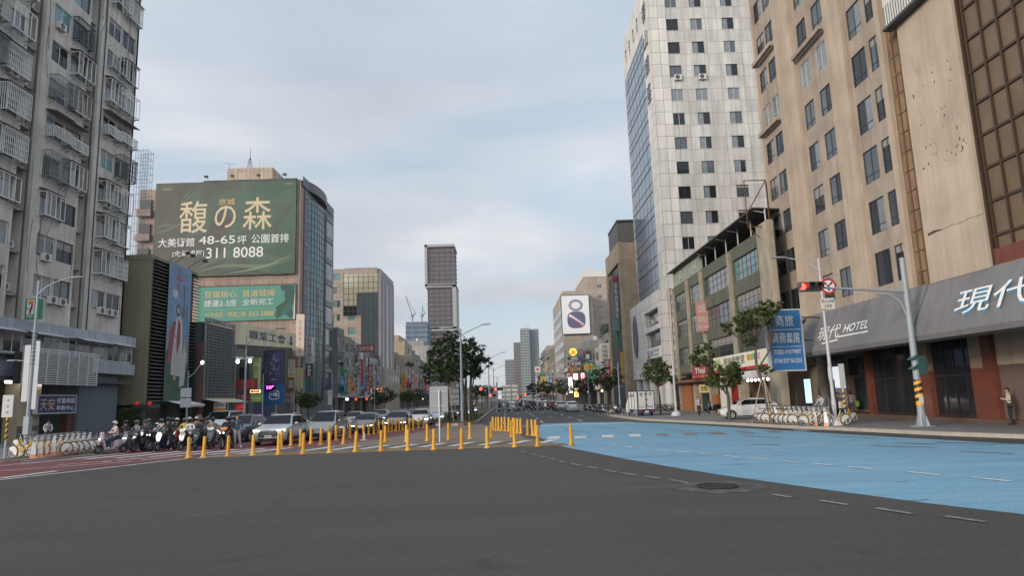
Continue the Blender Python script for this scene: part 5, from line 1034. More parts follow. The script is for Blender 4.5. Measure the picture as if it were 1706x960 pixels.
x0, z0 = onY(437.6, 675, 95.5); x1, z1 = onY(474.5, 640.5, 95.5); w_, h_ = x1-x0, z1-z0; G_ = front(95.5); a = MB(); cx_, cz_ = x0+w_*.56, z0+h_*.47
def rr_ring(mb, cx, cz, ru, rv, t, w, e=.5, n=32):
    f = lambda q, A_, B_: (cx+A_*math.copysign(abs(math.cos(q))**e, math.cos(q)), cz+B_*math.copysign(abs(math.sin(q))**e, math.sin(q)))
    mb.loft([[G_(*f(2*math.pi*k/n, ru-t, rv-t), w) for k in range(n)], [G_(*f(2*math.pi*k/n, ru, rv), w) for k in range(n)]], caps=False)
rr_ring(a, cx_, cz_, w_*.235, h_*.225, w_*.035, .37); text(a, G_, 'HIJ', cx_-w_*.14, cz_-h_*.09, cx_+w_*.14, cz_+h_*.11, w=.37, bold=.06); part(r_, 'emblem', a, 'white', world=True)
pst = [o for o in bpy.data.objects if o.get('label') == 'tall dark poster with a pale glinting picture above the blue panel'][0]
x0, z0 = onY(440.5, 640, 96); x1, z1 = onY(475.5, 585, 96); G_ = front(96); a = MB(); rr = random.Random(4); w_, h_ = x1-x0, z1-z0
for i in range(40):
    u, v = rr.gauss(.52, .18), rr.gauss(.60, .22)
    if .05 < u < .92 and .08 < v < .92:
        a.m = rr.choice((0, 0, 1)); l_ = rr.uniform(.04, .18); d = rr.uniform(-.05, .05); t_ = rr.uniform(.015, .045); a.face([G_(x0+w_*q[0], z0+h_*q[1], .356+.0005*i) for q in ((u, v), (u+t_, v+l_*.4), (u+d, v+l_), (u-t_*.7, v+l_*.5))])
for i in range(9): u = .36+.04*i; v = .40+.012*abs(i-4); a.m = 1; a.face([G_(x0+w_*q[0], z0+h_*q[1], .372) for q in ((u, v), (u+.03, v), (u+.016, v+.035))])
part(pst, 'picture', a, [flat('violet glint', (.16, .17, .33)), flat('pale glint', (.48, .52, .62))], world=True)
a = MB(); c = onY(450, 646, 94.6); G_ = front(94.6); a.face([G_(c[0]+.72*math.cos(t), c[1]+.52*math.sin(t), 0) for t in [2*math.pi*k/24 for k in range(24)]]); a.loft([[G_(c[0]+.72*math.cos(t), c[1]+.52*math.sin(t), w) for t in [2*math.pi*k/24 for k in range(24)]] for w in (-.2, 0)]); a.m = 1; text(a, G_, '18°', c[0]-.48, c[1]-.22, c[0]+.5, c[1]+.25, w=.02, bold=.05)
solo('temperature_display', 'oval black display with glowing magenta numerals over the blue panel', 'display', a, ['black', 'purple'])
ls('narrow orange framed board with stacked pictures', 480.5, 599, 491.5, 630, 104, flat('orange frame board', (.60, .30, .05)), [('', .14, .55, .86, .95, mat('blue picture', (.22, .33, .42), var=.3), 'r'), ('', .14, .08, .86, .5, 'lightgrey', 'r'), ('工', .25, .15, .8, .45, 'dark')], X=-35)
ls('grey brown board of small characters under the orange framed one', 479.5, 630.5, 491.5, 653, 104.3, flat('grey brown board', (.22, .18, .13)), [('', 0, 0, 1, .2, 'brown', 'r'), ('營造', .15, .3, .85, .9, 'offwhite', 'v')], X=-35)
ls('pale yellow corrugated panel beside the glass tower', 491.5, 613, 505.5, 649, 110, mat('pale yellow panel', (.40, .37, .22), corr=.5, var=.1), [])
ls('small dusty pink board beside the blue panel', 475.5, 656, 488.5, 671, 100, flat('dusty pink', (.30, .22, .21)), [('茶飲', .2, .3, .8, .7, 'brown')])
ls('tall pale pink vertical sign beside the billboard wall', 493.5, 524, 508, 594, 112.5, flat('pale pink sign', (.60, .50, .42)), [('高雄商業大樓', .28, .06, .72, .88, flat('salmon letter', (.55, .25, .18)), 'v')], X=-35.5)
ls('tall grey vertical sign with black characters', 510.5, 563, 522.5, 606, 113.5, flat('silver sign', (.36, .36, .35)), [('日盛大用心', .22, .04, .78, .96, 'black', 'v')], X=-35.2)
ls('black vertical sign with white characters below the grey one', 509.8, 606.5, 522, 629, 113.4, 'black', [('當舖業', .25, .08, .75, .92, 'offwhite', 'v'), ('', .05, .02, .95, .10, 'red', 'r')], X=-35.2)
c = onY(400, 679, 88); a = MB(); G_ = front(88); a.loft([[G_(c[0]+.65*math.cos(t), c[1]+.38*math.sin(t), w) for t in [2*math.pi*k/24 for k in range(24)]] for w in (-.15, 0)]); a.m = 1
rr_ring(a, c[0], c[1], .62, .36, .05, .012, e=1.); text(a, G_, '檳榔', c[0]-.4, c[1]-.2, c[0]+.4, c[1]+.2, w=.012)
solo('neon_oval', 'oval dark red neon sign low on the corner shop block', 'neon sign', a, ['dark', flat('dim neon red', (.8, .04, .04), emit=.5, var=0)])
block(un, 'blue_shopfront', mat('deep blue shopfront', (.012, .03, .10), .4), -35.1, 95, .1, -34.5, 103, 3.6)
# ---------------------------------------------------------------- billboard building
BLX, BLY = -35.0, 115.0; P = front(BLY); S = sideL(BLX)
M['pinktile'] = mat('pink tile', (.36, .265, .21), .7, tile=(2.0, 3.4, (.20, .145, .115), .05), var=.12, scale=.3, streak=.25); M['darkstone'] = mat('dark grey cladding', (.115, .112, .12), .5, tile=(1.6, .85, (.06, .06, .065), .02), var=.1, scale=.4); M['tealwall'] = mat('teal glazing', (.045, .13, .145), .1, var=.25, scale=.25, spec=.9, tile=(1.6, 1.25, (.02, .05, .055), .03))
bb = thing('billboard_building', 'tall pink tiled building with a curved teal glass street side', 'building', (-46, 122, 0))
block(bb, 'wall', 'pinktile', -59.6, BLY, 0, BLX-.02, BLY+22, 41.2)
block(bb, 'rear_wing', 'pinktile', -63.4, BLY+1.5, 0, -59.5, BLY+14, 40.6)
each(bb, 'balcony_opening', front(BLY+1.6), [(-63.2, z, 0, -61.2, z+1.9, .4) for z in np.arange(6, 38, 4.4)], 'dark')
each(bb, 'balcony', front(BLY+1.3), [(-63.5, z-1.2, 0, -61, z, .7) for z in np.arange(6, 38, 4.4)], 'pinktile')
block(bb, 'street_wall', 'darkstone', BLX-.01, BLY+1.8, 0, BLX+.5, BLY+22, 41.6); block(bb, 'pilaster', 'pinktile', BLX-.01, BLY-.05, 0, BLX+.3, BLY+1.8, 41.2)
a = MB(); y0, y1 = BLY+3.6, BLY+15.5; n_ = 10
prof = [(BLX+.45, y0)]+[(BLX+.5+.9*math.sin(math.pi*(i/n_))**.8, y0+(y1-y0)*i/n_) for i in range(1, n_)]+[(BLX+.45, y1)]
a.loft([[(x, y, z) for x, y in prof] for z in (3, 38.8)], caps=True); part(bb, 'curved_glazing', a, 'tealwall', world=True)
a = MB()
for z in np.arange(3, 38.9, 1.25): a.loft([[(x+.05, y, z-.04) for x, y in prof], [(x+.05, y, z+.04) for x, y in prof]], caps=True)
for x, y in prof[1:-1]: a.tube([(x+.02, y, 3), (x+.02, y, 38.8)], .05, 4)
part(bb, 'glazing_bar', a, 'dark', world=True)
a = MB(); a.loft([[(x+.25, y, z) for x, y in [(BLX+.3, BLY+.2)]+prof+[(BLX+.3, BLY+21.8)]] for z in (40.2, 41.9)], caps=True); part(bb, 'roof_fascia', a, 'darkstone', world=True)
each(bb, 'window_band', S, [(BLY+16.6, z, .5, BLY+21, z+3.0, .53) for z in np.arange(5, 39, 4.3)], 'glass2')
each(bb, 'pale_band', S, [q for z in np.arange(4, 40, 4.3) for q in ((BLY+16.4, z, .5, BLY+21.4, z+.6, .62), (BLY+1.8, z, .5, BLY+3.4, z+.6, .6))], 'grey')
x0, z0 = onY(378, 300, BLY+6); x1, z1 = onY(441, 279, BLY+6); block(bb, 'penthouse', mat('rust streaked panel', (.46, .37, .29), .8, tile=(.8, 9, (.28, .2, .15), .04), var=.1, streak=.25), x0, BLY+6, 41, x1+1.5, BLY+16, z1)
a = MB()
for dx in (0, .35, .7):
    pass
ax, az = onY(413, 277, BLY+7)
for sx_, sy_ in ((-.4, -.4), (.4, -.4), (.4, .4), (-.4, .4)): a.bar((ax+sx_, BLY+8+sy_, az-.5), (ax+sx_*.2, BLY+8+sy_*.2, az+1.9), .05)
for z in (0, .6, 1.2): a.bar((ax-.35, BLY+7.7, az+z), (ax+.3, BLY+7.7, az+z+.5), .04)
a.tube([(ax, BLY+8, az+1.6), (ax, BLY+8, az+4.2)], [.06, .02], 5)
solo('lattice_antenna', 'tall red lattice antenna with a whip on the billboard building penthouse', 'antenna', a, 'rust')
a = MB(); bx, bz = onY(382, 280, BLY+7); a.bar((bx, BLY+7, bz-.6), (bx, BLY+7, bz+1), .05); a.bar((bx-1.2, BLY+7, bz+1.1), (bx+1.2, BLY+7, bz+.7), .03)
for k in range(-4, 5): a.bar((bx+k*.28, BLY+6.7, bz+.9-k*.045), (bx+k*.28, BLY+7.3, bz+.9-k*.045), .02)
solo('tv_aerial', 'thin television aerial at the left end of the penthouse roof', 'aerial', a, 'grey')
for i, px_ in enumerate((432, 438)):
    c = onY(px_, 278, BLY+8); a = MB(); a.tube([(c[0], BLY+8, c[1]-.6), (c[0], BLY+8, c[1]+1.1)], .12, 8); solo('roof_vent', ('left one of the two thin vent pipes on the penthouse', 'right one of the two thin vent pipes on the penthouse')[i], 'vent pipe', a, 'offwhite')
M['cream2'] = flat('cream gold letter', (.58, .47, .30), .5)
def poster_mat(name, stops, scale, rot, dist=3.):
    m = bpy.data.materials.new(name); m.use_nodes = True; n = m.node_tree.nodes; l = m.node_tree.links; b = n['Principled BSDF']; b.inputs['Roughness'].default_value = .55
    t = n.new('ShaderNodeTexCoord'); mp_ = n.new('ShaderNodeMapping'); mp_.inputs['Rotation'].default_value = rot; mp_.inputs['Scale'].default_value = scale; l.new(t.outputs['Object'], mp_.inputs[0])
    w = n.new('ShaderNodeTexNoise'); w.inputs['Scale'].default_value = .16; w.inputs['Detail'].default_value = 1.5; w.inputs['Distortion'].default_value = dist; l.new(mp_.outputs[0], w.inputs['Vector'])
    r = n.new('ShaderNodeValToRGB'); e = r.color_ramp.elements
    while len(e) < len(stops): e.new(.5)
    for el, (p, c) in zip(e, stops): el.position = p; el.color = (*c, 1)
    sx_ = n.new('ShaderNodeSeparateXYZ'); l.new(t.outputs['Object'], sx_.inputs[0]); gx = n.new('ShaderNodeMath'); gx.operation = 'MULTIPLY_ADD'; gx.inputs[1].default_value = .018; l.new(sx_.outputs[0], gx.inputs[0]); l.new(w.outputs[0], gx.inputs[2])
    l.new(gx.outputs[0], r.inputs[0]); l.new(r.outputs[0], b.inputs['Base Color']); return m
x0, z0 = onY(257, 463, BLY-.5); x1, z1 = onY(494, 299, BLY-.5); x0 = -59.6
r_ = sign('billboard', 'huge dark green billboard with gold characters and a phone number', front(BLY), x0, z0, x1, z1, poster_mat('green silk print', [(.25, (.062, .057, .047)), (.45, (.07, .076, .058)), (.60, (.068, .118, .078)), (.78, (.05, .092, .062))], (1, 1, 1), (0, 0, 0), .6),
  [('馥', .175, .455, .375, .80, 'cream2', 'B'), ('の', .425, .50, .575, .74, 'cream2', 'B'), ('森', .625, .475, .83, .82, 'cream2', 'B'), ('京城', .45, .745, .565, .815, 'gold'),
   ('大美術館', .035, .315, .29, .41, 'white'), ('48-65', .32, .335, .575, .42, 'white'), ('坪', .59, .325, .655, .415, 'white'), ('公園首排', .69, .33, .955, .425, 'white'), ('|全新成屋|', .14, .205, .36, .275, 'white'), ('311 8088', .375, .185, .775, .295, 'white'),
   ('KINGDOM FOREST', .42, .452, .59, .468, flat('dim gold', (.22, .17, .09))), ('京城建設', .05, .925, .11, .945, 'gold'), ('建案廣告', .92, .95, .975, .965, 'gold')], thick=.5, frame=None, cat='billboard')
a = MB(); G_ = front(BLY); w_, h_ = x1-x0, z1-z0     # printed ribbons of silk
def ribbon(pts, t, m, w):
    a.m = m
    for i in range(len(pts)-1):
        (u, v), (p, q) = pts[i], pts[i+1]; t0, t1 = t*math.sin(math.pi*(i+.02)/(len(pts)-1))+.002, t*math.sin(math.pi*(i+1)/(len(pts)-1))+.002
        a.face([G_(x0+w_*u, z0+h_*v, w), G_(x0+w_*p, z0+h_*q, w), G_(x0+w_*p, z0+h_*(q+t1), w), G_(x0+w_*u, z0+h_*(v+t0), w)])
cv = lambda f, n=28: [f(i/n) for i in range(n+1)]
ribbon(cv(lambda t: (.28+.715*t, .015+.22*(t**.8)+.07*math.sin(t*5.2))), .09, 0, .505); ribbon(cv(lambda t: (.30+.69*t, .01+.18*t**1.4+.05*math.sin(t*5.5+.4))), .035, 1, .509); ribbon(cv(lambda t: (.55+.445*t, .03+.19*t**2.2)), .02, 2, .513); ribbon(cv(lambda t: (.45+.54*t, .02+.025*math.sin(t*6))), .02, 3, .511)
ribbon(cv(lambda t: (.005+.20*t, .50+.06*t+.02*math.sin(t*6))), .025, 0, .505); ribbon(cv(lambda t: (.01+.19*t, .47+.10*t**2)), .012, 1, .508); ribbon(cv(lambda t: (.16+.14*t, .62+.30*t**.6)), .03, 0, .505); ribbon(cv(lambda t: (.17+.09*t, .66+.28*t**.5)), .012, 1, .508)
part(r_, 'print', a, [flat('ribbon green', (.08, .125, .075)), flat('ribbon pale', (.13, .17, .11)), flat('ribbon light', (.19, .23, .16)), flat('ribbon dark', (.045, .06, .04))], world=True)
a = MB()
for x in np.arange(x0+9, x1, 4.5): a.bar((x, BLY-.3, z1+.1), (x, BLY-1.4, z1+.7), .05); a.box(x-.3, BLY-1.7, z1+.5, x+.3, BLY-1.3, z1+.8)
a.box(x0+8, BLY-.2, z1+.05, x1, BLY+.2, z1+.35); part(r_, 'lamp_rail', a, 'dark', world=True)
x0, z0 = onY(327, 537, BLY-.4); x1, z1 = onY(492, 474, BLY-.4)
r_ = sign('billboard', 'wide teal green billboard with gold lines of text below the larger billboard', front(BLY), x0, z0, x1, z1, mat('teal print', (.075, .25, .19), .55, var=.06, scale=.1),
  [('巨蛋核心', .08, .68, .40, .88, 'gold'), ('首選城揚', .46, .68, .79, .88, 'gold'), ('捷運2-3房', .07, .42, .40, .62, 'offwhite'), ('全新完工', .46, .44, .78, .63, 'offwhite'), ('', .06, .33, .80, .34, 'lime', 'r'), ('凹子底站・博愛二路', .09, .12, .50, .26, 'gold'), ('552-3888', .53, .12, .78, .26, 'gold')], thick=.35, cat='billboard')
a = MB(); G_ = front(BLY); w_, h_ = x1-x0, z1-z0
pl = [(.815, .02), (.90, .16), (.96, .02), (.985, .14), (.965, .34), (.99, .50), (.995, .80), (.985, .99), (.845, .985), (.855, .86), (.90, .80), (.885, .70), (.90, .60), (.885, .50), (.845, .44), (.80, .34), (.815, .30), (.80, .16)]
a.face([G_(x0+w_*u, z0+h_*v, .36) for u, v in pl]); a.m = 1
for k in range(6): a.face([G_(x0+w_*(.85+.018*k), z0+h_*(.1+.03*k), .365), G_(x0+w_*(.86+.018*k), z0+h_*(.1+.03*k), .365), G_(x0+w_*(.93+.01*k), z0+h_*.6, .365)])
a.m = 2; a.face([G_(x0+w_*.985, z0, .364), G_(x0+w_, z0, .364), G_(x0+w_, z0+h_*.9, .364), G_(x0+w_*.99, z0+h_*.5, .364)])
part(r_, 'picture', a, [flat('dark drape', (.02, .075, .06)), flat('drape light', (.05, .15, .11)), 'offwhite'], world=True)
a = MB(); a.box(x0, BLY-.35, z1+.02, x1, BLY, z1+.15)
for x in np.arange(x0+1, x1, 2.2): a.bar((x, BLY, z1+.4), (x, BLY-1.2, z1+.3), .04)
part(r_, 'lamp_rail', a, 'rust', world=True)
# ---------------------------------------------------------------- shophouses behind the parked queue, left side
lab = ['dark narrow shophouse next to the teal glass tower', 'grey shophouse behind the green vertical sign', 'shophouse behind the pale vertical sign', 'stone balconied shophouse behind the white and red sign', 'shophouse next to the glass corner office']
for i, (p, q, h, fl) in enumerate(((137.5, 143, 17.5, 5), (143.2, 152, 16.0, 5), (152.2, 160, 14.6, 4), (160.2, 170, 15.0, 4), (170.2, 180.5, 13.5, 4))): shophouse(lab[i], -33.6, p, q, h, fl, WALLS[(2, 0, 5, 4, 3)[i]], 'L', bays=2, seed=80+i)
GL = 'projecting shop signs along the left side'
def l2(label, x0, y0, x1, y1, Y, bgm, chars, cm='white', **k): return ls(label, x0, y0, x1, y1, Y, bgm, [(chars, .2, .05, .8, .95, cm, 'v')], X=-33.6, **k)
l2('tall green vertical sign with white characters', 559.5, 596.5, 572.5, 657, 141, 'green', '統帥七一咖啡')
l2('wide red vertical sign with white characters above the dark sedan', 576, 628.5, 586, 670, 150, mat('crimson sign', (.33, .03, .05)), '印之王國')
l2('narrow red vertical sign attached to the wide red one', 586.3, 640, 590, 667, 152, 'red', '印章')
l2('pale lilac vertical sign above the wide red one', 582.5, 590, 590, 623.5, 153, flat('pale lilac sign', (.42, .34, .37)), '婚紗攝影', 'brown')
l2('red vertical sign hanging under a white emblem board', 593.5, 599, 605, 640, 158, mat('strong red sign', (.36, .025, .035)), '吳內科診所')
ls('white emblem board over the red vertical sign', 593.5, 588, 605, 599, 158, 'white', [('山', .25, .2, .75, .8, 'black')], X=-33.6)
ls('dark red horizontal roof sign with pale characters', 594, 574.5, 625, 588, 158.6, mat('dark red roof sign', (.26, .03, .035)), [('冠羽牙醫', .08, .2, .92, .8, 'offwhite')])
ls('small white board standing near the left lamp post', 547, 650.5, 553.5, 675, 120, 'offwhite', [('停', .2, .6, .8, .9, 'grey')])
a = MB(); x0, z0 = onY(573, 590, 150); x1, z1 = onY(590, 563, 150)
for i in range(4): x = x0+(x1-x0)*i/3; a.bar((x, 150, z0), (x, 150, z1), .09)
for i in range(5): z = z0+(z1-z0)*i/4; a.bar((x0, 150, z), (x1, 150, z), .08)
solo('roof_frame', 'dark steel lattice sign frame on the shophouse roofs', 'sign frame', a, 'dark')
# glass corner office
GX_, GY_ = -33.0, 181.6; P = front(GY_); S = sideL(GX_)
M['pinkstone'] = mat('pink brown stone', (.32, .26, .215), .6, tile=(1.7, 1.9, (.22, .155, .12), .05), var=.1, scale=.3); M['reflectpaint'] = flat('pale gold mirror glass', (.50, .46, .33), .12, metal=.45, var=.15, scale=.2)  # yellow sky reflection is put into the colour of this glass
go = thing('corner_office', 'pink stone office block with a stepped glass corner, part coloured as warm reflection', 'office block', (GX_-6, GY_+8, 0))
holes = []
for zi in range(7): 
    for px_ in (555, 580, 606):
        if zi > 3 and px_ > 556: continue
        if zi < 4 and px_ > 590: continue
        x = onY(px_, 550, GY_)[0]; holes.append((x, 13+3.7*zi, x+1.8, 14.8+3.7*zi))
w_ = MB(); wall(P, w_, -46.5, 7, -38.2, 38.2, holes, .3); part(go, 'wall', w_, 'pinkstone', world=True)
for i, h in enumerate(holes): window(go, P, *h, .2, nx=2, fm='grey', gm='reflectpaint' if i % 3 == 0 else 'teal')
block(go, 'body', 'pinkstone', -46.5, GY_+.5, 0, GX_-.1, GY_+22, 38.1); block(go, 'parapet', 'pinkstone', -42.6, GY_-.02, 36.6, -33.9, GY_+.5, 38.4)
for nm, m, q in (('painted_reflection_glazing', 'reflectpaint', (-42.9, 31.6, -33.6, 36.6)), ('painted_reflection_glazing', 'reflectpaint', (-42.9, 28.0, -39.4, 31.6)), ('grey_glazing', 'glass2', (-39.4, 25.4, -33.6, 31.6)), ('grey_glazing', 'glass2', (-38.2, 8, -33.6, 25.4)), ('glazing', 'glass', (-42.9, 25.4, -39.4, 28.0))):
    a = MB(); P.box(a, q[0], q[1], -.4, q[2], q[3], .06); part(go, nm, a, m, world=True)
a = MB()
for x in np.arange(-42.9, -33.4, 1.32): P.box(a, x-.05, 8 if x > -38.3 else 25.4, .06, x+.05, 36.6, .12)
for z in np.arange(8, 36.7, 1.55): P.box(a, -42.9 if z > 25 else -38.2, z-.05, .06, -33.6, z+.05, .11)
part(go, 'glazing_bar', a, 'dark', world=True)
M['stripstone'] = mat('grey violet stone', (.26, .235, .235), .6, tile=(1.2, 2.4, (.12, .11, .11), .04), var=.1)
block(go, 'street_wall', 'stripstone', GX_-.6, GY_-.04, 0, GX_, GY_+22.3, 37.0)
each(go, 'window_strip', S, [(GY_+y, 9, 0, GY_+y+(1.0 if y != 9 else 2.4), 35, .05) for y in (3.5, 9, 16)], 'glass')
block(go, 'podium', 'pinkstone', -39, GY_-2, 0, -31.6, GY_+24, 11.2)
each(go, 'podium_window', sideL(-31.6), [(y, 6.4, 0, y+1.5, 9.4, .04) for y in np.arange(GY_, GY_+22, 2.8)], 'glass2')
sign('lit_sign', 'glowing orange and white shop sign at the foot of the glass corner office', front(GY_-2.2), *onY(626, 654, GY_-2.2), *onY(640, 647.5, GY_-2.2), flat('lit orange sign', (1, .45, .28), emit=.9, var=0), [('福勝亭', .1, .2, .6, .8, 'white')], thick=.3)
# more fronts beyond
lab = ['brown far shophouse left of the yellow sign', 'far concrete block with a blank brown gable', 'far shophouse behind the magenta sign', 'far shophouse behind the far red sign', 'far pale block behind the median trees', 'farthest block on the left side of the street']
for i, (p, q, h, fl) in enumerate(((208, 226, 15.5, 4), (226.3, 244, 22, 6), (244.3, 268, 19.5, 5), (268.3, 296, 17.5, 5), (296.3, 335, 26, 7), (335.5, 400, 21, 6))): shophouse(lab[i], -33.2, p, q, h, fl, WALLS[(4, 7, 0, 5, 3, 2)[i]], 'L', bays=3, seed=100+i, wfill=.6)
l2('amber vertical sign far up the left side', 669.5, 623, 676.5, 664, 212, flat('amber sign', (.50, .27, .03)), '米糕城', 'brown'); l2('magenta vertical sign right of the amber one', 685.5, 625, 690, 652, 230, flat('magenta sign', (.36, .06, .16)), '美髮')
l2('peach vertical sign touching the magenta one', 690.3, 625, 696, 655, 232, flat('peach sign', (.62, .40, .28)), '寢具', 'red'); l2('small navy sign below the peach one', 690.5, 657, 694.5, 670, 226, 'navy', '診所')
l2('far crimson vertical sign left of the back of the road sign', 709.5, 625, 715, 655, 260, flat('far crimson', (.32, .03, .07)), '眼鏡'); l2('thin red vertical sign beside the far crimson one', 704.5, 629, 708.5, 652, 262, flat('thin red', (.42, .10, .07)), '當舖')

small_signs('L', -33.6, np.linspace(138.5, 179, 14), 8, 'from the left shophouses'); small_signs('L', -33.2, np.linspace(210, 300, 12), 9, 'from the far left fronts')
# ================================================================== far towers
def tower(label, x0, x1, y0, dep, H, wm, gm, fl, band=.45, cat='tower', crown=None, nb=0):
    root = thing('tower_block', label, cat, ((x0+x1)/2, y0+dep/2, 0)); block(root, 'glass_body', gm, x0+.4, y0+.4, 0, x1-.4, y0+dep-.4, H)
    a = MB(); z = 0
    while z < H: a.box(x0, y0, z, x1, y0+dep, min(H+.5, z+fl*band)); z += fl
    part(root, 'floor_band', a, wm, world=True)
    if nb:
        a = MB()
        for i in range(nb+1): x = x0+(x1-x0)*i/nb; a.box(x-.35, y0-.15, 0, x+.35, y0, H)
        for i in range(nb+1): y = y0+dep*i/nb; a.box(x0-.15, y-.35, 0, x0, y+.35, H); a.box(x1, y-.35, 0, x1+.15, y+.35, H)
        part(root, 'rib', a, wm, world=True)
    return root
M['redband'] = mat('red grey spandrel', (.165, .115, .105), .7, var=.05, scale=.05); M['towerwhite'] = mat('pale frame', (.33, .325, .315), .7, var=.05, scale=.05); M['towerglass'] = flat('tower glass', (.06, .06, .07), .2, spec=.7)
TYf = 620.0
tx = [onY(706.5, 405, TYf)[0], onY(757, 405, TYf)[0]]; zt = onY(730, 408, TYf)[1]; zm = onY(735, 477, TYf)[1]; zm2 = onY(735, 483, TYf)[1]; zl = onY(735, 549, TYf)[1]
t_ = tower('dark stacked office tower with pale frames and red grey floor bands', tx[0]+2.5, tx[1]-.5, TYf, 34, zt-3, 'redband', 'towerglass', 4.2, .40)
a = MB()
def frame(u0, z0, u1, z1, t, left=True, right=True):
    a.box(u0, TYf-2.2, z1-t, u1, TYf+34, z1); a.box(u0, TYf-2.2, z0, u1, TYf+1, z0+t*.8)
    if left: a.box(u0, TYf-2.2, z0, u0+t, TYf+34, z1)
    if right: a.box(u1-t*1.4, TYf-2.2, z0, u1, TYf+34, z1)
frame(tx[0]+.5, zm, tx[1], zt, 2.4, True, False); frame(tx[0]+1.2, zl, tx[1]+.8, zm+1, 2.4, False, True); frame(tx[0]+.7, 20, tx[1]+1, zl+1, 2.6, True, False)
part(t_, 'frame', a, 'towerwhite', world=True)
block(t_, 'penthouse', 'towerglass', tx[0]+8, TYf+6, zt-3, tx[0]+18, TYf+22, zt+1.5)
a = MB()
for x in np.arange(tx[0]+3, tx[1], 5.2): a.box(x-.2, TYf-.5, 22, x+.2, TYf, zt-5)
part(t_, 'mullion', a, 'towerglass', world=True)
x0, z0 = onY(675, 537, 560); x1 = onY(712, 537, 560)[0]; M['scaf'] = mat('construction netting', (.11, .15, .20), .8, var=.1, scale=.05, tile=(6, 4, (.2, .23, .26), .3))
t2 = tower('blue netted tower block under construction left of the stacked tower', x0, x1, 560, 30, z0, 'scaf', 'scaf', 4.2, .2, cat='building site')
for i, (px_, py_, d) in enumerate(((687, 533, -1), (703, 533, 1))):
    c = onY(px_, py_, 575); a = MB(); a.bar((c[0], 575, z0), (c[0], 575, z0+8), .7); L_ = 17 if i == 0 else 8
    a.bar((c[0], 575, z0+7), (c[0]-(5.5 if i == 0 else -.8), 575, z0+7+L_), .5); a.bar((c[0], 575, z0+7), (c[0]+3, 575, z0+9), .6); a.bar((c[0]+3, 575, z0+9), (c[0]+.5, 575, z0+13), .3); a.bar((c[0]+.5, 575, z0+13), (c[0]-(5.5 if i == 0 else -.8), 575, z0+7+L_), .15); a.box(c[0]-1, 574, z0+6, c[0]+1.5, 576, z0+8)
    solo('tower_crane', ('long jibbed crane on the tower under construction', 'short upright crane beside the stacked tower')[i], 'crane', a, 'grey')
FY = 900.0
def fx(px_, py_, Y=FY): return onY(px_, py_, Y)
M['far1'] = mat('grey green facade', (.27, .30, .29), .7, var=.06, scale=.05); M['far2'] = mat('grey facade', (.24, .25, .26), .7, var=.06, scale=.05); M['farglass'] = flat('far glass', (.10, .13, .135), .25)
a0 = fx(867, 548); a1 = fx(881, 545); tower('pale green high rise, taller of the far twin towers', a0[0], a1[0], FY, 30, a0[1], 'far1', 'farglass', 3.6, .5, nb=3)
a0 = fx(880, 543); a1 = fx(897, 546); tw2 = tower('grey gridded high rise, right one of the far twin towers', a0[0], a1[0], FY+8, 30, a1[1]-1, 'far2', 'farglass', 3.6, .45, nb=6)
c = fx(878, 543); a = MB()
for k in range(5): a.bar((c[0]-4+k*2, FY+12, c[1]-4), (c[0]-4+k*2, FY+12, c[1]+1.5), .25)
part(tw2, 'roof_screen', a, 'far2', world=True)
a0 = fx(856, 571, 980); a1 = fx(868, 571, 980); tower('brown grey tower left of the far twin towers', a0[0], a1[0], 980, 30, a0[1], mat('brown grey facade', (.20, .17, .16), .8, var=.05, scale=.05), 'farglass', 3.6, .5, nb=4)
a0 = fx(841, 600, 1000); a1 = fx(858, 600, 1000); tower('striped lower tower on the far street axis', a0[0], a1[0], 1000, 30, a0[1], 'far2', 'farglass', 4, .55)
a0 = fx(835, 643, 800); a1 = fx(862, 643, 800); tower('wide low cream building closing the far street', a0[0], a1[0], 800, 30, a0[1], mat('cream far facade', (.42, .40, .33), .8, var=.05, scale=.05), 'farglass', 5, .7)
rr = random.Random(9)
lbl = ['tan', 'grey', 'pink', 'pale', 'brown', 'white', 'ochre', 'dull green']
for i in range(8):
    Y = 480+i*45; s = 1 if i % 2 else -1; px_ = (793, 906, 806, 899, 816, 893, 826, 888)[i]; w_ = 24; x = fx(px_, 650, Y)[0]; H_ = fx(px_, (646, 616, 650, 628, 653, 634, 655, 640)[i], Y)[1]
    tower('far %s block on the %s side of the street end, %s from the crossing' % (lbl[i], 'left' if s < 0 else 'right', ORD[i//2]), x-w_ if s < 0 else x, x if s < 0 else x+w_, Y, 30, H_, WALLS[(i*5+2) % 8], 'farglass', 3.6, .6, cat='building')
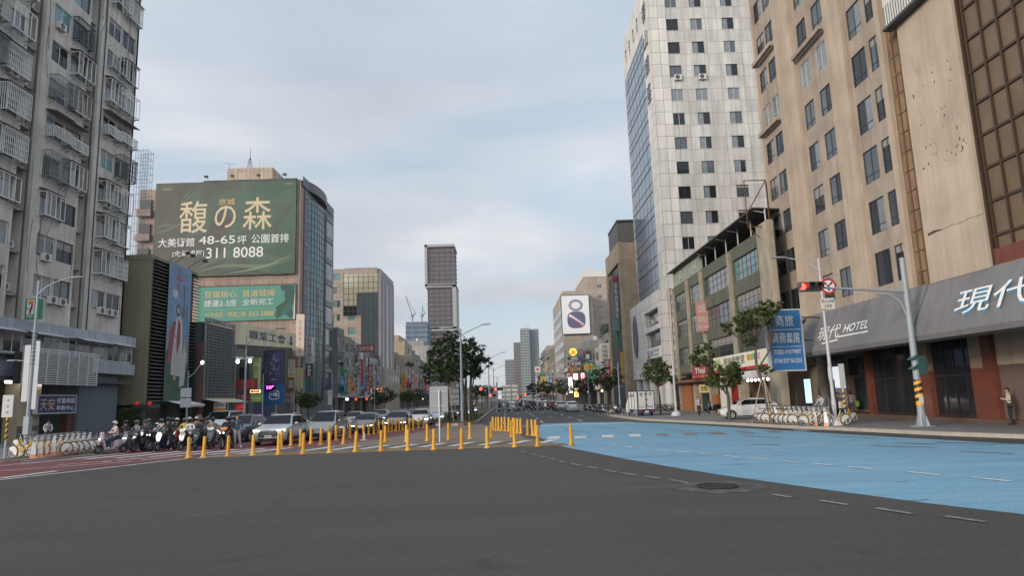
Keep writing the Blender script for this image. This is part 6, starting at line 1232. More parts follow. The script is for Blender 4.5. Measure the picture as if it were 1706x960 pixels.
# ================================================================== trees and plants
LEAF = [flat('leaf %d' % i, c, .55, var=.25, scale=1.5, spec=.3) for i, c in enumerate(((.036, .066, .022), (.060, .098, .028), (.090, .130, .036), (.026, .046, .018), (.11, .12, .035)))]
M['bark'] = mat('bark', (.105, .085, .062), .9, var=.3, scale=6, bump=.3)
def tree(label, base, trunks, lobes, n, ls, tones=(0, 1, 3), cat='tree', name='tree', group=None, seed=1, leafw=.55, bare=.0):
    """trunks: lists of (dx,dy,z,r) points; lobes: (dx,dy,z,rx,ry,rz)"""
    rr = random.Random(seed); root = thing(name, label, cat, (*base, .15), group=group); tk = MB(); cr = MB()
    for t in trunks: tk.tube([(p[0], p[1], p[2]) for p in t], [p[3] for p in t], 7)
    tops = [t[-1] for t in trunks]; vol = [l[3]*l[4]*l[5] for l in lobes]; tot = sum(v**.8 for v in vol)
    for l, v in zip(lobes, vol):
        nl = int(n*1.3*v**.8/tot); nc = max(6, nl//42); rc = min(l[3], l[4], l[5])*.36
        for c in range(nc):
            th, ph = rr.uniform(0, 6.28), math.acos(rr.uniform(-.9, 1)); q = rr.uniform(.45, 1.0)**.6*rr.uniform(.78, 1.08)
            cx, cy, cz = l[0]+l[3]*q*math.sin(ph)*math.cos(th), l[1]+l[4]*q*math.sin(ph)*math.sin(th), l[2]+l[5]*q*math.cos(ph)
            if c % 3 == 0:
                tp = min(tops, key=lambda a: (a[0]-cx)**2+(a[1]-cy)**2+.3*(a[2]-cz)**2); mid = ((tp[0]+cx)/2+rr.uniform(-.15, .15), (tp[1]+cy)/2, (tp[2]*.55+cz*.45)); tk.tube([tp[:3], mid, (cx, cy, cz)], [tp[3]*.55, tp[3]*.3, .012], 5)
            tone = rr.choice(tones)
            for k in range(42):
                a, b = rr.uniform(0, 6.28), rr.gauss(0, 1); d = rc*abs(rr.gauss(0, .55)); e = rr.uniform(-1, 1); s_ = math.sqrt(1-e*e)
                x, y, z = cx+d*s_*math.cos(a), cy+d*s_*math.sin(a), cz+d*e*.75
                u = Vector((rr.gauss(0, 1), rr.gauss(0, 1), rr.gauss(0, .6))).normalized(); w = u.cross(Vector((rr.gauss(0, .6), rr.gauss(0, .6), 1))).normalized(); L_ = ls*rr.uniform(.7, 1.5); P_ = Vector((x, y, z)); h_ = leafw*L_*.5
                cr.m = tone if rr.random() < .75 else rr.choice((0, 1, 2, 3)); cr.face([P_-u*L_*.5, P_+w*h_, P_+u*L_*.5, P_-w*h_])
    part(root, 'trunk', tk, 'bark', smooth=60); part(root, 'crown', cr, LEAF); return root
def stakes(base, n, r, h, label):
    a = MB()
    for i in range(n): t = 6.28*i/n+.5; a.tube([(r*math.cos(t), r*math.sin(t), 0), (.1*math.cos(t), .1*math.sin(t), h)], .035, 6)
    solo('tree_stakes', label, 'tree stakes', a, flat('weathered timber '+label[:12], (.36, .29, .22)), loc=(*base, .15))
# banyans on the median
rr = random.Random(2)
def stems(n, h, sp, seed, r0=.10):
    q = random.Random(seed); out = []
    for i in range(n):
        t = 6.28*i/n+q.uniform(-.3, .3); a = sp*q.uniform(.5, 1); out.append([(a*math.cos(t), a*math.sin(t), 0, r0*q.uniform(.7, 1.2)), (a*.75*math.cos(t)+q.uniform(-.1, .1), a*.75*math.sin(t), h*.5, r0*.8), (a*.9*math.cos(t), a*.9*math.sin(t), h, r0*.6)])
    return out
b1 = (-5.55, 64.2); b2 = (-4.1, 69.5)
tree('taller banyan with an open layered crown on the median island', b1, stems(5, 4.0, .38, 1, .07), [(.1, 0, 7.1, 1.5, 1.4, .9), (-.6, .1, 6.1, 1.5, 1.5, .8), (-1.0, 0, 5.0, 1.5, 1.4, .75), (.5, 0, 5.3, 1.7, 1.5, 1.0), (-1.2, 0, 3.9, 1.2, 1.2, .55), (.5, 0, 4.2, 1.5, 1.3, .7), (.4, 0, 8.0, 1.0, .9, .55)], 8400, .22, (0, 3, 1, 1), name='banyan_tree', seed=31)
tree('denser banyan with many slender trunks on the median island', b2, stems(9, 4.1, .95, 2, .11), [(0, 0, 5.8, 1.9, 1.7, 1.4), (.8, 0, 6.8, 1.4, 1.3, 1.0), (-.9, 0, 5.6, 1.4, 1.3, 1.1), (1.6, 0, 5.7, 1.2, 1.1, .8), (.3, 0, 7.6, 1.1, 1.0, .7), (0, 0, 4.7, 1.9, 1.6, .8)], 8600, .22, (0, 3, 1, 0), name='banyan_tree', seed=32)
stakes((b1[0]+.2, b1[1]-.3), 4, 1.05, 3.2, 'splayed timber poles propping the taller banyan')
stakes((b2[0]+.4, b2[1]-.3), 3, 1.2, 3.0, 'splayed timber poles propping the denser banyan')
def at(px, py, z=.15): return gr(px, py, z)
# right pavement
b = at(1216, 701); tree('small street tree with two rounded leafy lobes before the olive building', b, [[(0, 0, 0, .12), (.02, 0, 1.6, .10), (-.05, 0, 2.3, .08)], [(0, 0, 1.7, .07), (-.8, 0, 2.9, .05), (-1.1, 0, 3.7, .04)]], [(-.3, 0, 3.0, 1.45, 1.3, .85), (.4, 0, 3.5, .9, .9, .6), (-1.6, 0, 4.4, 1.0, .95, .7), (-1.3, 0, 5.1, .6, .6, .4), (-2.1, 0, 4.0, .5, .5, .35)], 6800, .15, (1, 2, 2, 4, 4), seed=33)
b = at(1282, 704); tree('tall leaning street tree with a flat spreading crown beside the blue sign', b, [[(.1, 0, 0, .13), (-.1, 0, 1.9, .11), (-.5, 0, 3.6, .09), (-.45, 0, 4.8, .07)], [(-.45, 0, 3.3, .06), (.5, 0, 4.6, .05)], [(-.3, 0, 2.5, .03), (.1, 0, 2.9, .025)]], [(-1.5, 0, 6.1, 1.15, 1.0, .5), (-.3, 0, 6.6, 1.4, 1.3, .75), (.6, 0, 7.2, .95, .9, .55), (-.9, 0, 5.3, .6, .6, .35), (.0, 0, 3.3, .75, .6, .3), (-.9, 0, 4.9, .5, .5, .3)], 7200, .15, (2, 2, 1, 4, 4), seed=34)
stakes((b[0]-.35, b[1]-.5), 3, .9, 2.7, 'reddish timber stakes round the leaning street tree')
b = at(1101, 692); tree('round street tree beside the white box truck', b, [[(0, 0, 0, .11), (0, 0, 1.8, .09), (-.1, 0, 2.6, .07)]], [(0, 0, 4.0, 1.5, 1.4, 1.1), (-.5, 0, 4.7, 1.0, 1.0, .7), (.6, 0, 3.5, 1.0, 1.0, .7)], 4200, .17, (1, 2, 1, 0), seed=35)
for i, (px_, py_, s_, lab) in enumerate(((1013, 684, 1.35, 'larger dark street tree behind the row of parked scooters'), (973, 682, 1.15, 'dark street tree below the stacked shop boards'), (938, 680, 1.25, 'street tree over the silver parked hatchback'), (912, 677, 1.5, 'far street tree below the yellow vertical sign'), (889, 675, 1.5, 'far dense street tree closing the right kerb'))):
    y_ = (92, 118, 150, 200, 235, 275)[i]; x_ = onY(px_, 660, y_)[0]; tree(lab, (x_, y_), [[(0, 0, 0, .14), (0, 0, 1.9*s_, .1)]], [(0, 0, 3.4*s_, 1.7*s_, 1.6*s_, 1.25*s_), (.7*s_, 0, 2.8*s_, 1.1*s_, 1.1*s_, .8*s_), (-.8*s_, 0, 3.0*s_, 1.1*s_, 1.1*s_, .9*s_)], 2400, .26 if i < 3 else .4, (0, 1, 3), seed=36+i)
# left pavement
for i, (px_, y_, s_, lab) in enumerate(((514, 96, 1.0, 'round street tree before the teal glass tower'), (640, 128, 1.25, 'street tree below the lit sign of the corner office'), (628, 150, 1.0, 'small street tree behind the dark sedan'), (680, 172, 1.2, 'far street tree under the amber sign'), (694, 205, 1.4, 'farther street tree under the magenta sign'))):
    x_ = onY(px_, 660, y_)[0]; tree(lab, (x_, y_), [[(0, 0, 0, .12), (0, 0, 1.5*s_, .1)]], [(0, 0, 2.8*s_, 1.7*s_, 1.5*s_, 1.25*s_), (1.0*s_, 0, 2.6*s_, 1.0*s_, 1.0*s_, .7*s_), (-1.0*s_, 0, 2.9*s_, 1.0*s_, 1.0*s_, .7*s_)], 3400, .24 if i < 3 else .32, (1, 2, 2, 4), seed=50+i)
for i, (Y, s_) in enumerate(((112, 1.1), (138, 1.3), (176, 1.4), (225, 1.6))):
    tree('far round tree on the median strip, %s beyond the two banyans' % ORD[i], (-4.9, Y), [[(0, 0, 0, .12), (0, 0, 1.7*s_, .1)]], [(0, 0, 2.9*s_, 1.3*s_, 1.5*s_, 1.0*s_)], 900, .34, (0, 1, 3), seed=70+i)
def bush(label, base, r, h, n, ls, tones, seed, z=0., name='shrub'):
    rr = random.Random(seed); root = thing(name, label, 'plant', (*base, .15+z)); a = MB()
    if z == 0:
        p = MB(); p.tube([(0, 0, 0), (0, 0, .4)], [.22, .3], 10); part(root, 'pot', p, 'dark')
    st = MB()
    for i in range(14): t = rr.uniform(0, 6.28); st.tube([(0, 0, .2), (r*.5*math.cos(t), r*.5*math.sin(t), h*.6), (r*rr.uniform(.5, 1)*math.cos(t), r*rr.uniform(.5, 1)*math.sin(t), h*rr.uniform(.7, 1))], [.025, .018, .008], 4)
    part(root, 'stem', st, 'bark')
    for i in range(n):
        t = rr.uniform(0, 6.28); q = r*math.sqrt(rr.random()); P_ = Vector((q*math.cos(t), q*math.sin(t), h*(.3+.7*rr.random()))); u = Vector((rr.gauss(0, 1), rr.gauss(0, 1), rr.gauss(.3, .7))).normalized(); w = u.cross(Vector((0, 0, 1))).normalized(); a.m = rr.choice(tones); a.face([P_-u*ls/2, P_+w*ls*.25, P_+u*ls/2, P_-w*ls*.25])
    part(root, 'foliage', a, LEAF)
c = onY(213, 716, 66.2); bush('tall potted bush in the doorway of the olive building', (c[0], 66.2), .95, 2.3, 1400, .22, (1, 2, 4), 61)
c = onY(233, 716, 66.4); bush('second potted bush beside the green grey post', (c[0], 66.0), .6, 1.6, 700, .2, (1, 2), 62)
c = at(1108, 691); bush('low clipped shrub behind the white box truck', (c[0]+.8, c[1]+2), 1.3, .95, 1100, .14, (0, 1, 3), 63, z=.001)
c = at(1035, 688); bush('dark shrub by the thin lamp post on the right pavement', (c[0]+2.6, c[1]+6), 1.3, 1.5, 900, .2, (0, 3), 64, z=.001)
c = onX(1010, 545, 21.5); bush('roof garden bush on the shophouse beside the beige tower', (21.5, c[0]-4), 2.0, 4.2, 1500, .35, (0, 3, 1), 65, z=12.2)
# ================================================================== lamps, signals, sign posts
M['poleblue'] = flat('pale blue grey paint', (.27, .30, .32), .45, var=.12); M['polewhite'] = mat('grey white paint', (.46, .47, .48), .5, var=.12, scale=2, streak=.15)
M['amber'] = flat('amber reflective', (.72, .36, .02), .4)
def lamp_post(label, x, y, h, arms, z0=.15, r=.085, base=True, m='poleblue', group='street lamps'):
    root = thing('street_lamp', label, 'street lamp', (x, y, z0), group=group)
    a = MB(); a.tube([(0, 0, 0), (0, 0, h*.55), (0, 0, h)], [r*1.35, r, r*.62], 10); a.disc((0, 0, h*.45), (0, 0, 1), r*1.25, .12, 10); a.disc((0, 0, 1.1), (0, 0, 1), r*1.5, .5, 10); part(root, 'pole', a, m, smooth=50)
    if base: a = MB(); a.loft([[(rr_*math.cos(t), rr_*math.sin(t), z) for t in [2*math.pi*k/16 for k in range(16)]] for rr_, z in ((.46, 0), (.45, .14), (.36, .30), (.17, .40))]); part(root, 'concrete_base', a, flat('pale concrete base', (.50, .50, .48)), smooth=35)
    for dx, dy, rise in arms:
        a = MB(); e = [(0, 0, h-.75), (dx*.25, dy*.25, h-.35), (dx*.55, dy*.55, h-.08), (dx, dy, h+rise)]; a.tube(e, [r*.5, r*.45, r*.4, r*.32], 7); part(root, 'arm', a, m, smooth=50)
        a = MB(); L_ = math.hypot(dx, dy); ux, uy = dx/L_, dy/L_; Lh = .75; zz = h+rise
        a.loft([[(dx+ux*s_-uy*w*c_, dy+uy*s_+ux*w*c_, zz+t_*q) for c_, q in ((-1, -.02), (-.6, .05), (.6, .05), (1, -.02), (.8, -.06), (-.8, -.06))] for s_, w, t_ in ((-.12, .05, .9), (.1, .13, 1), (Lh*.75, .12, .9), (Lh, .04, .4))]); part(root, 'lamp_head', a, 'grey', smooth=40)
    return root
x, y = gr(42, 758, .15); zt = onY(62, 468, y)[1]; ax = onY(118, 470, y)[0]
lp = lamp_post('tall white street lamp with a pale domed base beside the left bike dock', x, y, zt-.15, [(ax-x, 0, .12)])
a = MB()
for q in np.linspace(4.6, 6.2, 9): a.torus((0, 0, q), (0, 0, 1), .12, .025, 12, 5)
a.tube([(0, 0, 4.7), (-.9, 0, 4.78)], .025, 6); a.loft([[(-.75+s_, w*c_, 4.76+.05*q) for c_, q in ((-1, 0), (1, 0), (.6, 1), (-.6, 1))] for s_, w in ((-.55, .05), (-.1, .1))]); a.box(-.14, -.14, 1.0, .14, .14, 1.9)
part(lp, 'clamp', a, 'poleblue')
pb_ = thing('pole_banner', 'two narrow pale banners strapped to the white street lamp', 'banner', (x, y, 2.4))
a = MB(); a.box(-.42, -.03, .4, -.12, 0, 3.3); a.box(.12, -.03, 0, .34, 0, 3.5); part(pb_, 'cloth', a, 'lightgrey')
x, y = gr(1393, 709, .15); zt = onY(1363, 430, y)[1]; ax = onY(1306, 428, y)[0]
lp = lamp_post('tall white street lamp with a pale domed base beside the right bike dock', x, y, zt-.15, [(ax-x, 0, .1)], m='polewhite')
ns = thing('no_turn_sign', 'round red bordered no turning sign above a small white text plate', 'traffic sign', (x, y-.14, 6.2)); G_ = front(y-.14)
c = onY(1380, 477, y-.14); a = MB(); a.disc((c[0]-x, 0, c[1]-6.2), (0, 1, 0), .45, .03, 28); a.m = 1
a.loft([[(c[0]-x+rr_*math.cos(t), -.02, c[1]-6.2+rr_*math.sin(t)) for t in [2*math.pi*k/28 for k in range(28)]] for rr_ in (.33, .45)], caps=False)
cx, cz = c[0]-x, c[1]-6.2
def quad2(mb, pts, w): mb.face([(cx+p, w, cz+q) for p, q in pts])
a.m = 2
quad2(a, ((-.05, -.26), (.05, -.26), (.05, .02), (-.05, .02)), -.022); quad2(a, ((-.05, .02), (.05, .02), (-.12, .16), (-.19, .12)), -.022); quad2(a, ((-.05, .02), (.05, .02), (.19, .12), (.12, .16)), -.022); quad2(a, ((-.24, .08), (-.08, .2), (-.22, .24)), -.022); quad2(a, ((.24, .08), (.22, .24), (.08, .2)), -.022)
a.m = 1; quad2(a, ((-.28, .23), (-.23, .28), (.28, -.23), (.23, -.28)), -.026)
part(ns, 'disc', a, ['white', 'red', 'black'])
c = onY(1379, 506, y-.14); a = MB(); a.box(c[0]-x-.38, -.01, c[1]-6.2-.30, c[0]-x+.38, .02, c[1]-6.2+.30); a.m = 1; text(a, lambda u, v, w=0: (u-x, -w, v-6.2), '禁止左右轉', c[0]-.33, c[1]+.04, c[0]+.33, c[1]+.22, w=.016); text(a, lambda u, v, w=0: (u-x, -w, v-6.2), '大客車', c[0]-.22, c[1]-.22, c[0]+.22, c[1]-.04, w=.016)
part(ns, 'text_plate', a, ['offwhite', 'black'])
x, y = gr(1127, 693, .15); zt = onY(1113, 545, y)[1]; ax = onY(1086, 548, y)[0]; lamp_post('street lamp between the round tree and the olive building', x, y, zt-.15, [(ax-x, 0, .15)], m='polewhite')
x, y = gr(1034, 690, .15); zt = onY(1022, 605, y)[1]; lamp_post('thin street lamp before the dark stone screen', x, y, zt-.15, [(-2.4, 0, .3)], r=.07)
for px_, Y, lab in ((981, 112, 'thin street lamp before the yellow and red board'), (942, 150, 'thin street lamp beside the white lit sign'), (904, 210, 'far street lamp below the yellow vertical sign')):
    X_ = onY(px_, 660, Y)[0]; lamp_post(lab, X_, Y, 8.6, [(-2.3, 0, .3)], r=.07, base=False)
x, y = -4.9, 63.0; x = onY(770, 690, 63)[0]; zt = onY(768, 548, 63)[1]; lamp_post('double armed street lamp standing between the median trees', x, y, zt-.15, [(2.1, 0, .35), (-2.1, 0, .2)], r=.11, base=False)
for Y, lab in ((118, 'double armed lamp beyond the median trees'), (165, 'second double armed lamp beyond the median trees'), (230, 'farthest double armed lamp on the median')): X_ = onY(824 if Y < 150 else 829, 640, Y)[0]; lamp_post(lab, min(X_, -2.95), Y, 9.5, [(2.4, 0, .4), (-2.4, 0, .4)], r=.10, base=False)
X_ = -22.9; Y = 58.0; X_ = onY(407, 690, Y)[0]; zt = onY(414.5, 560, Y)[1]
lp = lamp_post('street lamp with lit floodlights in front of the red shop boards', X_, Y, zt-.15, [(onY(462, 562, Y)[0]-X_, 0, .55)], base=False)
a = MB(); zf = onY(410, 598, Y)[1]-.15; a.tube([(-.75, 0, zf), (.55, 0, zf)], .035, 6)
for dx in (-.7, -.38, .12, .48): a.box(dx-.13, -.1, zf-.02, dx+.13, .12, zf+.16)
a.m = 1
for dx in (-.62, .4): a.ell((dx, -.16, zf-.22), .15, .08, .17, 10, 6)
part(lp, 'floodlight', a, ['lightgrey', 'lamp'])
X_ = onY(311, 690, 58)[0]; lp = lamp_post('short post with one lit floodlight before the painted banner', X_, 58, 5.2, [], base=False, r=.06)
a = MB(); e = onY(338, 605, 58); a.tube([(0, 0, 4.6), (.5, 0, 5.0), (e[0]-X_, 0, e[1])], .03, 6); a.m = 1; a.ell((e[0]-X_, -.1, e[1]-.12), .14, .1, .16, 10, 6); part(lp, 'floodlight', a, ['steel', 'lamp'])
a = MB()
for zz in (2.15, 3.0): c = onY(305, 690, 58); a.box(-.55, -.08, zz, .35, -.05, zz+.75)
part(lp, 'plate', a, 'lightgrey')
for px_, Y, zz, lab in ((553, 100, 6.5, 'plain grey pole beside the small white board'), (624, 126, 8.5, 'thin pole before the corner office podium'), (437, 84, 6, 'thin pole behind the white sport utility')):
    X_ = onY(px_, 690, Y)[0]; a = MB(); a.tube([(0, 0, 0), (0, 0, zz)], [.07, .05], 8); solo('utility_pole', lab, 'pole', a, 'steel', loc=(X_, Y, .15))
# ---- main signal on the right
x, y = gr(1538, 711, .15); zt = onY(1497, 430, y)[1]; sg = thing('traffic_signal', 'pale mast arm traffic signal post with yellow and black stripes showing red', 'traffic signal', (x, y, .15))
a = MB(); a.tube([(0, 0, 0), (0, 0, 1.2), (0, 0, zt-.15)], [.20, .17, .13], 12)
for t in range(6): q = t*math.pi/3; a.hexa([(.12*math.cos(q)-.02, .12*math.sin(q)-.02, 0), (.36*math.cos(q), .36*math.sin(q), 0), (.36*math.cos(q)+.03, .36*math.sin(q)+.03, 0), (.12*math.cos(q)+.02, .12*math.sin(q)+.02, 0), (.1*math.cos(q), .1*math.sin(q), .7), (.16*math.cos(q), .16*math.sin(q), .7), (.17*math.cos(q), .17*math.sin(q)+.02, .7), (.11*math.cos(q), .11*math.sin(q)+.02, .7)])
a.box(-.4, -.4, 0, .4, .4, .04); part(sg, 'post', a, 'poleblue', smooth=40)
zb0, zb1 = onY(1532, 676, y)[1], onY(1526, 633, y)[1]; a = MB(); n_ = 24; s_ = MB()
a.tube([(0, 0, zb0-.15), (0, 0, zb1-.15)], .185, 16); a.m = 1
for k in range(4):
    for j in range(n_):
        t0, t1 = 2*math.pi*j/n_, 2*math.pi*(j+1)/n_; f = lambda t: zb0-.15+(zb1-zb0)*(k+.15)/4+.16*((t+.9)/math.pi % 2-0.0)-.05; g0, g1 = f(t0), f(t0)+.16*(2/n_)
        cl = lambda z: min(max(z, zb0-.15), zb1-.15); hh = (zb1-zb0)/4*.5
        a.face([(.188*math.cos(t0), .188*math.sin(t0), cl(g0)), (.188*math.cos(t1), .188*math.sin(t1), cl(g1)), (.188*math.cos(t1), .188*math.sin(t1), cl(g1+hh)), (.188*math.cos(t0), .188*math.sin(t0), cl(g0+hh))])
part(sg, 'striped_band', a, ['amber', 'black'])
za = onY(1505, 490, y)[1]-.15; e0 = onY(1378, 477, y); a = MB(); xe = onY(1335, 474, y)[0]-x; ze = e0[1]-.15
a.tube([(0, 0, za-1.4), (-.35, 0, za-.35), (-.9, 0, za+.0), (-1.5, 0, za+.05)], .065, 8); a.tube([(0, 0, za+.12), (xe*.5, 0, (za+ze)/2+.06), (xe+.2, 0, ze)], [.075, .06, .045], 8); part(sg, 'mast_arm', a, 'poleblue', smooth=50)
h0 = onY(1329, 474, y)[0]-x; h1 = onY(1367, 474, y)[0]-x; a = MB(); a.rbox(h0, -.12, ze-.24, h1, .12, ze+.24, .06)
n3 = 3
for i in range(3):
    c_ = h0+(h1-h0)*(i+.5)/3; rings = [[(c_+.19*math.cos(t), yy, ze+.19*math.sin(t)) for t in np.linspace(-.5, math.pi+.5, 10)] for yy in (-.12, -.42)]
    a.loft(rings, caps=False, closed=False)
part(sg, 'signal_head', a, 'dark')
for i in range(3): a = MB(); c_ = h0+(h1-h0)*(i+.5)/3; a.disc((c_, -.13, ze), (0, 1, 0), .165, .02, 18); part(sg, 'lens', a, 'redlamp' if i == 0 else 'offlamp')
pz0, pz1 = onY(1530, 624, y)[1]-.15, onY(1530, 594, y)[1]-.15; a = MB(); a.rbox(-.02, -.2, pz0, .5, .25, pz1, .05)
for zz in (pz0+.25, pz0+.72): a.hexa([(-.3, -.22, zz), (-.02, -.22, zz), (-.02, .2, zz), (-.3, .2, zz), (-.02, -.22, zz+.24), (0, -.22, zz+.24), (0, .2, zz+.24), (-.02, .2, zz+.24)])
part(sg, 'pedestrian_signal', a, mat('dark teal paint', (.03, .09, .08), .5))
a = MB(); a.box(-.14, -.21, 1.1, .06, -.18, 1.5); part(sg, 'notice', a, 'offwhite')
# ---- small posts
def stripe_post(label, px_, py_, ptop, bw, bh, nm='sign_post', arrows=True):
    x, y = gr(px_, py_, .15); zt = onY(px_, ptop, y)[1]; r_ = thing(nm, label, 'sign post', (x, y, .15)); a = MB(); a.tube([(0, 0, 0), (0, 0, zt-.15)], .04, 8); part(r_, 'pole', a, 'steel')
    a = MB(); a.tube([(0, 0, .85), (0, 0, 1.9)], .055, 8); a.m = 1
    for k in range(4): z = .88+k*.26; a.loft([[(.058*math.cos(t), .058*math.sin(t), z+.06*math.sin(t+1)+dz) for t in [2*math.pi*j/10 for j in range(10)]] for dz in (0, .12)], caps=False)
    part(r_, 'striped_band', a, ['amber', 'black']); a = MB(); a.box(-bw/2, -.07, zt-.15-bh, bw/2, -.045, zt-.12); a.m = 1
    if arrows:
        for k in range(3): z = zt-.15-bh*(.22+.28*k); a.face([(-.08, -.074, z), (.06, -.074, z+.05), (.06, -.074, z-.04)])
    part(r_, 'board', a, ['lightgrey', 'dark'])
stripe_post('striped post carrying a white board beside the right street lamp', 1411, 709, 607, .3, 1.2, arrows=False); stripe_post('striped post carrying a pale board with arrows at the far left kerb', 7, 765, 660, .5, 1.0)
x, y = gr(733, 737); r_ = thing('road_sign', 'blank grey back of a rectangular road sign on the median tip', 'traffic sign', (x, y, 0)); z0, z1 = onY(731, 687, y)[1], onY(731, 644, y)[1]; u0, u1 = onY(715.5, 665, y)[0]-x, onY(746.5, 665, y)[0]-x
a = MB(); a.tube([(0, -.05, 0), (0, -.05, z1-.2)], .045, 8); part(r_, 'post', a, 'steel'); a = MB(); a.rbox(u0, 0, z0, u1, .03, z1, .012); a.m = 1
for zz in (z0+.3, z1-.3): a.box(u0+.05, -.03, zz, u1-.05, 0, zz+.05)
part(r_, 'panel', a, [mat('dull aluminium back', (.30, .31, .31), .5, metal=.25, var=.08), 'steel'])
# far signals
def far_signal(label, px_, py_, Y, n=3, ped=False):
    c = onY(px_, py_, Y); r_ = thing('traffic_signal', label, 'traffic signal', (c[0], Y, 0)); w_ = 1.25; a = MB()
    a.box(-.25, -.1, c[1]-.24, w_-.1, .1, c[1]+.24); part(r_, 'signal_head', a, 'dark'); a = MB(); a.disc((0, -.15, c[1]), (0, 1, 0), .22, .04, 14); part(r_, 'lens', a, 'redlamp')
    a = MB(); a.tube([(w_+1.2, .2, 0), (w_+1.2, .2, c[1]+1)], .09, 7); a.tube([(w_+1.2, .2, c[1]+.3), (-.2, .15, c[1]+.3)], .05, 6); part(r_, 'post', a, 'steel'); return r_
far_signal('far red signal seen beside the denser banyan', 801, 648.5, 108); far_signal('far red signal beside the far lamp pole', 826, 649, 110); far_signal('far low red signal below the other two', 817, 659.5, 114)
far_signal('far red signal with a white plate on the right of the road', 875, 657.5, 150); far_signal('farthest red signal on the right of the road', 863, 661.5, 190)
# bollards
bm = MB(); bm.loft([[(r_*math.cos(t), r_*math.sin(t), z) for t in [2*math.pi*k/14 for k in range(14)]] for r_, z in ((.15, 0), (.15, .03), (.11, .05), (.086, .14), (.074, .5), (.069, .86), (.052, .905), (.02, .92))])
b_mes = [bm.mesh('bollard', m_, smooth=40) for m_ in ('yellow', mat('faded yellow plastic', (.60, .34, .05), .6, var=.22, scale=7), mat('grimy yellow plastic', (.56, .26, .018), .55, var=.22, scale=5, wear=((.16, .10, .03), .56, .68, 5, (1, 1, .5))))]; sb = MB()
rows_ = {'front row along the dark asphalt edge': [(314, 764), (339, 763), (379.8, 761), (421.4, 759.8), (464, 758.5), (505, 757), (549, 755.5), (592, 754), (635, 752.5), (679.5, 751.8), (722.6, 750.5), (769, 749.3), (812, 747.5), (857.8, 745.9), (895.8, 744.6)],
 'row beside the waiting cars': [(468, 747.5), (485, 744), (501, 744.8), (517.6, 740.3), (534, 742.4), (547, 735.5), (559.6, 735), (572, 740.8), (583, 730.8), (593.5, 727.5), (606, 731.5), (614, 726.3), (622.6, 724.4), (631, 723), (638.5, 722), (646.7, 721), (652.5, 720.4), (659, 719.6), (665, 719), (671, 718.5), (682, 716.8), (688, 717.2), (697, 715.6), (705.7, 713.6)],
 'loose row around the grey sign back': [(642, 738), (677, 737), (712, 735.6), (747.5, 733.6), (783, 732.4), (818.5, 729.6), (852, 728.3)],
 'cluster beside the blue painted lane': [(822, 717.4), (826.4, 718.2), (831, 718.4), (836, 718.6), (842, 719.3), (847.7, 719.3), (855, 721), (859, 722), (862.5, 723), (868, 723.8), (879.3, 726.4), (888, 726.6), (892.5, 727.2)]}
for rn, pts in rows_.items():
    for i, (px_, py_) in enumerate(sorted(pts)):
        x, y = gr(px_, py_, .0); o = bpy.data.objects.new('bollard', b_mes[(i*5+len(rn)) % 3]); COL.objects.link(o); o.location = (x, y, .012); o.rotation_euler = (random.gauss(0, .028), random.gauss(0, .028), random.uniform(0, 6))
        o['label'] = 'yellow bollard, %s from the left in the %s' % (ORD[i], rn); o['category'] = 'bollard'; o['group'] = 'yellow bollards round the median tip'
x, y = gr(951.8, 742.8); o = bpy.data.objects.new('bollard', b_mes[0].copy()); COL.objects.link(o); o.location = (x, y, .012); o.data.materials[0] = mat('scuffed yellow', (.55, .26, .015), .6, var=.3, scale=14, wear=((.12, .09, .05), .55, .65, 7, (1, 1, .6)))
o['label'] = 'scuffed yellow bollard standing alone on the blue painted lane'; o['category'] = 'bollard'; o['group'] = 'yellow bollards round the median tip'
a = MB(); a.tube([(0, 0, 0), (.05, .02, .28), (.02, .0, .5)], [.06, .05, .03], 8); a.box(-.2, -.1, 0, .2, .1, .03); x, y = gr(606, 734.5); solo('broken_post', 'broken pale stump of a post beside the bollards', 'broken post', a, 'lightgrey', loc=(x, y, .012))
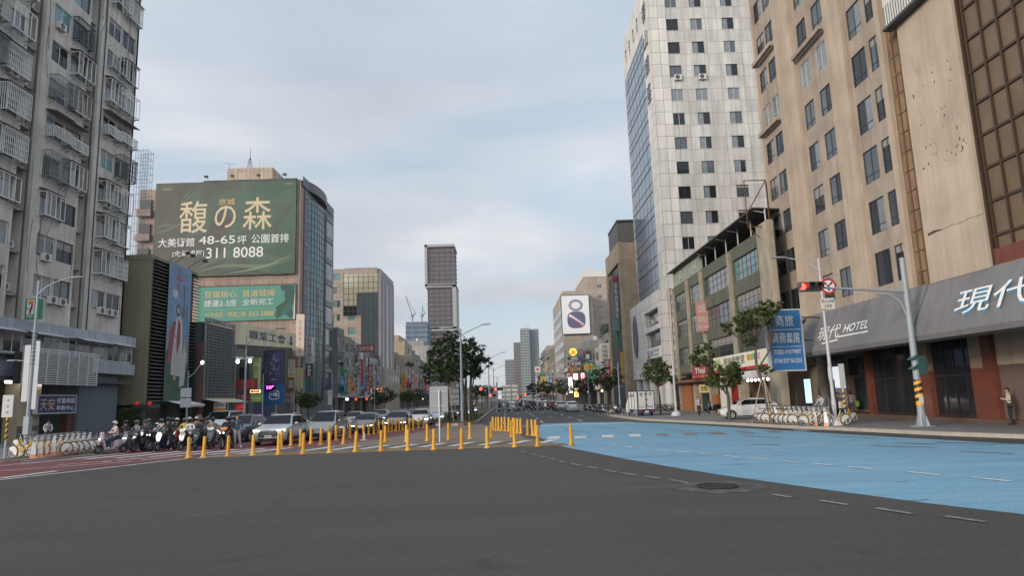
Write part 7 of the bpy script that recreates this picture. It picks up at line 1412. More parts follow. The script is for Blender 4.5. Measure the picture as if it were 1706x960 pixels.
# ================================================================== vehicles
def paint(name, col, metal=.3): return mat(name, col, .32, var=.03, scale=2, metal=metal, coat=.8, spec=.5)
PAINT = {'pearl': paint('pearl white paint', (.52, .53, .54)), 'silver': paint('silver paint', (.36, .36, .36), .5), 'graphite': paint('graphite paint', (.055, .058, .065), .4), 'bluegrey': paint('dark blue grey paint', (.06, .075, .10), .4), 'whitecar': paint('white car paint', (.60, .60, .59), .05), 'darkcar': paint('dark car paint', (.025, .027, .03), .3), 'redcar': paint('dark red paint', (.14, .02, .02), .3)}
_veh = {}
def wheel_mesh(r, w, key):
    if ('w', key) not in _veh:
        t = MB(); n = 22; prof = [(-w/2, r*.66), (-w/2, r*.90), (-w*.36, r), (w*.36, r), (w/2, r*.90), (w/2, r*.66)]
        t.loft([[(x, q*math.cos(a), q*math.sin(a)) for a in [2*math.pi*k/n for k in range(n)]] for x, q in prof], caps=False)
        m = MB(); m.m = 0; m.disc((0, 0, 0), (1, 0, 0), r*.67, w*.5, n); m.m = 1
        for k in range(5):
            a = 2*math.pi*k/5; c, s = math.cos(a), math.sin(a)
            for sx in (-1, 1): m.hexa([(sx*w*.36-.02, -s*.05*r*2+c*.08*r, c*.05*r*2+s*.08*r), (sx*w*.36+.02, -s*.05*r*2+c*.08*r, c*.05*r*2+s*.08*r), (sx*w*.36+.02, s*.05*r*2+c*.08*r, -c*.05*r*2+s*.08*r), (sx*w*.36-.02, s*.05*r*2+c*.08*r, -c*.05*r*2+s*.08*r), (sx*w*.36-.02, c*.64*r-s*.07*r, s*.64*r+c*.07*r), (sx*w*.36+.02, c*.64*r-s*.07*r, s*.64*r+c*.07*r), (sx*w*.36+.02, c*.64*r+s*.07*r, s*.64*r-c*.07*r), (sx*w*.36-.02, c*.64*r+s*.07*r, s*.64*r-c*.07*r)])
        m.torus((w*.37, 0, 0), (1, 0, 0), r*.64, .02, 18, 5); m.torus((-w*.37, 0, 0), (1, 0, 0), r*.64, .02, 18, 5)
        _veh[('w', key)] = (t.mesh('wheel', 'rubber', smooth=35), m.mesh('rim', ['dark', 'alu']))
    return _veh[('w', key)]
CARS = {  # L, W, H, hood front z, cowl z, belt-rear z, y of cowl / roof front / roof rear / tail (from the nose), ground, wheel r
 'suv': dict(L=4.6, W=1.86, zh=.98, zc=1.10, zr=1.69, zt=1.16, yc=1.30, yf=2.05, yr=3.85, yt=4.48, g=.22, r=.36),
 'mpv': dict(L=4.6, W=1.78, zh=.88, zc=1.08, zr=1.76, zt=1.15, yc=1.10, yf=2.0, yr=4.2, yt=4.52, g=.20, r=.33),
 'sedan': dict(L=4.7, W=1.80, zh=.74, zc=.98, zr=1.46, zt=1.05, yc=1.35, yf=2.15, yr=3.35, yt=4.15, g=.17, r=.33),
 'hatch': dict(L=4.1, W=1.73, zh=.78, zc=1.00, zr=1.49, zt=1.05, yc=1.05, yf=1.75, yr=3.3, yt=3.95, g=.17, r=.31),
 'van': dict(L=4.7, W=1.80, zh=1.0, zc=1.22, zr=1.95, zt=1.25, yc=.75, yf=1.35, yr=4.4, yt=4.62, g=.20, r=.33)}
def car(label, kind, pm, loc, rz=0., lights=False, group='cars waiting in the left lanes', name='car', cat='car', plate='BGR-5123', grille='black', clad=None, detail=True, roofrail=False):
    c = CARS[kind]; L_, W_ = c['L'], c['W']; hw = W_/2; y0 = -L_/2; root = thing(name, label, cat, loc, rz, group)
    zb = lambda y: c['zc']+(c['zt']-c['zc'])*max(0, min(1, (y-c['yc'])/(c['yt']-c['yc'])))-.02
    tail_open = kind in ('suv', 'mpv', 'hatch', 'van')
    wt = hw*.74 if kind != 'van' else hw*.84
    st = [(0, .42, c['zh']-.20, None, hw*.76), (.07, c['g']+.10, c['zh']-.08, None, hw*.90), (.28, c['g'], c['zh'], None, hw*.975), (.6*c['yc'], c['g'], c['zh']+.55*(c['zc']-c['zh']), None, hw), (c['yc'], c['g'], c['zc'], None, hw), (c['yf'], c['g'], zb(c['yf']), c['zr']-.045, hw), ((c['yf']+c['yr'])/2, c['g'], zb((c['yf']+c['yr'])/2), c['zr'], hw), (c['yr'], c['g'], zb(c['yr']), c['zr']-.05, hw*.99), (c['yt'], c['g'], c['zt'], None, hw*.965), (L_-.05, c['g']+.08, c['zt']-.12, None, hw*.93), (L_, .45, c['zt']-.25, None, hw*.84)]
    rings = []
    for y, z0, z1, zt, w in st:
        zm = z0+(z1-z0)*.55
        if zt is None: P_ = [(w*.80, z0), (w*.98, z0+.10), (w, zm), (w*.975, z1-.07), (w*.90, z1-.015), (w*.45, z1+.012)]
        else: P_ = [(w*.80, z0), (w*.98, z0+.10), (w, zm), (w*.965, z1), (wt, zt-.06), (wt*.72, zt)]
        rings.append([(x, y0+y, z) for x, z in P_]+[(-x, y0+y, z) for x, z in reversed(P_)])
    a = MB(); a.loft(rings); part(root, 'body', a, PAINT[pm], smooth=38)
    # glass
    def sx(t, zz, w=hw): return w*.965+(wt-w*.965)*t
    for s in (-1, 1):
        g = MB(); yA, yB = c['yc']+.18, (c['yt']-.22 if tail_open else c['yr']+.25); yC, yD = c['yf']+.02, (c['yr']-.02 if tail_open else c['yr']-.05)
        if kind == 'van': yB, yD = c['yr']-.3, c['yr']-.4
        n_ = 8; pts = []
        for i in range(n_+1):
            f = i/n_; yb, yt_ = yA+(yB-yA)*f, yC+(yD-yC)*f; b0 = zb(yb)+.03; tz = c['zr']-.13; pts.append(((s*(sx(.03, 0)+.012), y0+yb, b0), (s*(sx(.90, 0)+.016), y0+yt_, tz)))
        for i in range(n_): g.face([pts[i][0], pts[i+1][0], pts[i+1][1], pts[i][1]])
        part(root, 'side_window', g, 'autoglass')
        if detail:
            p = MB()
            for f in ((.36, .68) if kind != 'sedan' else (.45, .86)):
                i = f*n_; k = min(int(i), n_-1); q = i-k; b_ = Vector(pts[k][0]).lerp(Vector(pts[k+1][0]), q); t_ = Vector(pts[k][1]).lerp(Vector(pts[k+1][1]), q); o_ = Vector((s*.008, 0, 0)); d = Vector((0, .035, 0)); p.face([b_+o_-d, b_+o_+d, t_+o_+d, t_+o_-d])
            part(root, 'window_pillar', p, 'black')
    g = MB(); up = .86; a0, a1 = (c['yc']+.05, c['zc']+.035), (c['yf']-.04, c['zr']-.085); off = (-.012, .018)
    g.face([(-hw*.84, y0+a0[0]+off[0], a0[1]+off[1]), (hw*.84, y0+a0[0]+off[0], a0[1]+off[1]), (wt*.93, y0+a1[0]+off[0], a1[1]+off[1]), (-wt*.93, y0+a1[0]+off[0], a1[1]+off[1])]); part(root, 'windscreen', g, 'autoglass')
    if detail:
        w_ = MB(); w_.tube([(-.4, y0+a0[0]-.03, a0[1]+.03), (.05, y0+a0[0]-.0, a0[1]+.055)], .012, 4); w_.tube([(.1, y0+a0[0]-.03, a0[1]+.03), (.6, y0+a0[0]-.0, a0[1]+.055)], .012, 4); part(root, 'wiper', w_, 'black')
    g = MB(); b0, b1 = (c['yt']-.03, c['zt']+.05), (c['yr']+.05, c['zr']-.12); g.face([(-hw*.80, y0+b0[0]+.012, b0[1]+.02), (hw*.80, y0+b0[0]+.012, b0[1]+.02), (wt*.9, y0+b1[0]+.012, b1[1]+.02), (-wt*.9, y0+b1[0]+.012, b1[1]+.02)]); part(root, 'rear_window', g, 'autoglass')
    # wheels and arches
    r = c['r']; tm, rm = wheel_mesh(r, .21, kind); yw = (.18*L_+.02, L_*.79)
    for y in yw:
        for s in (-1, 1):
            ar = MB(); pts = [(s*(hw+.004), y0+y+(r+.065)*math.cos(t), max(c['g']+.02, r+(r+.065)*math.sin(t))) for t in np.linspace(0, math.pi, 16)]; ar.face(pts); part(root, 'wheel_arch', ar, clad or 'black')
            o = put(bpy.data.objects.new('wheel', tm), root); o.location = (s*(hw-.085), y0+y, r); q = put(bpy.data.objects.new('rim', rm), o)
    if clad:
        q = MB()
        for s in (-1, 1): q.box(min(s*hw, s*(hw+.02)), y0+.9, c['g'], max(s*hw, s*(hw+.02)), y0+L_-.9, c['g']+.20)
        part(root, 'sill_trim', q, clad)
    # front
    fz = c['zh']; lm = 'headlamp' if lights else 'lens'
    for s in (-1, 1):
        q = MB(); e = hw
        q.loft([[(s*e*.50, y0+.012, fz-.20), (s*e*.50, y0+.012, fz-.13), (s*e*.50, y0+.15, fz-.13), (s*e*.50, y0+.15, fz-.20)], [(s*e*.78, y0+.035, fz-.22), (s*e*.78, y0+.03, fz-.11), (s*e*.78, y0+.2, fz-.11), (s*e*.78, y0+.2, fz-.22)], [(s*e*.945, y0+.16, fz-.20), (s*e*.945, y0+.16, fz-.09), (s*e*.93, y0+.45, fz-.07), (s*e*.93, y0+.45, fz-.15)]]); part(root, 'headlight', q, lm)
        if detail:
            q = MB(); q.ell((s*(hw+.11), y0+c['yc']+.38, c['zc']+.06), .11, .07, .075, 10, 6); q.tube([(s*hw*.95, y0+c['yc']+.40, c['zc']+.0), (s*(hw+.06), y0+c['yc']+.40, c['zc']+.04)], .025, 5); part(root, 'mirror', q, PAINT[pm], smooth=True)
            q = MB(); q.box(s*hw*.62-.09, y0+.02, .40, s*hw*.62+.09, y0+.09, .52); part(root, 'fog_lamp', q, 'lens' if not lights else 'lens')
        q = MB(); q.box(min(s*hw*.60, s*hw*.90), y0+L_-.10, c['zt']-.33, max(s*hw*.60, s*hw*.90), y0+L_-.0, c['zt']-.16); part(root, 'tail_light', q, 'red')
    q = MB()
    if kind == 'suv' and grille == 'black': q.face([(-hw*.52, y0-.006, fz-.16), (hw*.52, y0-.006, fz-.16), (hw*.60, y0-.004, fz-.48), (-hw*.60, y0-.004, fz-.48)])
    elif kind == 'suv': q.face([(-hw*.42, y0-.006, fz-.12), (hw*.42, y0-.006, fz-.12), (hw*.58, y0-.004, .34), (-hw*.58, y0-.004, .34)])
    else: q.face([(-hw*.48, y0-.006, fz-.20), (hw*.48, y0-.006, fz-.20), (hw*.44, y0-.006, fz-.34), (-hw*.44, y0-.006, fz-.34)])
    q.face([(-hw*.66, y0-.004, .47), (hw*.66, y0-.004, .47), (hw*.58, y0+.03, .30), (-hw*.58, y0+.03, .30)]); q.m = 1
    for k in range(3): z = fz-.20-.07*k; q.box(-hw*.46, y0-.014, z-.012, hw*.46, y0-.006, z)
    q.torus((0, y0-.012, fz-.17), (0, 1, 0), .055, .012, 12, 4)
    part(root, 'grille', q, [grille if grille != 'spindle' else 'black', 'chrome' if detail else 'grey'])
    q = MB(); pz = .55 if kind != 'suv' else .50; q.box(-.19, y0-.03, pz-.08, .19, y0-.012, pz+.08); q.m = 1; text(q, lambda u, v, w=0: (u, y0-.03-w, v), plate, -.16, pz-.045, .16, pz+.045, w=.004); part(root, 'number_plate', q, ['white', 'black'])
    q = MB(); q.box(-.19, y0+L_-.01, .62, .19, y0+L_+.012, .78); part(root, 'number_plate', q, 'white')
    if roofrail:
        q = MB()
        for s in (-1, 1): q.tube([(s*wt*.92, y0+c['yf']+.3, c['zr']-.01), (s*wt*.92, y0+c['yf']+.45, c['zr']+.04), (s*wt*.92, y0+c['yr']-.4, c['zr']+.04), (s*wt*.92, y0+c['yr']-.2, c['zr']-.02)], .02, 5)
        part(root, 'roof_rail', q, 'alu')
    if detail:
        q = MB()
        for s in (-1, 1):
            for yy in (c['yf']+.75, c['yf']+1.75): q.box(min(s*(hw-.005), s*(hw+.018)), y0+yy, .86*c['zc'], max(s*(hw-.005), s*(hw+.018)), y0+yy+.18, .86*c['zc']+.03)
            for yy in (c['yc']+.12, c['yf']+.98, c['yf']+1.98): q.box(min(s*(hw-.01), s*(hw+.002)), y0+yy, c['g']+.15, max(s*(hw-.01), s*(hw+.002)), y0+yy+.012, zb(yy)-.05)
        part(root, 'door_trim', q, 'dark')
    return root
def front_at(px_, py_, kind, dy=0., dx=0.):    # centre position of a car whose nose stands over that road point
    x, y = gr(px_, py_); return (x+dx, y+CARS[kind]['L']/2+dy, 0)
car('white sport utility car with a dark mesh grille, nearest behind the bollards', 'suv', 'pearl', front_at(446, 744, 'suv'), lights=True, clad='dark', roofrail=True, plate='BFH-6612')
car('silver people carrier with a large windscreen behind the white sport utility', 'mpv', 'silver', front_at(528, 735, 'mpv'), plate='9A-6618')
car('dark grey sport utility car half hidden behind the standing man', 'suv', 'bluegrey', front_at(409, 738, 'suv', dx=-1.0), grille='spindle', plate='BKX-3390')
car('dark blue grey sedan with one bright headlight behind the people carrier', 'sedan', 'bluegrey', front_at(601, 724.5, 'sedan'), lights=True, plate='ABQ-2216')
car('larger dark sedan with lit headlights in the middle of the queue', 'sedan', 'graphite', front_at(657, 718, 'sedan'), lights=True, plate='BBD-1127')
car('white hatchback with a dark windscreen in the waiting queue', 'hatch', 'whitecar', front_at(697, 711.5, 'hatch'), lights=True, plate='AXE-7781')
car('white hatchback half hidden behind the road sign', 'hatch', 'pearl', front_at(724, 706.5, 'hatch'), lights=True, plate='BMR-2210')
car('dark car with lit headlights behind the sign and the tree stakes', 'suv', 'darkcar', front_at(754, 702, 'suv'), lights=True, plate='AWB-3082')
car('white van behind the crowd of scooter riders', 'van', 'whitecar', (onY(354, 690, 53.5)[0], 55.9, 0), rz=.03, name='van', cat='van', plate='AMW-0315')
for i, (px_, Y, k, pm, lab) in enumerate(((582, 62, 'sedan', 'silver', 'grey car roof showing between the people carrier and the dark sedan'), (628, 72, 'sedan', 'bluegrey', 'bluish car behind the two dark sedans'), (770, 84, 'hatch', 'silver', 'pale car with lit lamps among the tree trunks'), (728, 92, 'suv', 'darkcar', 'dark tall car far back in the left queue'), (785, 106, 'sedan', 'pearl', 'far white car with lit lamps beyond the median trees'))): car(lab, k, pm, (onY(px_, 690, Y)[0], Y+2, 0), lights=True, detail=False)
for i, (X_, Y) in enumerate(((-11, 150), (-14.5, 158), (-10.5, 176), (-14, 190), (-11, 215))): car('far car with lit headlamps beyond the banyans, %s in its line' % ORD[i], ('sedan', 'suv', 'hatch')[i % 3], ('silver', 'darkcar', 'pearl')[i % 3], (X_, Y, 0), lights=True, detail=False)
for i in range(9):
    X_ = (1.2, 4.6, 7.9)[i % 3]; Y = 124+i*9.5; car('far %s car driving away in the right lanes, %s from the red signals' % (('silver', 'dark', 'white')[i % 3], ORD[i]), ('sedan', 'suv', 'hatch')[i % 3], ('silver', 'darkcar', 'whitecar')[i % 3], (X_, Y, 0), rz=math.pi, group='far cars in the right lanes', detail=False)
# right side
c = gr(1252, 698.5, .15); car('white hatchback parked across the pavement in front of the shop', 'hatch', 'whitecar', (c[0]+.1, c[1]+.9, .15), rz=R(-99), group=None, name='parked_car', plate='BCE-5530')
GP = 'cars parked along the right kerb'
for i, (px_, Y, k, pm, lab) in enumerate(((935, 106, 'hatch', 'silver', 'silver hatchback parked tail on below the maroon sign'), (954, 96, 'hatch', 'whitecar', 'white hatchback parked left of the row of scooters'), (922, 128, 'hatch', 'redcar', 'dark red car parked beyond the silver hatchback'), (914, 146, 'suv', 'darkcar', 'dark tall car parked beyond the dark red one'), (905, 172, 'van', 'whitecar', 'white van parked below the far yellow sign'), (898, 200, 'sedan', 'silver', 'far silver sedan at the right kerb'), (890, 240, 'hatch', 'whitecar', 'farthest white car at the right kerb'))): car(lab, k, pm, (onY(px_, 670, Y)[0], Y+2, 0), rz=math.pi, group=GP, name='parked_car', detail=False)
# box truck
c = gr(1077, 696); tr = thing('box_truck', 'small white box truck with a blue frame parked at the right kerb', 'truck', (c[0]+.05, c[1], 0), R(8))
a = MB(); a.box(-.83, 0, .72, .83, 2.6, 2.42); part(tr, 'cargo_box', a, 'offwhite')
a = MB()
for x in (-.84, -.02, .78): a.box(x, -.03, .68, x+.06, .03, 2.46)
for z in (.68, 2.40): a.box(-.84, -.03, z, .84, .03, z+.06); a.box(-.86, 0, z, -.82, 2.6, z+.06); a.box(.82, 0, z, .86, 2.6, z+.06)
for x in (-.86, .82):
    for y in (0, .85, 1.7, 2.56): a.box(x, y, .70, x+.04, y+.05, 2.44)
for x in (-.84, .04, -.14, .74):
    for z in (1.1, 1.6, 2.1): a.box(x, -.045, z, x+.1, -.03, z+.07)
part(tr, 'frame', a, 'navy')
a = MB(); q = lambda u, v, w=0: (u, -.03-w, v); text(a, q, '全', -.6, 2.0, -.3, 2.3, w=.01); text(a, q, '棧', .3, 2.0, .6, 2.3, w=.01); text(a, q, '07-3921515', -.72, .92, -.1, 1.02, w=.01); text(a, q, '高雄市', .1, .92, .7, 1.04, w=.01); s_ = lambda u, v, w=0: (-.86-w, 2.5-u, v); text(a, s_, '全棧物流', .3, 1.9, 1.6, 2.2, w=.012); part(tr, 'lettering', a, 'black')
a = MB(); a.loft([[(-.72, 2.75, .45), (.72, 2.75, .45), (.72, 2.75, 1.2), (.64, 2.75, 1.78), (-.64, 2.75, 1.78), (-.72, 2.75, 1.2)], [(-.72, 3.9, .45), (.72, 3.9, .45), (.72, 3.9, 1.05), (.62, 3.55, 1.75), (-.62, 3.55, 1.75), (-.72, 3.9, 1.05)]]); part(tr, 'cab', a, 'offwhite')
a = MB(); a.box(-.78, .05, .48, .78, 2.7, .70); a.box(-.8, -.08, .42, .8, 0, .66); part(tr, 'chassis', a, 'navy')
tm, rm = wheel_mesh(.27, .17, 'truck')
for y in (.65, 3.3):
    for s in (-1, 1): o = put(bpy.data.objects.new('wheel', tm), tr); o.location = (s*.66, y, .27); put(bpy.data.objects.new('rim', rm), o)
for s in (-1, 1): a = MB(); a.box(s*.62-.12, -.11, .5, s*.62+.12, -.08, .62); part(tr, 'tail_light', a, 'red')
a = MB(); a.box(-.17, -.10, .46, .17, -.08, .60); part(tr, 'number_plate', a, 'white')
a = MB(); a.box(-.84, .2, .35, -.80, 1.2, .68); part(tr, 'side_guard', a, 'grey')
# ------------------------------------------------------------------ scooters and motorcycles
SB = {'pink': flat('pale pink scooter plastic', (.56, .44, .47), .3, coat=.5), 'black': flat('black scooter plastic', (.018, .018, .02), .25, coat=.6), 'grey': flat('grey scooter plastic', (.10, .105, .11), .3, coat=.6), 'white': flat('white scooter plastic', (.58, .58, .57), .3, coat=.5), 'blue': flat('dark blue scooter plastic', (.02, .035, .09), .3, coat=.6), 'red': flat('red scooter plastic', (.26, .02, .025), .3, coat=.6), 'orange': flat('orange fairing', (.62, .18, .015), .3, coat=.5)}
def two_wheel_mesh(r, w):
    k = ('tw', r, w)
    if k not in _veh:
        t = MB(); t.torus((0, 0, 0), (1, 0, 0), r-w*.45, w*.5, 20, 8); m = MB(); m.disc((0, 0, 0), (1, 0, 0), .07, w*.9, 10); m.torus((0, 0, 0), (1, 0, 0), r-w*.95, .018, 18, 5)
        for i in range(5): a = 2*math.pi*i/5; m.tube([(0, .05*math.cos(a), .05*math.sin(a)), (0, (r-w*.9)*math.cos(a), (r-w*.9)*math.sin(a))], .022, 4)
        _veh[k] = (t.mesh('wheel', 'rubber', smooth=True), m.mesh('rim', 'grey'))
    return _veh[k]
def scooter(label, col, loc, rz=0., lights=True, twin=False, sport=False, group='scooters waiting at the crossing', trim=None, name=None, steer=0.):
    body = SB[col]; root = thing(name or ('motorcycle' if sport else 'scooter'), label, 'motorcycle' if sport else 'scooter', loc, rz, group)
    r, w = (.30, .13) if sport else (.225, .11); yf, yr = (-.68, .68) if sport else (-.62, .60); tm, rm = two_wheel_mesh(r, w)
    for y in (yf, yr): o = put(bpy.data.objects.new('wheel', tm), root); o.location = (0, y, r); put(bpy.data.objects.new('rim', rm), o)
    a = MB()
    if not sport:
        a.loft([[(-.03, -.62, .45), (.03, -.62, .45), (.03, -.60, .5), (-.03, -.60, .5)], [(-.13, -.60, .62), (.13, -.60, .62), (.16, -.46, .62), (-.16, -.46, .62)], [(-.17, -.54, .85), (.17, -.54, .85), (.17, -.42, .85), (-.17, -.42, .85)], [(-.10, -.50, 1.0), (.10, -.50, 1.0), (.10, -.40, 1.0), (-.10, -.40, 1.0)]])   # front shield
        a.loft([[(-.19, -.46, .70), (.19, -.46, .70), (.19, -.42, .70), (-.19, -.42, .70)], [(-.21, -.42, .35), (.21, -.42, .35), (.21, -.36, .35), (-.21, -.36, .35)], [(-.17, -.34, .24), (.17, -.34, .24), (.17, -.28, .30), (-.17, -.28, .30)]])          # leg shield
        a.loft([[(-.17, -.36, .22), (.17, -.36, .22), (.17, -.36, .30), (-.17, -.36, .30)], [(-.17, .12, .22), (.17, .12, .22), (.17, .12, .30), (-.17, .12, .30)]])                                                     # floor
        a.loft([[(-.15, .06, .28), (.15, .06, .28), (.15, .10, .66), (-.15, .10, .66)], [(-.19, .30, .34), (.19, .30, .34), (.18, .30, .70), (-.18, .30, .70)], [(-.15, .80, .52), (.15, .80, .52), (.13, .80, .72), (-.13, .80, .72)], [(-.06, .94, .64), (.06, .94, .64), (.06, .94, .74), (-.06, .94, .74)]])   # tail
        a.loft([[(-.06, yf-.26, .40), (.06, yf-.26, .40), (.05, yf-.24, .43), (-.05, yf-.24, .43)], [(-.085, yf-.1, .48), (.085, yf-.1, .48), (.06, yf-.1, .52), (-.06, yf-.1, .52)], [(-.085, yf+.14, .47), (.085, yf+.14, .47), (.06, yf+.14, .51), (-.06, yf+.14, .51)], [(-.06, yf+.25, .36), (.06, yf+.25, .36), (.05, yf+.24, .38), (-.05, yf+.24, .38)]])   # mudguard
        a.loft([[(-.12, -.56, 1.00), (.12, -.56, 1.00), (.16, -.40, .99), (-.16, -.40, .99)], [(-.08, -.50, 1.10), (.08, -.50, 1.10), (.10, -.40, 1.08), (-.10, -.40, 1.08)]])
    else:
        a.loft([[(-.05, -.86, .80), (.05, -.86, .80), (.05, -.84, .88), (-.05, -.84, .88)], [(-.17, -.66, .66), (.17, -.66, .66), (.13, -.62, 1.0), (-.13, -.62, 1.0)], [(-.21, -.38, .45), (.21, -.38, .45), (.15, -.36, .98), (-.15, -.36, .98)], [(-.19, 0, .36), (.19, 0, .36), (.16, 0, .90), (-.16, 0, .90)], [(-.13, .26, .45), (.13, .26, .45), (.12, .26, .80), (-.12, .26, .80)]])
        a.loft([[(-.12, .24, .70), (.12, .24, .70), (.12, .24, .80), (-.12, .24, .80)], [(-.11, .62, .78), (.11, .62, .78), (.10, .62, .90), (-.10, .62, .90)], [(-.03, .98, .94), (.03, .98, .94), (.03, .98, 1.0), (-.03, .98, 1.0)]])
        a.loft([[(-.07, yf-.2, .50), (.07, yf-.2, .50), (.05, yf-.2, .54), (-.05, yf-.2, .54)], [(-.08, yf, .62), (.08, yf, .62), (.05, yf, .65), (-.05, yf, .65)], [(-.07, yf+.24, .48), (.07, yf+.24, .48), (.05, yf+.24, .52), (-.05, yf+.24, .52)]])
    part(root, 'body', a, body, smooth=45)
    a = MB(); a.loft([[(-.13, .08, .68), (.13, .08, .68), (.12, .1, .74), (-.12, .1, .74)], [(-.16, .35, .70), (.16, .35, .70), (.14, .35, .77), (-.14, .35, .77)], [(-.13, .78, .73), (.13, .78, .73), (.10, .76, .82), (-.10, .76, .82)]] if not sport else [[(-.13, .16, .80), (.13, .16, .80), (.11, .16, .85), (-.11, .16, .85)], [(-.12, .7, .9), (.12, .7, .9), (.1, .7, .95), (-.1, .7, .95)]]); part(root, 'seat', a, 'rubber', smooth=45)
    a = MB(); hz = 1.04 if not sport else 1.02; a.tube([(-.33, -.34, hz), (-.2, -.42, hz+.02), (.2, -.42, hz+.02), (.33, -.34, hz)], .016, 6); a.tube([(-.35, -.33, hz), (-.23, -.39, hz+.01)], .022, 6); a.tube([(.35, -.33, hz), (.23, -.39, hz+.01)], .022, 6)
    for s in (-1, 1): a.tube([(s*.22, -.42, hz), (s*.26, -.44, hz+.17)], .009, 4); a.tube([(s*.05, yf, r), (s*.06, yf+.16, .72)], .025, 6)
    a.box(.12, .35, .16, .22, .85, .30); a.tube([(.16, .5, .22), (.17, .95, .34)], .045, 8); part(root, 'handlebar', a, 'black')
    for s in (-1, 1): a = MB(); a.ell((s*.27, -.44, hz+.21), .065, .02, .045, 10, 6); part(root, 'mirror', a, 'black', smooth=True)
    a = MB(); ly, lz = (-.585, .90) if not sport else (-.80, .86)
    if not sport: ly, lz = -.60, .74
    for dx in ((-.085, .085) if twin or sport else (0,)): a.ell((dx, ly, lz), .042 if twin or sport else .065, .02, .035, 10, 6)
    part(root, 'headlight', a, 'headlamp' if lights else 'lens', smooth=True)
    a = MB(); a.box(-.10, .93, .50, .10, .95, .62); part(root, 'number_plate', a, 'white')
    if trim: a = MB(); a.loft([[(-.11, -.60, .98), (.11, -.60, .98), (.09, -.56, 1.0), (-.09, -.56, 1.0)], [(-.20, -.50, 1.12), (.20, -.50, 1.12), (.18, -.44, 1.14), (-.18, -.44, 1.14)]]); part(root, 'fly_screen', a, trim, smooth=45)
    return root
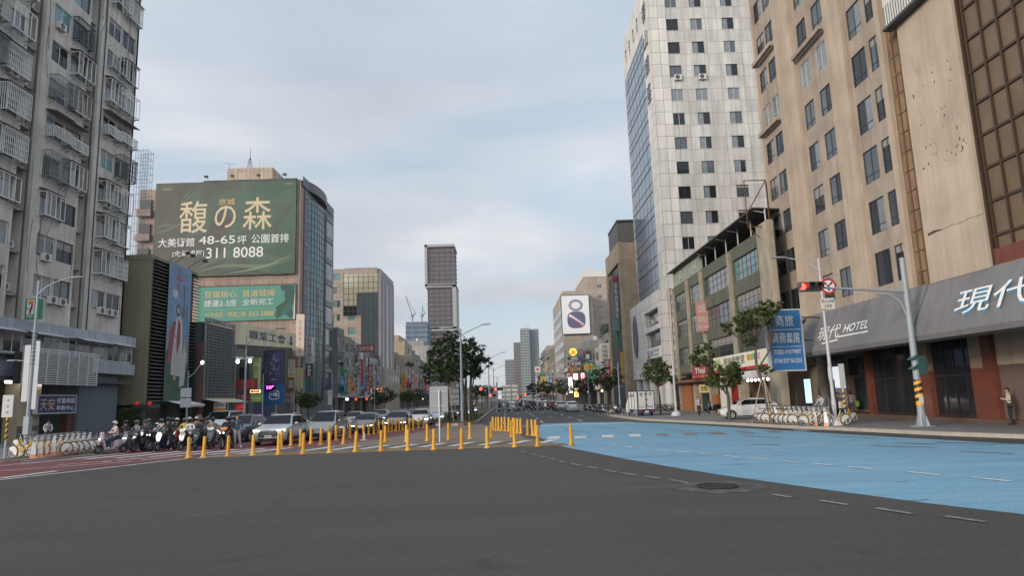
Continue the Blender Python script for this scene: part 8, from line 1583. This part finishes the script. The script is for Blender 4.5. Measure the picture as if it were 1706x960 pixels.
# ================================================================== people
def seg_d(p, a, b):
    ab = b-a; t = np.clip(((p-a)@ab)/max(1e-9, ab@ab), 0, 1); return np.linalg.norm(p-(a+t[:, None]*ab), axis=1)
def person(label, pose, cols, loc, rz=0., s=1.0, helmet=None, hair='short', face=True, visor=True, group=None, extra=None, open_face=True):
    """pose: dict of joints (metres, facing -Y); cols = top, trousers, shoes, skin-of-legs flag"""
    J = {'pelvis': (0, 0, .93), 'belly': (0, 0, 1.08), 'chest': (0, .0, 1.30), 'collar': (0, .0, 1.44), 'neck': (0, -.01, 1.52), 'head': (0, -.025, 1.61)}
    for sd, q in (('l', -1), ('r', 1)):
        J.update({'sho'+sd: (q*.175, 0, 1.41), 'elb'+sd: (q*.23, .04, 1.14), 'wri'+sd: (q*.24, -.06, .91), 'hip'+sd: (q*.095, 0, .88), 'kne'+sd: (q*.10, -.03, .49), 'ank'+sd: (q*.105, .02, .085), 'toe'+sd: (q*.13, -.15, .035)})
    for k, v in pose.items():
        if k[-1] == '*': J[k[:-1]+'l'] = (-v[0], v[1], v[2]); J[k[:-1]+'r'] = v
        else: J[k] = v
    rad = {'pelvis': .135, 'belly': .125, 'chest': .145, 'collar': .075, 'neck': .052, 'head': .06, 'sho': .068, 'elb': .05, 'wri': .036, 'hip': .105, 'kne': .07, 'ank': .047, 'toe': .038}
    names = list(J); ed = [('pelvis', 'belly'), ('belly', 'chest'), ('chest', 'collar'), ('collar', 'neck'), ('neck', 'head')]; cat_ = {e: 'top' for e in ed}; cat_[('pelvis', 'belly')] = 'top'; cat_[('collar', 'neck')] = 'skin'; cat_[('neck', 'head')] = 'skin'
    for sd in 'lr':
        for e, m in ((('collar', 'sho'+sd), 'top'), (('sho'+sd, 'elb'+sd), 'top'), (('elb'+sd, 'wri'+sd), 'top'), (('pelvis', 'hip'+sd), 'leg'), (('hip'+sd, 'kne'+sd), 'leg'), (('kne'+sd, 'ank'+sd), cols[3] if len(cols) > 3 else 'leg'), (('ank'+sd, 'toe'+sd), 'shoe')): ed.append(e); cat_[e] = m
        # hand: palm, four fingers of different lengths and a thumb
        e_, w_ = Vector(J['elb'+sd]), Vector(J['wri'+sd]); d = (w_-e_).normalized(); q = 1 if sd == 'r' else -1; side = d.cross(Vector((q, 0, 0))); side = (side if side.length > .2 else Vector((0, -1, 0))).normalized(); nrm = d.cross(side).normalized()
        J['pal'+sd] = tuple(w_+d*.075); names.append('pal'+sd); rad['pal'] = .034; ed.append(('wri'+sd, 'pal'+sd)); cat_[ed[-1]] = 'skin'
        for f in range(4):
            o = (f-1.5)*.019; l_ = (.062, .075, .07, .052)[f]; k1, k2 = 'fa%d' % f+sd, 'fb%d' % f+sd; J[k1] = tuple(w_+d*(.085+l_*.45)+side*o*1.1); J[k2] = tuple(w_+d*(.085+l_*.75)+side*o+nrm*.03*q); names += [k1, k2]; rad['fa%d' % f] = .010; rad['fb%d' % f] = .008; ed += [('pal'+sd, k1), (k1, k2)]; cat_[ed[-1]] = cat_[ed[-2]] = 'skin'
        J['tha'+sd] = tuple(w_+d*.05+side*.042); J['thb'+sd] = tuple(w_+d*.085+side*.052); names += ['tha'+sd, 'thb'+sd]; rad['tha'] = .012; rad['thb'] = .009; ed += [('wri'+sd, 'tha'+sd), ('tha'+sd, 'thb'+sd)]; cat_[ed[-1]] = cat_[ed[-2]] = 'skin'
    idx = {n: i for i, n in enumerate(names)}; me = bpy.data.meshes.new('person'); me.from_pydata([tuple(c*s for c in J[n]) for n in names], [(idx[a], idx[b]) for a, b in ed], []); o = bpy.data.objects.new('person', me); COL.objects.link(o)
    o.modifiers.new('skin', 'SKIN').use_smooth_shade = True; sub = o.modifiers.new('sub', 'SUBSURF'); sub.levels = 1
    sk = me.skin_vertices[0].data
    for n in names:
        b = n[:-1] if n[-1] in 'lr' and n not in ('collar', 'pelvis') and n[:-1] in rad else n; r = rad.get(b, .05)*s; sk[idx[n]].radius = (r, r*(.92 if n in ('chest', 'belly', 'pelvis') else 1)); sk[idx[n]].use_root = (n == 'pelvis')
    dg = bpy.context.evaluated_depsgraph_get(); nm = bpy.data.meshes.new_from_object(o.evaluated_get(dg)); v = [tuple(q.co) for q in nm.vertices]; f = [tuple(p.vertices) for p in nm.polygons]
    bpy.data.objects.remove(o); bpy.data.meshes.remove(me); bpy.data.meshes.remove(nm)
    mats = [cols[0], cols[1], cols[2], 'skin', 'hair', 'offwhite']; mi = {'top': 0, 'leg': 1, 'shoe': 2, 'skin': 3}
    V = np.array(v); ctr = np.array([V[list(p)].mean(0) for p in f]); D = np.array([seg_d(ctr, np.array(J[a])*s, np.array(J[b])*s)-.0 for a, b in ed]); R_ = np.array([[rad.get(a[:-1] if a[:-1] in rad else a, .05)*.6] for a, b in ed])*s; best = np.argmin(D-R_*.8, axis=0)
    a = MB(); a.raw(v, f); a.mi = [mi[cat_[ed[k]]] for k in best]
    H = Vector(J['head'])*s; fx = Vector(pose.get('look', (0, -1, 0))).normalized(); sx = fx.cross(Vector((0, 0, 1))).normalized(); uz = sx.cross(fx).normalized()
    def hp(x, y, z): return H+sx*x*s+fx*y*s+uz*z*s
    def hell(mb, c, rx, ry, rz, n=12, m=8, lo=-90, hi=90):
        rings = []
        for i in range(m+1):
            t = R(lo+(hi-lo)*i/m); rings.append([hp(c[0]+rx*math.cos(t)*math.cos(q), c[1]+ry*math.cos(t)*math.sin(q), c[2]+rz*math.sin(t)) for q in [2*math.pi*k/n for k in range(n)]])
        mb.loft(rings)
    a.m = 3; hell(a, (0, 0, .02), .076, .092, .112); hell(a, (0, .095, .005), .014, .02, .022, 6, 4); hell(a, (0, .045, -.075), .04, .04, .03, 8, 5)
    for q in (-1, 1): hell(a, (q*.077, -.005, .012), .012, .022, .03, 6, 4)
    a.m = 4
    for q in (-1, 1): hell(a, (q*.03, .082, .028), .014, .01, .008, 6, 4)
    a.m = 0; 
    for q in (-1, 1): pass
    a.m = 4; hell(a, (0, .083, -.042), .024, .008, .005, 6, 4)
    root = bpy.data.objects.new('person', a.mesh('person', mats, smooth=60)); COL.objects.link(root); root['label'] = label; root['category'] = 'person'; root.location = loc; root.rotation_euler = (0, 0, rz)
    if group: root['group'] = group
    h = MB()
    if helmet:
        hell(h, (0, -.008, .045), .118, .136, .128, 14, 9, -22, 90); h.m = 1; hell(h, (0, .06, .085), .10, .10, .03, 12, 4)
        if visor:
            rings = [[hp(.122*math.cos(t), -.005+.142*math.sin(t), z) for t in np.linspace(R(28), R(152), 10)] for z in (-.035, .062)]; h.m = 2; h.loft(rings, caps=False, closed=False)
        part(root, 'helmet', h, [helmet, helmet, 'autoglass'], smooth=60)
    else:
        hell(h, (0, -.014, .048), .084, .096, .098, 12, 7, -8, 90)
        if hair == 'long': hell(h, (0, -.045, -.05), .085, .06, .16, 12, 7)
        else: hell(h, (0, -.05, .0), .078, .06, .075, 12, 6)
        part(root, 'hair', h, 'hair', smooth=60)
    return root
CL = {k: mat('cloth '+k, c, .85, var=.12, scale=9) for k, c in {'blush': (.48, .36, .34), 'greyhood': (.16, .17, .165), 'charcoal': (.055, .06, .065), 'black': (.016, .016, .018), 'white': (.55, .55, .54), 'camo': (.26, .21, .15), 'navy': (.022, .03, .055), 'denim': (.07, .09, .13), 'teal': (.03, .09, .09), 'beige': (.46, .39, .31), 'khaki': (.28, .22, .15), 'palegrey': (.36, .37, .39), 'red': (.25, .03, .03), 'yellow': (.55, .45, .08)}.items()}
def K(*a): return tuple(CL[x] if x in CL else x for x in a)
RIDE = {'pelvis': (0, .28, .82), 'belly': (0, .26, .97), 'chest': (0, .20, 1.18), 'collar': (0, .17, 1.31), 'neck': (0, .15, 1.39), 'head': (0, .12, 1.49), 'sho*': (.175, .17, 1.29), 'elb*': (.27, .05, 1.08), 'wri*': (.27, -.22, 1.05), 'hip*': (.11, .22, .78), 'kne*': (.16, -.17, .62), 'ank*': (.15, -.10, .30), 'toe*': (.16, -.28, .27)}
RIDE_FOOT = dict(RIDE, **{'kner': (.30, -.08, .52), 'ankr': (.36, .02, .10), 'toer': (.38, -.14, .04)})
RIDE_ARMS = dict(RIDE, **{'elb*': (.30, .06, 1.06), 'wril': (.05, -.08, 1.02), 'wrir': (-.03, -.09, 1.06)})
RIDE_BIG = dict(RIDE_FOOT, **{'pelvis': (0, .34, .90), 'belly': (0, .28, 1.05), 'chest': (0, .16, 1.24), 'collar': (0, .09, 1.36), 'neck': (0, .05, 1.43), 'head': (0, .0, 1.52), 'sho*': (.19, .08, 1.35), 'elb*': (.29, -.06, 1.15), 'hip*': (.12, .28, .86), 'knel': (-.24, -.06, .60), 'ankl': (-.24, .15, .34), 'toel': (-.25, -.02, .31)})
GRD = 'riders waiting on scooters'; 
# (front wheel px, py), scooter kwargs, rider
def rider_on(px_, py_, sc, lab_s, lab_p, pose, cols, helmet, rz=0., dx=0., off=.62, s=1.0, visor=True):
    x, y = gr(px_, py_); c, sn = math.cos(rz), math.sin(rz); cx, cy = x-off*sn*1.0, y+off*c
    scooter(lab_s, loc=(cx, cy, .012), rz=rz, **sc)
    if lab_p: person(lab_p, pose, cols, (cx, cy, .012), rz, s, helmet=helmet, visor=visor, group=GRD)
HM = {k: flat('helmet '+k, c, .25, coat=.5) for k, c in {'silver': (.50, .51, .52), 'grey': (.10, .11, .12), 'black': (.015, .015, .017), 'white': (.60, .60, .60), 'teal': (.03, .10, .12), 'dark': (.04, .035, .05)}.items()}
rider_on(163, 757.5, dict(col='pink'), 'pale pink electric scooter nearest the left kerb', 'rider in a blush jacket and silver helmet on the pink scooter', RIDE_ARMS, K('blush', 'navy', 'white'), HM['silver'], rz=R(-38))
rider_on(205, 755.5, dict(col='grey', twin=True), 'dark grey scooter with twin round lamps beside the pink one', 'rider in a grey hooded coat behind twin lamps', RIDE, K('greyhood', 'charcoal', 'dark'), HM['grey'], rz=R(-20))
rider_on(222, 754, dict(col='black', twin=False), 'black scooter right of the twin lamp scooter', 'rider in a charcoal jacket with an orange collar looking aside', dict(RIDE_FOOT, look=(-.3, -1, 0)), K('charcoal', 'black', 'dark'), HM['dark'], rz=R(-14), visor=False)
rider_on(243, 751, dict(col='red'), 'red and white scooter set back in the middle of the group', 'small rider in a pale jacket and white helmet set back in the group', RIDE, K('white', 'black', 'dark'), HM['white'], rz=R(-16), s=.88)
rider_on(249, 753, dict(col='black', sport=True), 'black motorcycle with a large bare front wheel', 'rider with outstretched arms and a teal helmet', RIDE_BIG, K('palegrey', 'black', 'dark'), HM['teal'], rz=R(-20), off=.68)
rider_on(262, 753, dict(col='blue', twin=True), 'dark blue scooter with two bright round lamps', 'big rider all in black beside the blue scooter lamps', RIDE_FOOT, K('black', 'black', 'white'), HM['black'], rz=R(-10), s=1.06)
rider_on(291, 750, dict(col='red', lights=False), 'dark red scooter behind the rider in shorts', 'rider with a yellow vest front and bare legs', RIDE_FOOT, K('yellow', 'black', 'dark', 'skin'), HM['grey'], rz=R(-10))
rider_on(301, 752.5, dict(col='black', twin=True, trim='offwhite'), 'large black touring scooter with bright twin lamps behind the second bollard', 'rider in a white jacket with folded arms', RIDE_ARMS, K('white', 'black', 'dark'), HM['black'], rz=R(-8))
rider_on(305, 743, dict(col='grey', lights=False), 'grey scooter at the back of the group', 'rider in a red top and white helmet at the back', RIDE, K('red', 'black', 'dark'), HM['white'], rz=0)
rider_on(349, 749, dict(col='grey', lights=False, trim='offwhite'), 'grey scooter with a pale screen between the bollards', 'rider in a beige camouflage jacket', RIDE_ARMS, K('camo', 'black', 'dark'), HM['black'], rz=R(14))
rider_on(336, 744, dict(col='blue', lights=False, trim='lightgrey'), 'scooter with a pale sheet over its front beside the camouflage rider', 'rider in a navy jacket behind the pale sheet', RIDE, K('navy', 'black', 'dark'), HM['dark'], rz=R(4))
rider_on(370, 750, dict(col='black', sport=True, trim='orange'), 'black motorcycle with an orange fairing by the third bollard', 'rider in black behind the orange fairing', RIDE_BIG, K('black', 'black', 'dark'), HM['dark'], rz=R(2), off=.68)
rider_on(380, 742, dict(col='grey', lights=False), 'grey scooter behind the orange motorcycle', 'rider in a denim jacket behind the orange motorcycle', RIDE, K('denim', 'black', 'dark'), HM['grey'], rz=R(6))
rider_on(274, 745, dict(col='grey', lights=True), 'grey scooter showing one lamp behind the blue one', 'rider with a dark coat at the rear left', RIDE, K('teal', 'black', 'dark'), HM['black'], rz=R(-6))
rider_on(318, 742, dict(col='black', lights=False), 'black scooter far back before the white van', 'rider in a khaki coat far back before the white van', RIDE, K('khaki', 'black', 'dark'), HM['white'], rz=R(4))
rider_on(190, 752, dict(col='black', lights=False), 'unlit black scooter between the pink one and the twin lamps', 'rider in a dark coat right behind the pink scooter', RIDE, K('black', 'black', 'dark'), HM['black'], rz=R(-12))
rider_on(232, 746, dict(col='grey', lights=True), 'grey scooter one row behind the charcoal jacket rider', 'rider in navy one row behind the charcoal jacket rider', RIDE, K('navy', 'black', 'dark'), HM['grey'], rz=R(-8))
rider_on(325, 751, dict(col='black', lights=False), 'unlit black scooter just right of the second bollard', 'rider in charcoal just right of the second bollard', RIDE_FOOT, K('charcoal', 'black', 'dark'), HM['dark'], rz=R(4))
rider_on(283, 746.5, dict(col='black', lights=True), 'black scooter behind the yellow vest rider', 'rider in black behind the yellow vest rider', RIDE, K('black', 'black', 'dark'), HM['white'], rz=0)
x, y = gr(394, 747.5); person('standing man in a denim jacket and pale grey trousers beside the orange motorcycle', {'elb*': (.26, .05, 1.16), 'wri*': (.20, -.16, 1.02), 'kner': (.14, -.05, .49), 'ankr': (.20, .02, .085), 'toer': (.24, -.14, .035)}, K('denim', 'palegrey', 'white'), (x, y, .012), R(20), hair='short')
# right pavement
PH = {'elb*': (.24, .03, 1.15), 'wri*': (.07, -.24, 1.22), 'look': (0, -1, -.45)}
x, y = gr(1687, 708.5, .15); person('man in a cream jacket and black trousers looking at a phone by the shutter', PH, K('beige', 'black', 'black'), (x, y, .15), R(-122))
a = MB(); M4 = Matrix.Rotation(R(-122), 3, 'Z')
def tp(px_, py_, z): q = M4@Vector((px_, py_, z)); return (x+q.x, y+q.y, .15+z)
a.tube([tp(-.17, -.02, 1.45), tp(-.02, -.17, 1.30), tp(.17, -.16, 1.08), tp(.24, -.02, .98)], .018, 5); a.tube([tp(-.17, -.02, 1.45), tp(.0, .16, 1.28), tp(.18, .12, 1.05), tp(.24, -.02, .98)], .018, 5); a.tube([tp(.25, -.12, .92), tp(.25, .10, .92)], .10, 8)
solo('shoulder_bag', 'small black bag slung across the man in the cream jacket', 'bag', a, 'black')
a = MB(); p0 = tp(0, -.33, 1.25); a.box(p0[0]-.04, p0[1]-.02, p0[2]-.05, p0[0]+.04, p0[1]+.02, p0[2]+.07); solo('phone', 'dark phone held by the man in the cream jacket', 'phone', a, 'black')
x, y = gr(1401, 708.5, .15); person('person in a dark jacket and black trousers half hidden by the street lamp', {'look': (-.5, -1, -.2), 'wri*': (.16, -.2, 1.02)}, K('charcoal', 'black', 'white'), (x+.05, y+.1, .15), R(-40))
a = MB(); a.rbox(x-.1, y-.28, 1.05, x+.30, y-.12, 1.42, .05); solo('tote_bag', 'pale bag carried by the person behind the street lamp', 'bag', a, flat('canvas', (.40, .35, .28)))
x, y = gr(1371, 706, .15); person('person in a grey and dark jacket unlocking a docked bike', {'chest': (0, -.08, 1.28), 'collar': (0, -.13, 1.40), 'neck': (0, -.16, 1.47), 'head': (0, -.2, 1.55), 'sho*': (.17, -.12, 1.37), 'elb*': (.22, -.22, 1.14), 'wri*': (.16, -.42, 1.04), 'look': (0, -1, -.5)}, K('palegrey', 'black', 'white'), (x+.4, y+.6, .15), R(-70))
a = MB(); a.rbox(x+.62, y+.38, 1.18, x+.95, y+.72, 1.62, .07); solo('backpack', 'dark backpack on the person unlocking a docked bike', 'bag', a, 'dark')
x, y = gr(1421, 692, .15); person('woman in a pale top and blue jeans walking towards the hotel entrance', {'hipl': (-.09, 0, .88), 'ankl': (-.1, -.14, .09), 'toel': (-.11, -.3, .05), 'ankr': (.1, .16, .1), 'toer': (.11, 0, .04)}, K('blush', 'denim', 'white'), (x, y, .15), R(150), hair='long')
a = MB(); a.box(x+.25, y-.1, .75, x+.5, y+.05, 1.15); solo('shopping_bag', 'green and white shopping bag beside the woman in jeans', 'bag', a, 'lime')
x, y = gr(1165.5, 693.5, .15); person('pedestrian in a grey jacket and black trousers walking past the orange pillar', {'ankl': (-.1, -.16, .09), 'toel': (-.11, -.32, .05), 'ankr': (.1, .18, .1), 'toer': (.11, .02, .04)}, K('palegrey', 'black', 'dark'), (x, y, .15), R(10), s=.93)
for px_, py_, lab, cc, rz in ((1338, 686, 'person in dark clothes standing inside the arcade behind the bikes', ('black', 'black', 'dark'), 30), (1325, 687, 'person in a brown jacket inside the arcade behind the bikes', ('khaki', 'navy', 'dark'), -60)):
    x, y = gr(px_, py_, .15); person(lab, PH, K(*cc), (x, y, .15), R(rz))
x, y = onY(78, 730, 43.5)[0], 43.5; person('man in a pale patterned shirt bending in the left doorway', {'chest': (0, -.14, 1.24), 'collar': (0, -.22, 1.34), 'neck': (0, -.27, 1.39), 'head': (0, -.33, 1.45), 'sho*': (.17, -.2, 1.31), 'elb*': (.22, -.25, 1.06), 'wri*': (.14, -.42, .95), 'look': (0, -1, -.6)}, K('palegrey', 'navy', 'dark'), (x, y, .15), R(40))
# scooters parked along the right kerb and at the far left
cols_ = ['black', 'grey', 'white', 'blue', 'black', 'red', 'grey', 'black', 'white', 'grey', 'black', 'blue', 'white', 'black', 'grey', 'black']
for i in range(16):
    Y = 72+i*1.55; scooter('%s scooter in the parked kerb row, %s from the near end' % ({'blue': 'dark blue', 'grey': 'dark grey'}.get(cols_[i], cols_[i]), ORD[i]), cols_[i], (11.3+random.uniform(-.1, .1), Y, .012), R(66+random.uniform(-8, 8)), lights=False, group='scooters parked along the right kerb')
for i, (X_, Y) in enumerate(((-1.2, 112), (.2, 113), (1.5, 112), (2.8, 114), (4, 112), (5.4, 113), (6.6, 112), (7.6, 114), (-.5, 118), (2.2, 119), (4.8, 118), (6.2, 119))):
    person('far rider waiting across the road under the red signals, %s of twelve' % ORD[i], RIDE, K(('black', 'charcoal', 'red', 'white', 'navy')[i % 5], 'black', 'dark'), (X_, Y, .012), math.pi, helmet=HM[('black', 'white', 'grey', 'silver')[i % 4]], group='far riders waiting across the road')
    scooter('far scooter waiting across the road under the red signals, %s of twelve' % ORD[i], cols_[i], (X_, Y, .012), math.pi, lights=False, group='far scooters waiting across the road')
c = onX(1203, 688, 22)
scooter('dark scooter parked in front of the red shopfront', 'black', (19.6, onX(1189, 690, 19.6)[0], .15), R(-60), lights=False, group=None)
# ================================================================== share bikes and docks
def bike_mesh():
    fr = MB(); w = MB(); bk = MB(); fd = MB(); R0 = .29
    P_ = dict(bb=(0, .02, .30), seat=(0, .22, .74), head=(0, -.42, .80), rear=(0, .48, R0+.02), front=(0, -.56, R0+.02), low=(0, -.40, .62))
    for a, b, r in (('bb', 'seat', .022), ('bb', 'low', .032), ('low', 'head', .025), ('rear', 'bb', .016), ('rear', 'seat', .014), ('head', 'front', .022)): fr.tube([P_[a], P_[b]], r, 6)
    fr.tube([(0, .22, .74), (0, .24, .84)], .014, 6); fr.tube([(0, -.42, .8), (0, -.38, 1.02)], .016, 6)
    fd.torus((0, .48, R0+.02), (1, 0, 0), R0+.035, .022, 14, 4, .3, 2.6); fd.torus((0, -.56, R0+.02), (1, 0, 0), R0+.035, .022, 14, 4, -.6, 1.9)
    bk.tube([(-.28, -.22, 1.04), (-.12, -.37, 1.05), (.12, -.37, 1.05), (.28, -.22, 1.04)], .014, 6); sa = MB(); sa.loft([[(-.03, .12, .86), (.03, .12, .86), (.02, .12, .89), (-.02, .12, .89)], [(-.09, .34, .86), (.09, .34, .86), (.07, .34, .91), (-.07, .34, .91)]])
    sk = MB()
    for s in (-.035, .03): sk.face([(s, .48+R0*.86*math.cos(t), R0+.02+R0*.86*math.sin(t)) for t in np.linspace(.6, 3.9, 14)])
    bs = MB()
    for z in (.80, .90, 1.0): bs.tube([(-.16, -.76, z), (.16, -.76, z), (.16, -.5, z), (-.16, -.5, z), (-.16, -.76, z)], .008, 4)
    for x in np.linspace(-.16, .16, 5): bs.tube([(x, -.76, .78), (x, -.76, 1.0)], .006, 3); bs.tube([(x, -.5, .78), (x, -.5, 1.0)], .006, 3)
    bs.box(-.16, -.76, .775, .16, -.5, .79)
    t = MB(); t.torus((0, 0, 0), (1, 0, 0), R0, .022, 24, 6); sp = MB(); sp.disc((0, 0, 0), (1, 0, 0), .035, .07, 8)
    for i in range(8): a = math.pi*2*i/8; sp.tube([(0, 0, 0), (0, R0*math.cos(a), R0*math.sin(a))], .006, 3)
    sp.torus((0, 0, 0), (1, 0, 0), R0-.025, .012, 22, 4)
    return dict(skirt=sk, saddle=sa, frame=fr, fender=fd, handlebar=bk, basket=bs, tyre=t, spokes=sp, P=P_)
BK = bike_mesh(); BM = {'white': flat('bike white', (.55, .54, .50)), 'yellow': flat('bike yellow', (.62, .36, .03)), 'orange': flat('bike orange', (.6, .22, .04))}
BMESH = {c: (BK['frame'].mesh('frame', BM[c]), BK['fender'].mesh('fender', BM['yellow' if c == 'white' else c])) for c in BM}
BSAD = BK['saddle'].mesh('saddle', 'black'); BSKI = BK['skirt'].mesh('skirt_guard', 'offwhite'); BREST = (BK['handlebar'].mesh('handlebar', 'black'), BK['basket'].mesh('basket', 'grey'), BK['tyre'].mesh('wheel', 'rubber', smooth=True), BK['spokes'].mesh('spokes', 'alu'))
def bike(label, c, loc, rz, group='share bikes in their docks'):
    r = thing('share_bike' if group else 'bicycle', label, 'bicycle', loc, rz, group); put(bpy.data.objects.new('frame', BMESH[c][0]), r); put(bpy.data.objects.new('fender', BMESH[c][1]), r); put(bpy.data.objects.new('handlebar', BREST[0]), r); put(bpy.data.objects.new('saddle', BSAD), r); put(bpy.data.objects.new('skirt_guard', BSKI), r); put(bpy.data.objects.new('basket', BREST[1]), r)
    for k in ('rear', 'front'): o = put(bpy.data.objects.new('wheel', BREST[2]), r); o.location = BK['P'][k]; put(bpy.data.objects.new('spokes', BREST[3]), o)
    return r
dk = MB(); dk.loft([[(-.09, -.11, 0), (.09, -.11, 0), (.09, .16, 0), (-.09, .16, 0)], [(-.065, -.10, .17), (.065, -.10, .17), (.065, .12, .17), (-.065, .12, .17)]]); dko = dk.mesh('dock_base', flat('dock orange', (.66, .30, .16)))
dk = MB(); dk.loft([[(-.065, -.10, .17), (.065, -.10, .17), (.065, .12, .17), (-.065, .12, .17)], [(-.05, -.03, .80), (.05, -.03, .80), (.05, .10, .80), (-.05, .10, .80)], [(-.06, .03, .95), (.06, .03, .95), (.06, .12, .95), (-.06, .12, .95)]]); dkw = dk.mesh('dock_post', 'white')
dk = MB(); dk.box(-.05, .0, .955, .05, .1, .985); dkt = dk.mesh('reader', flat('dock reader', (.30, .32, .34), .2))
def dock(label, loc, rz):
    r = thing('bike_dock', label, 'bike dock', loc, rz, 'bike docks')
    for nm, m in (('dock_base', dko), ('dock_post', dkw), ('reader', dkt)): put(bpy.data.objects.new(nm, m), r)
A_, B_ = Vector(gr(1281, 704, .15)), Vector(gr(1378, 710.5, .15)); n_ = 13
for i in range(n_):
    p = A_.lerp(B_, i/(n_-1)); e_ = i in (0, 2, 10, 12); dock('white and orange bike dock on the right pavement, %s from the leaning tree' % ORD[i], (p.x+(0 if e_ else .35), p.y, .15), R(62 if e_ else 80))
    if i not in (4,): bike('docked white share bike on the right pavement, %s from the leaning tree' % ORD[i], 'yellow' if i == 3 else 'white', (p.x+(.62 if i in (0, 10, 12) else -.42), p.y+.12, .15), R((-82 if i in (0, 10, 12) else 82)+random.uniform(-5, 5)))
A_, B_ = Vector(gr(54, 764, .15)), Vector(gr(146, 752.5, .15)); n_ = 10
for i in range(n_):
    p = A_.lerp(B_, (i/(n_-1))); dock('white and orange bike dock on the left pavement, %s from the street lamp' % ORD[i], (p.x, p.y, .15), R(-62)); bike('docked share bike on the left pavement, %s from the street lamp' % ORD[i], ('yellow', 'white', 'orange')[i % 3] if i < 4 else 'white', (p.x+(-.62 if i < 3 else .05), p.y+.15, .15), R((75 if i < 3 else -80)+random.uniform(-6, 6)))
x, y = gr(1405, 706, .15); bike('loose white bicycle with a basket beside the striped post', 'yellow', (x+.6, y+.8, .15), R(-75), None)
x, y = onY(38, 745, 41)[0], 41; bike('old dark bicycle leaning by the cream column behind the left lamp', 'white', (x, y, .15), R(80), None)
# ================================================================== air
HAZE = 0.00008
hb = MB(); hb.box(-420, -60, -1, 420, 1120, 240); hz = bpy.data.materials.new('haze'); hz.use_nodes = True; hz.node_tree.nodes.clear(); o_ = hz.node_tree.nodes.new('ShaderNodeOutputMaterial'); v_ = hz.node_tree.nodes.new('ShaderNodeVolumePrincipled')
v_.inputs['Color'].default_value = (.86, .90, .96, 1); v_.inputs['Density'].default_value = HAZE; hz.node_tree.links.new(v_.outputs[0], o_.inputs['Volume'])
if HAZE: struct('haze', hb, hz, kind='stuff')
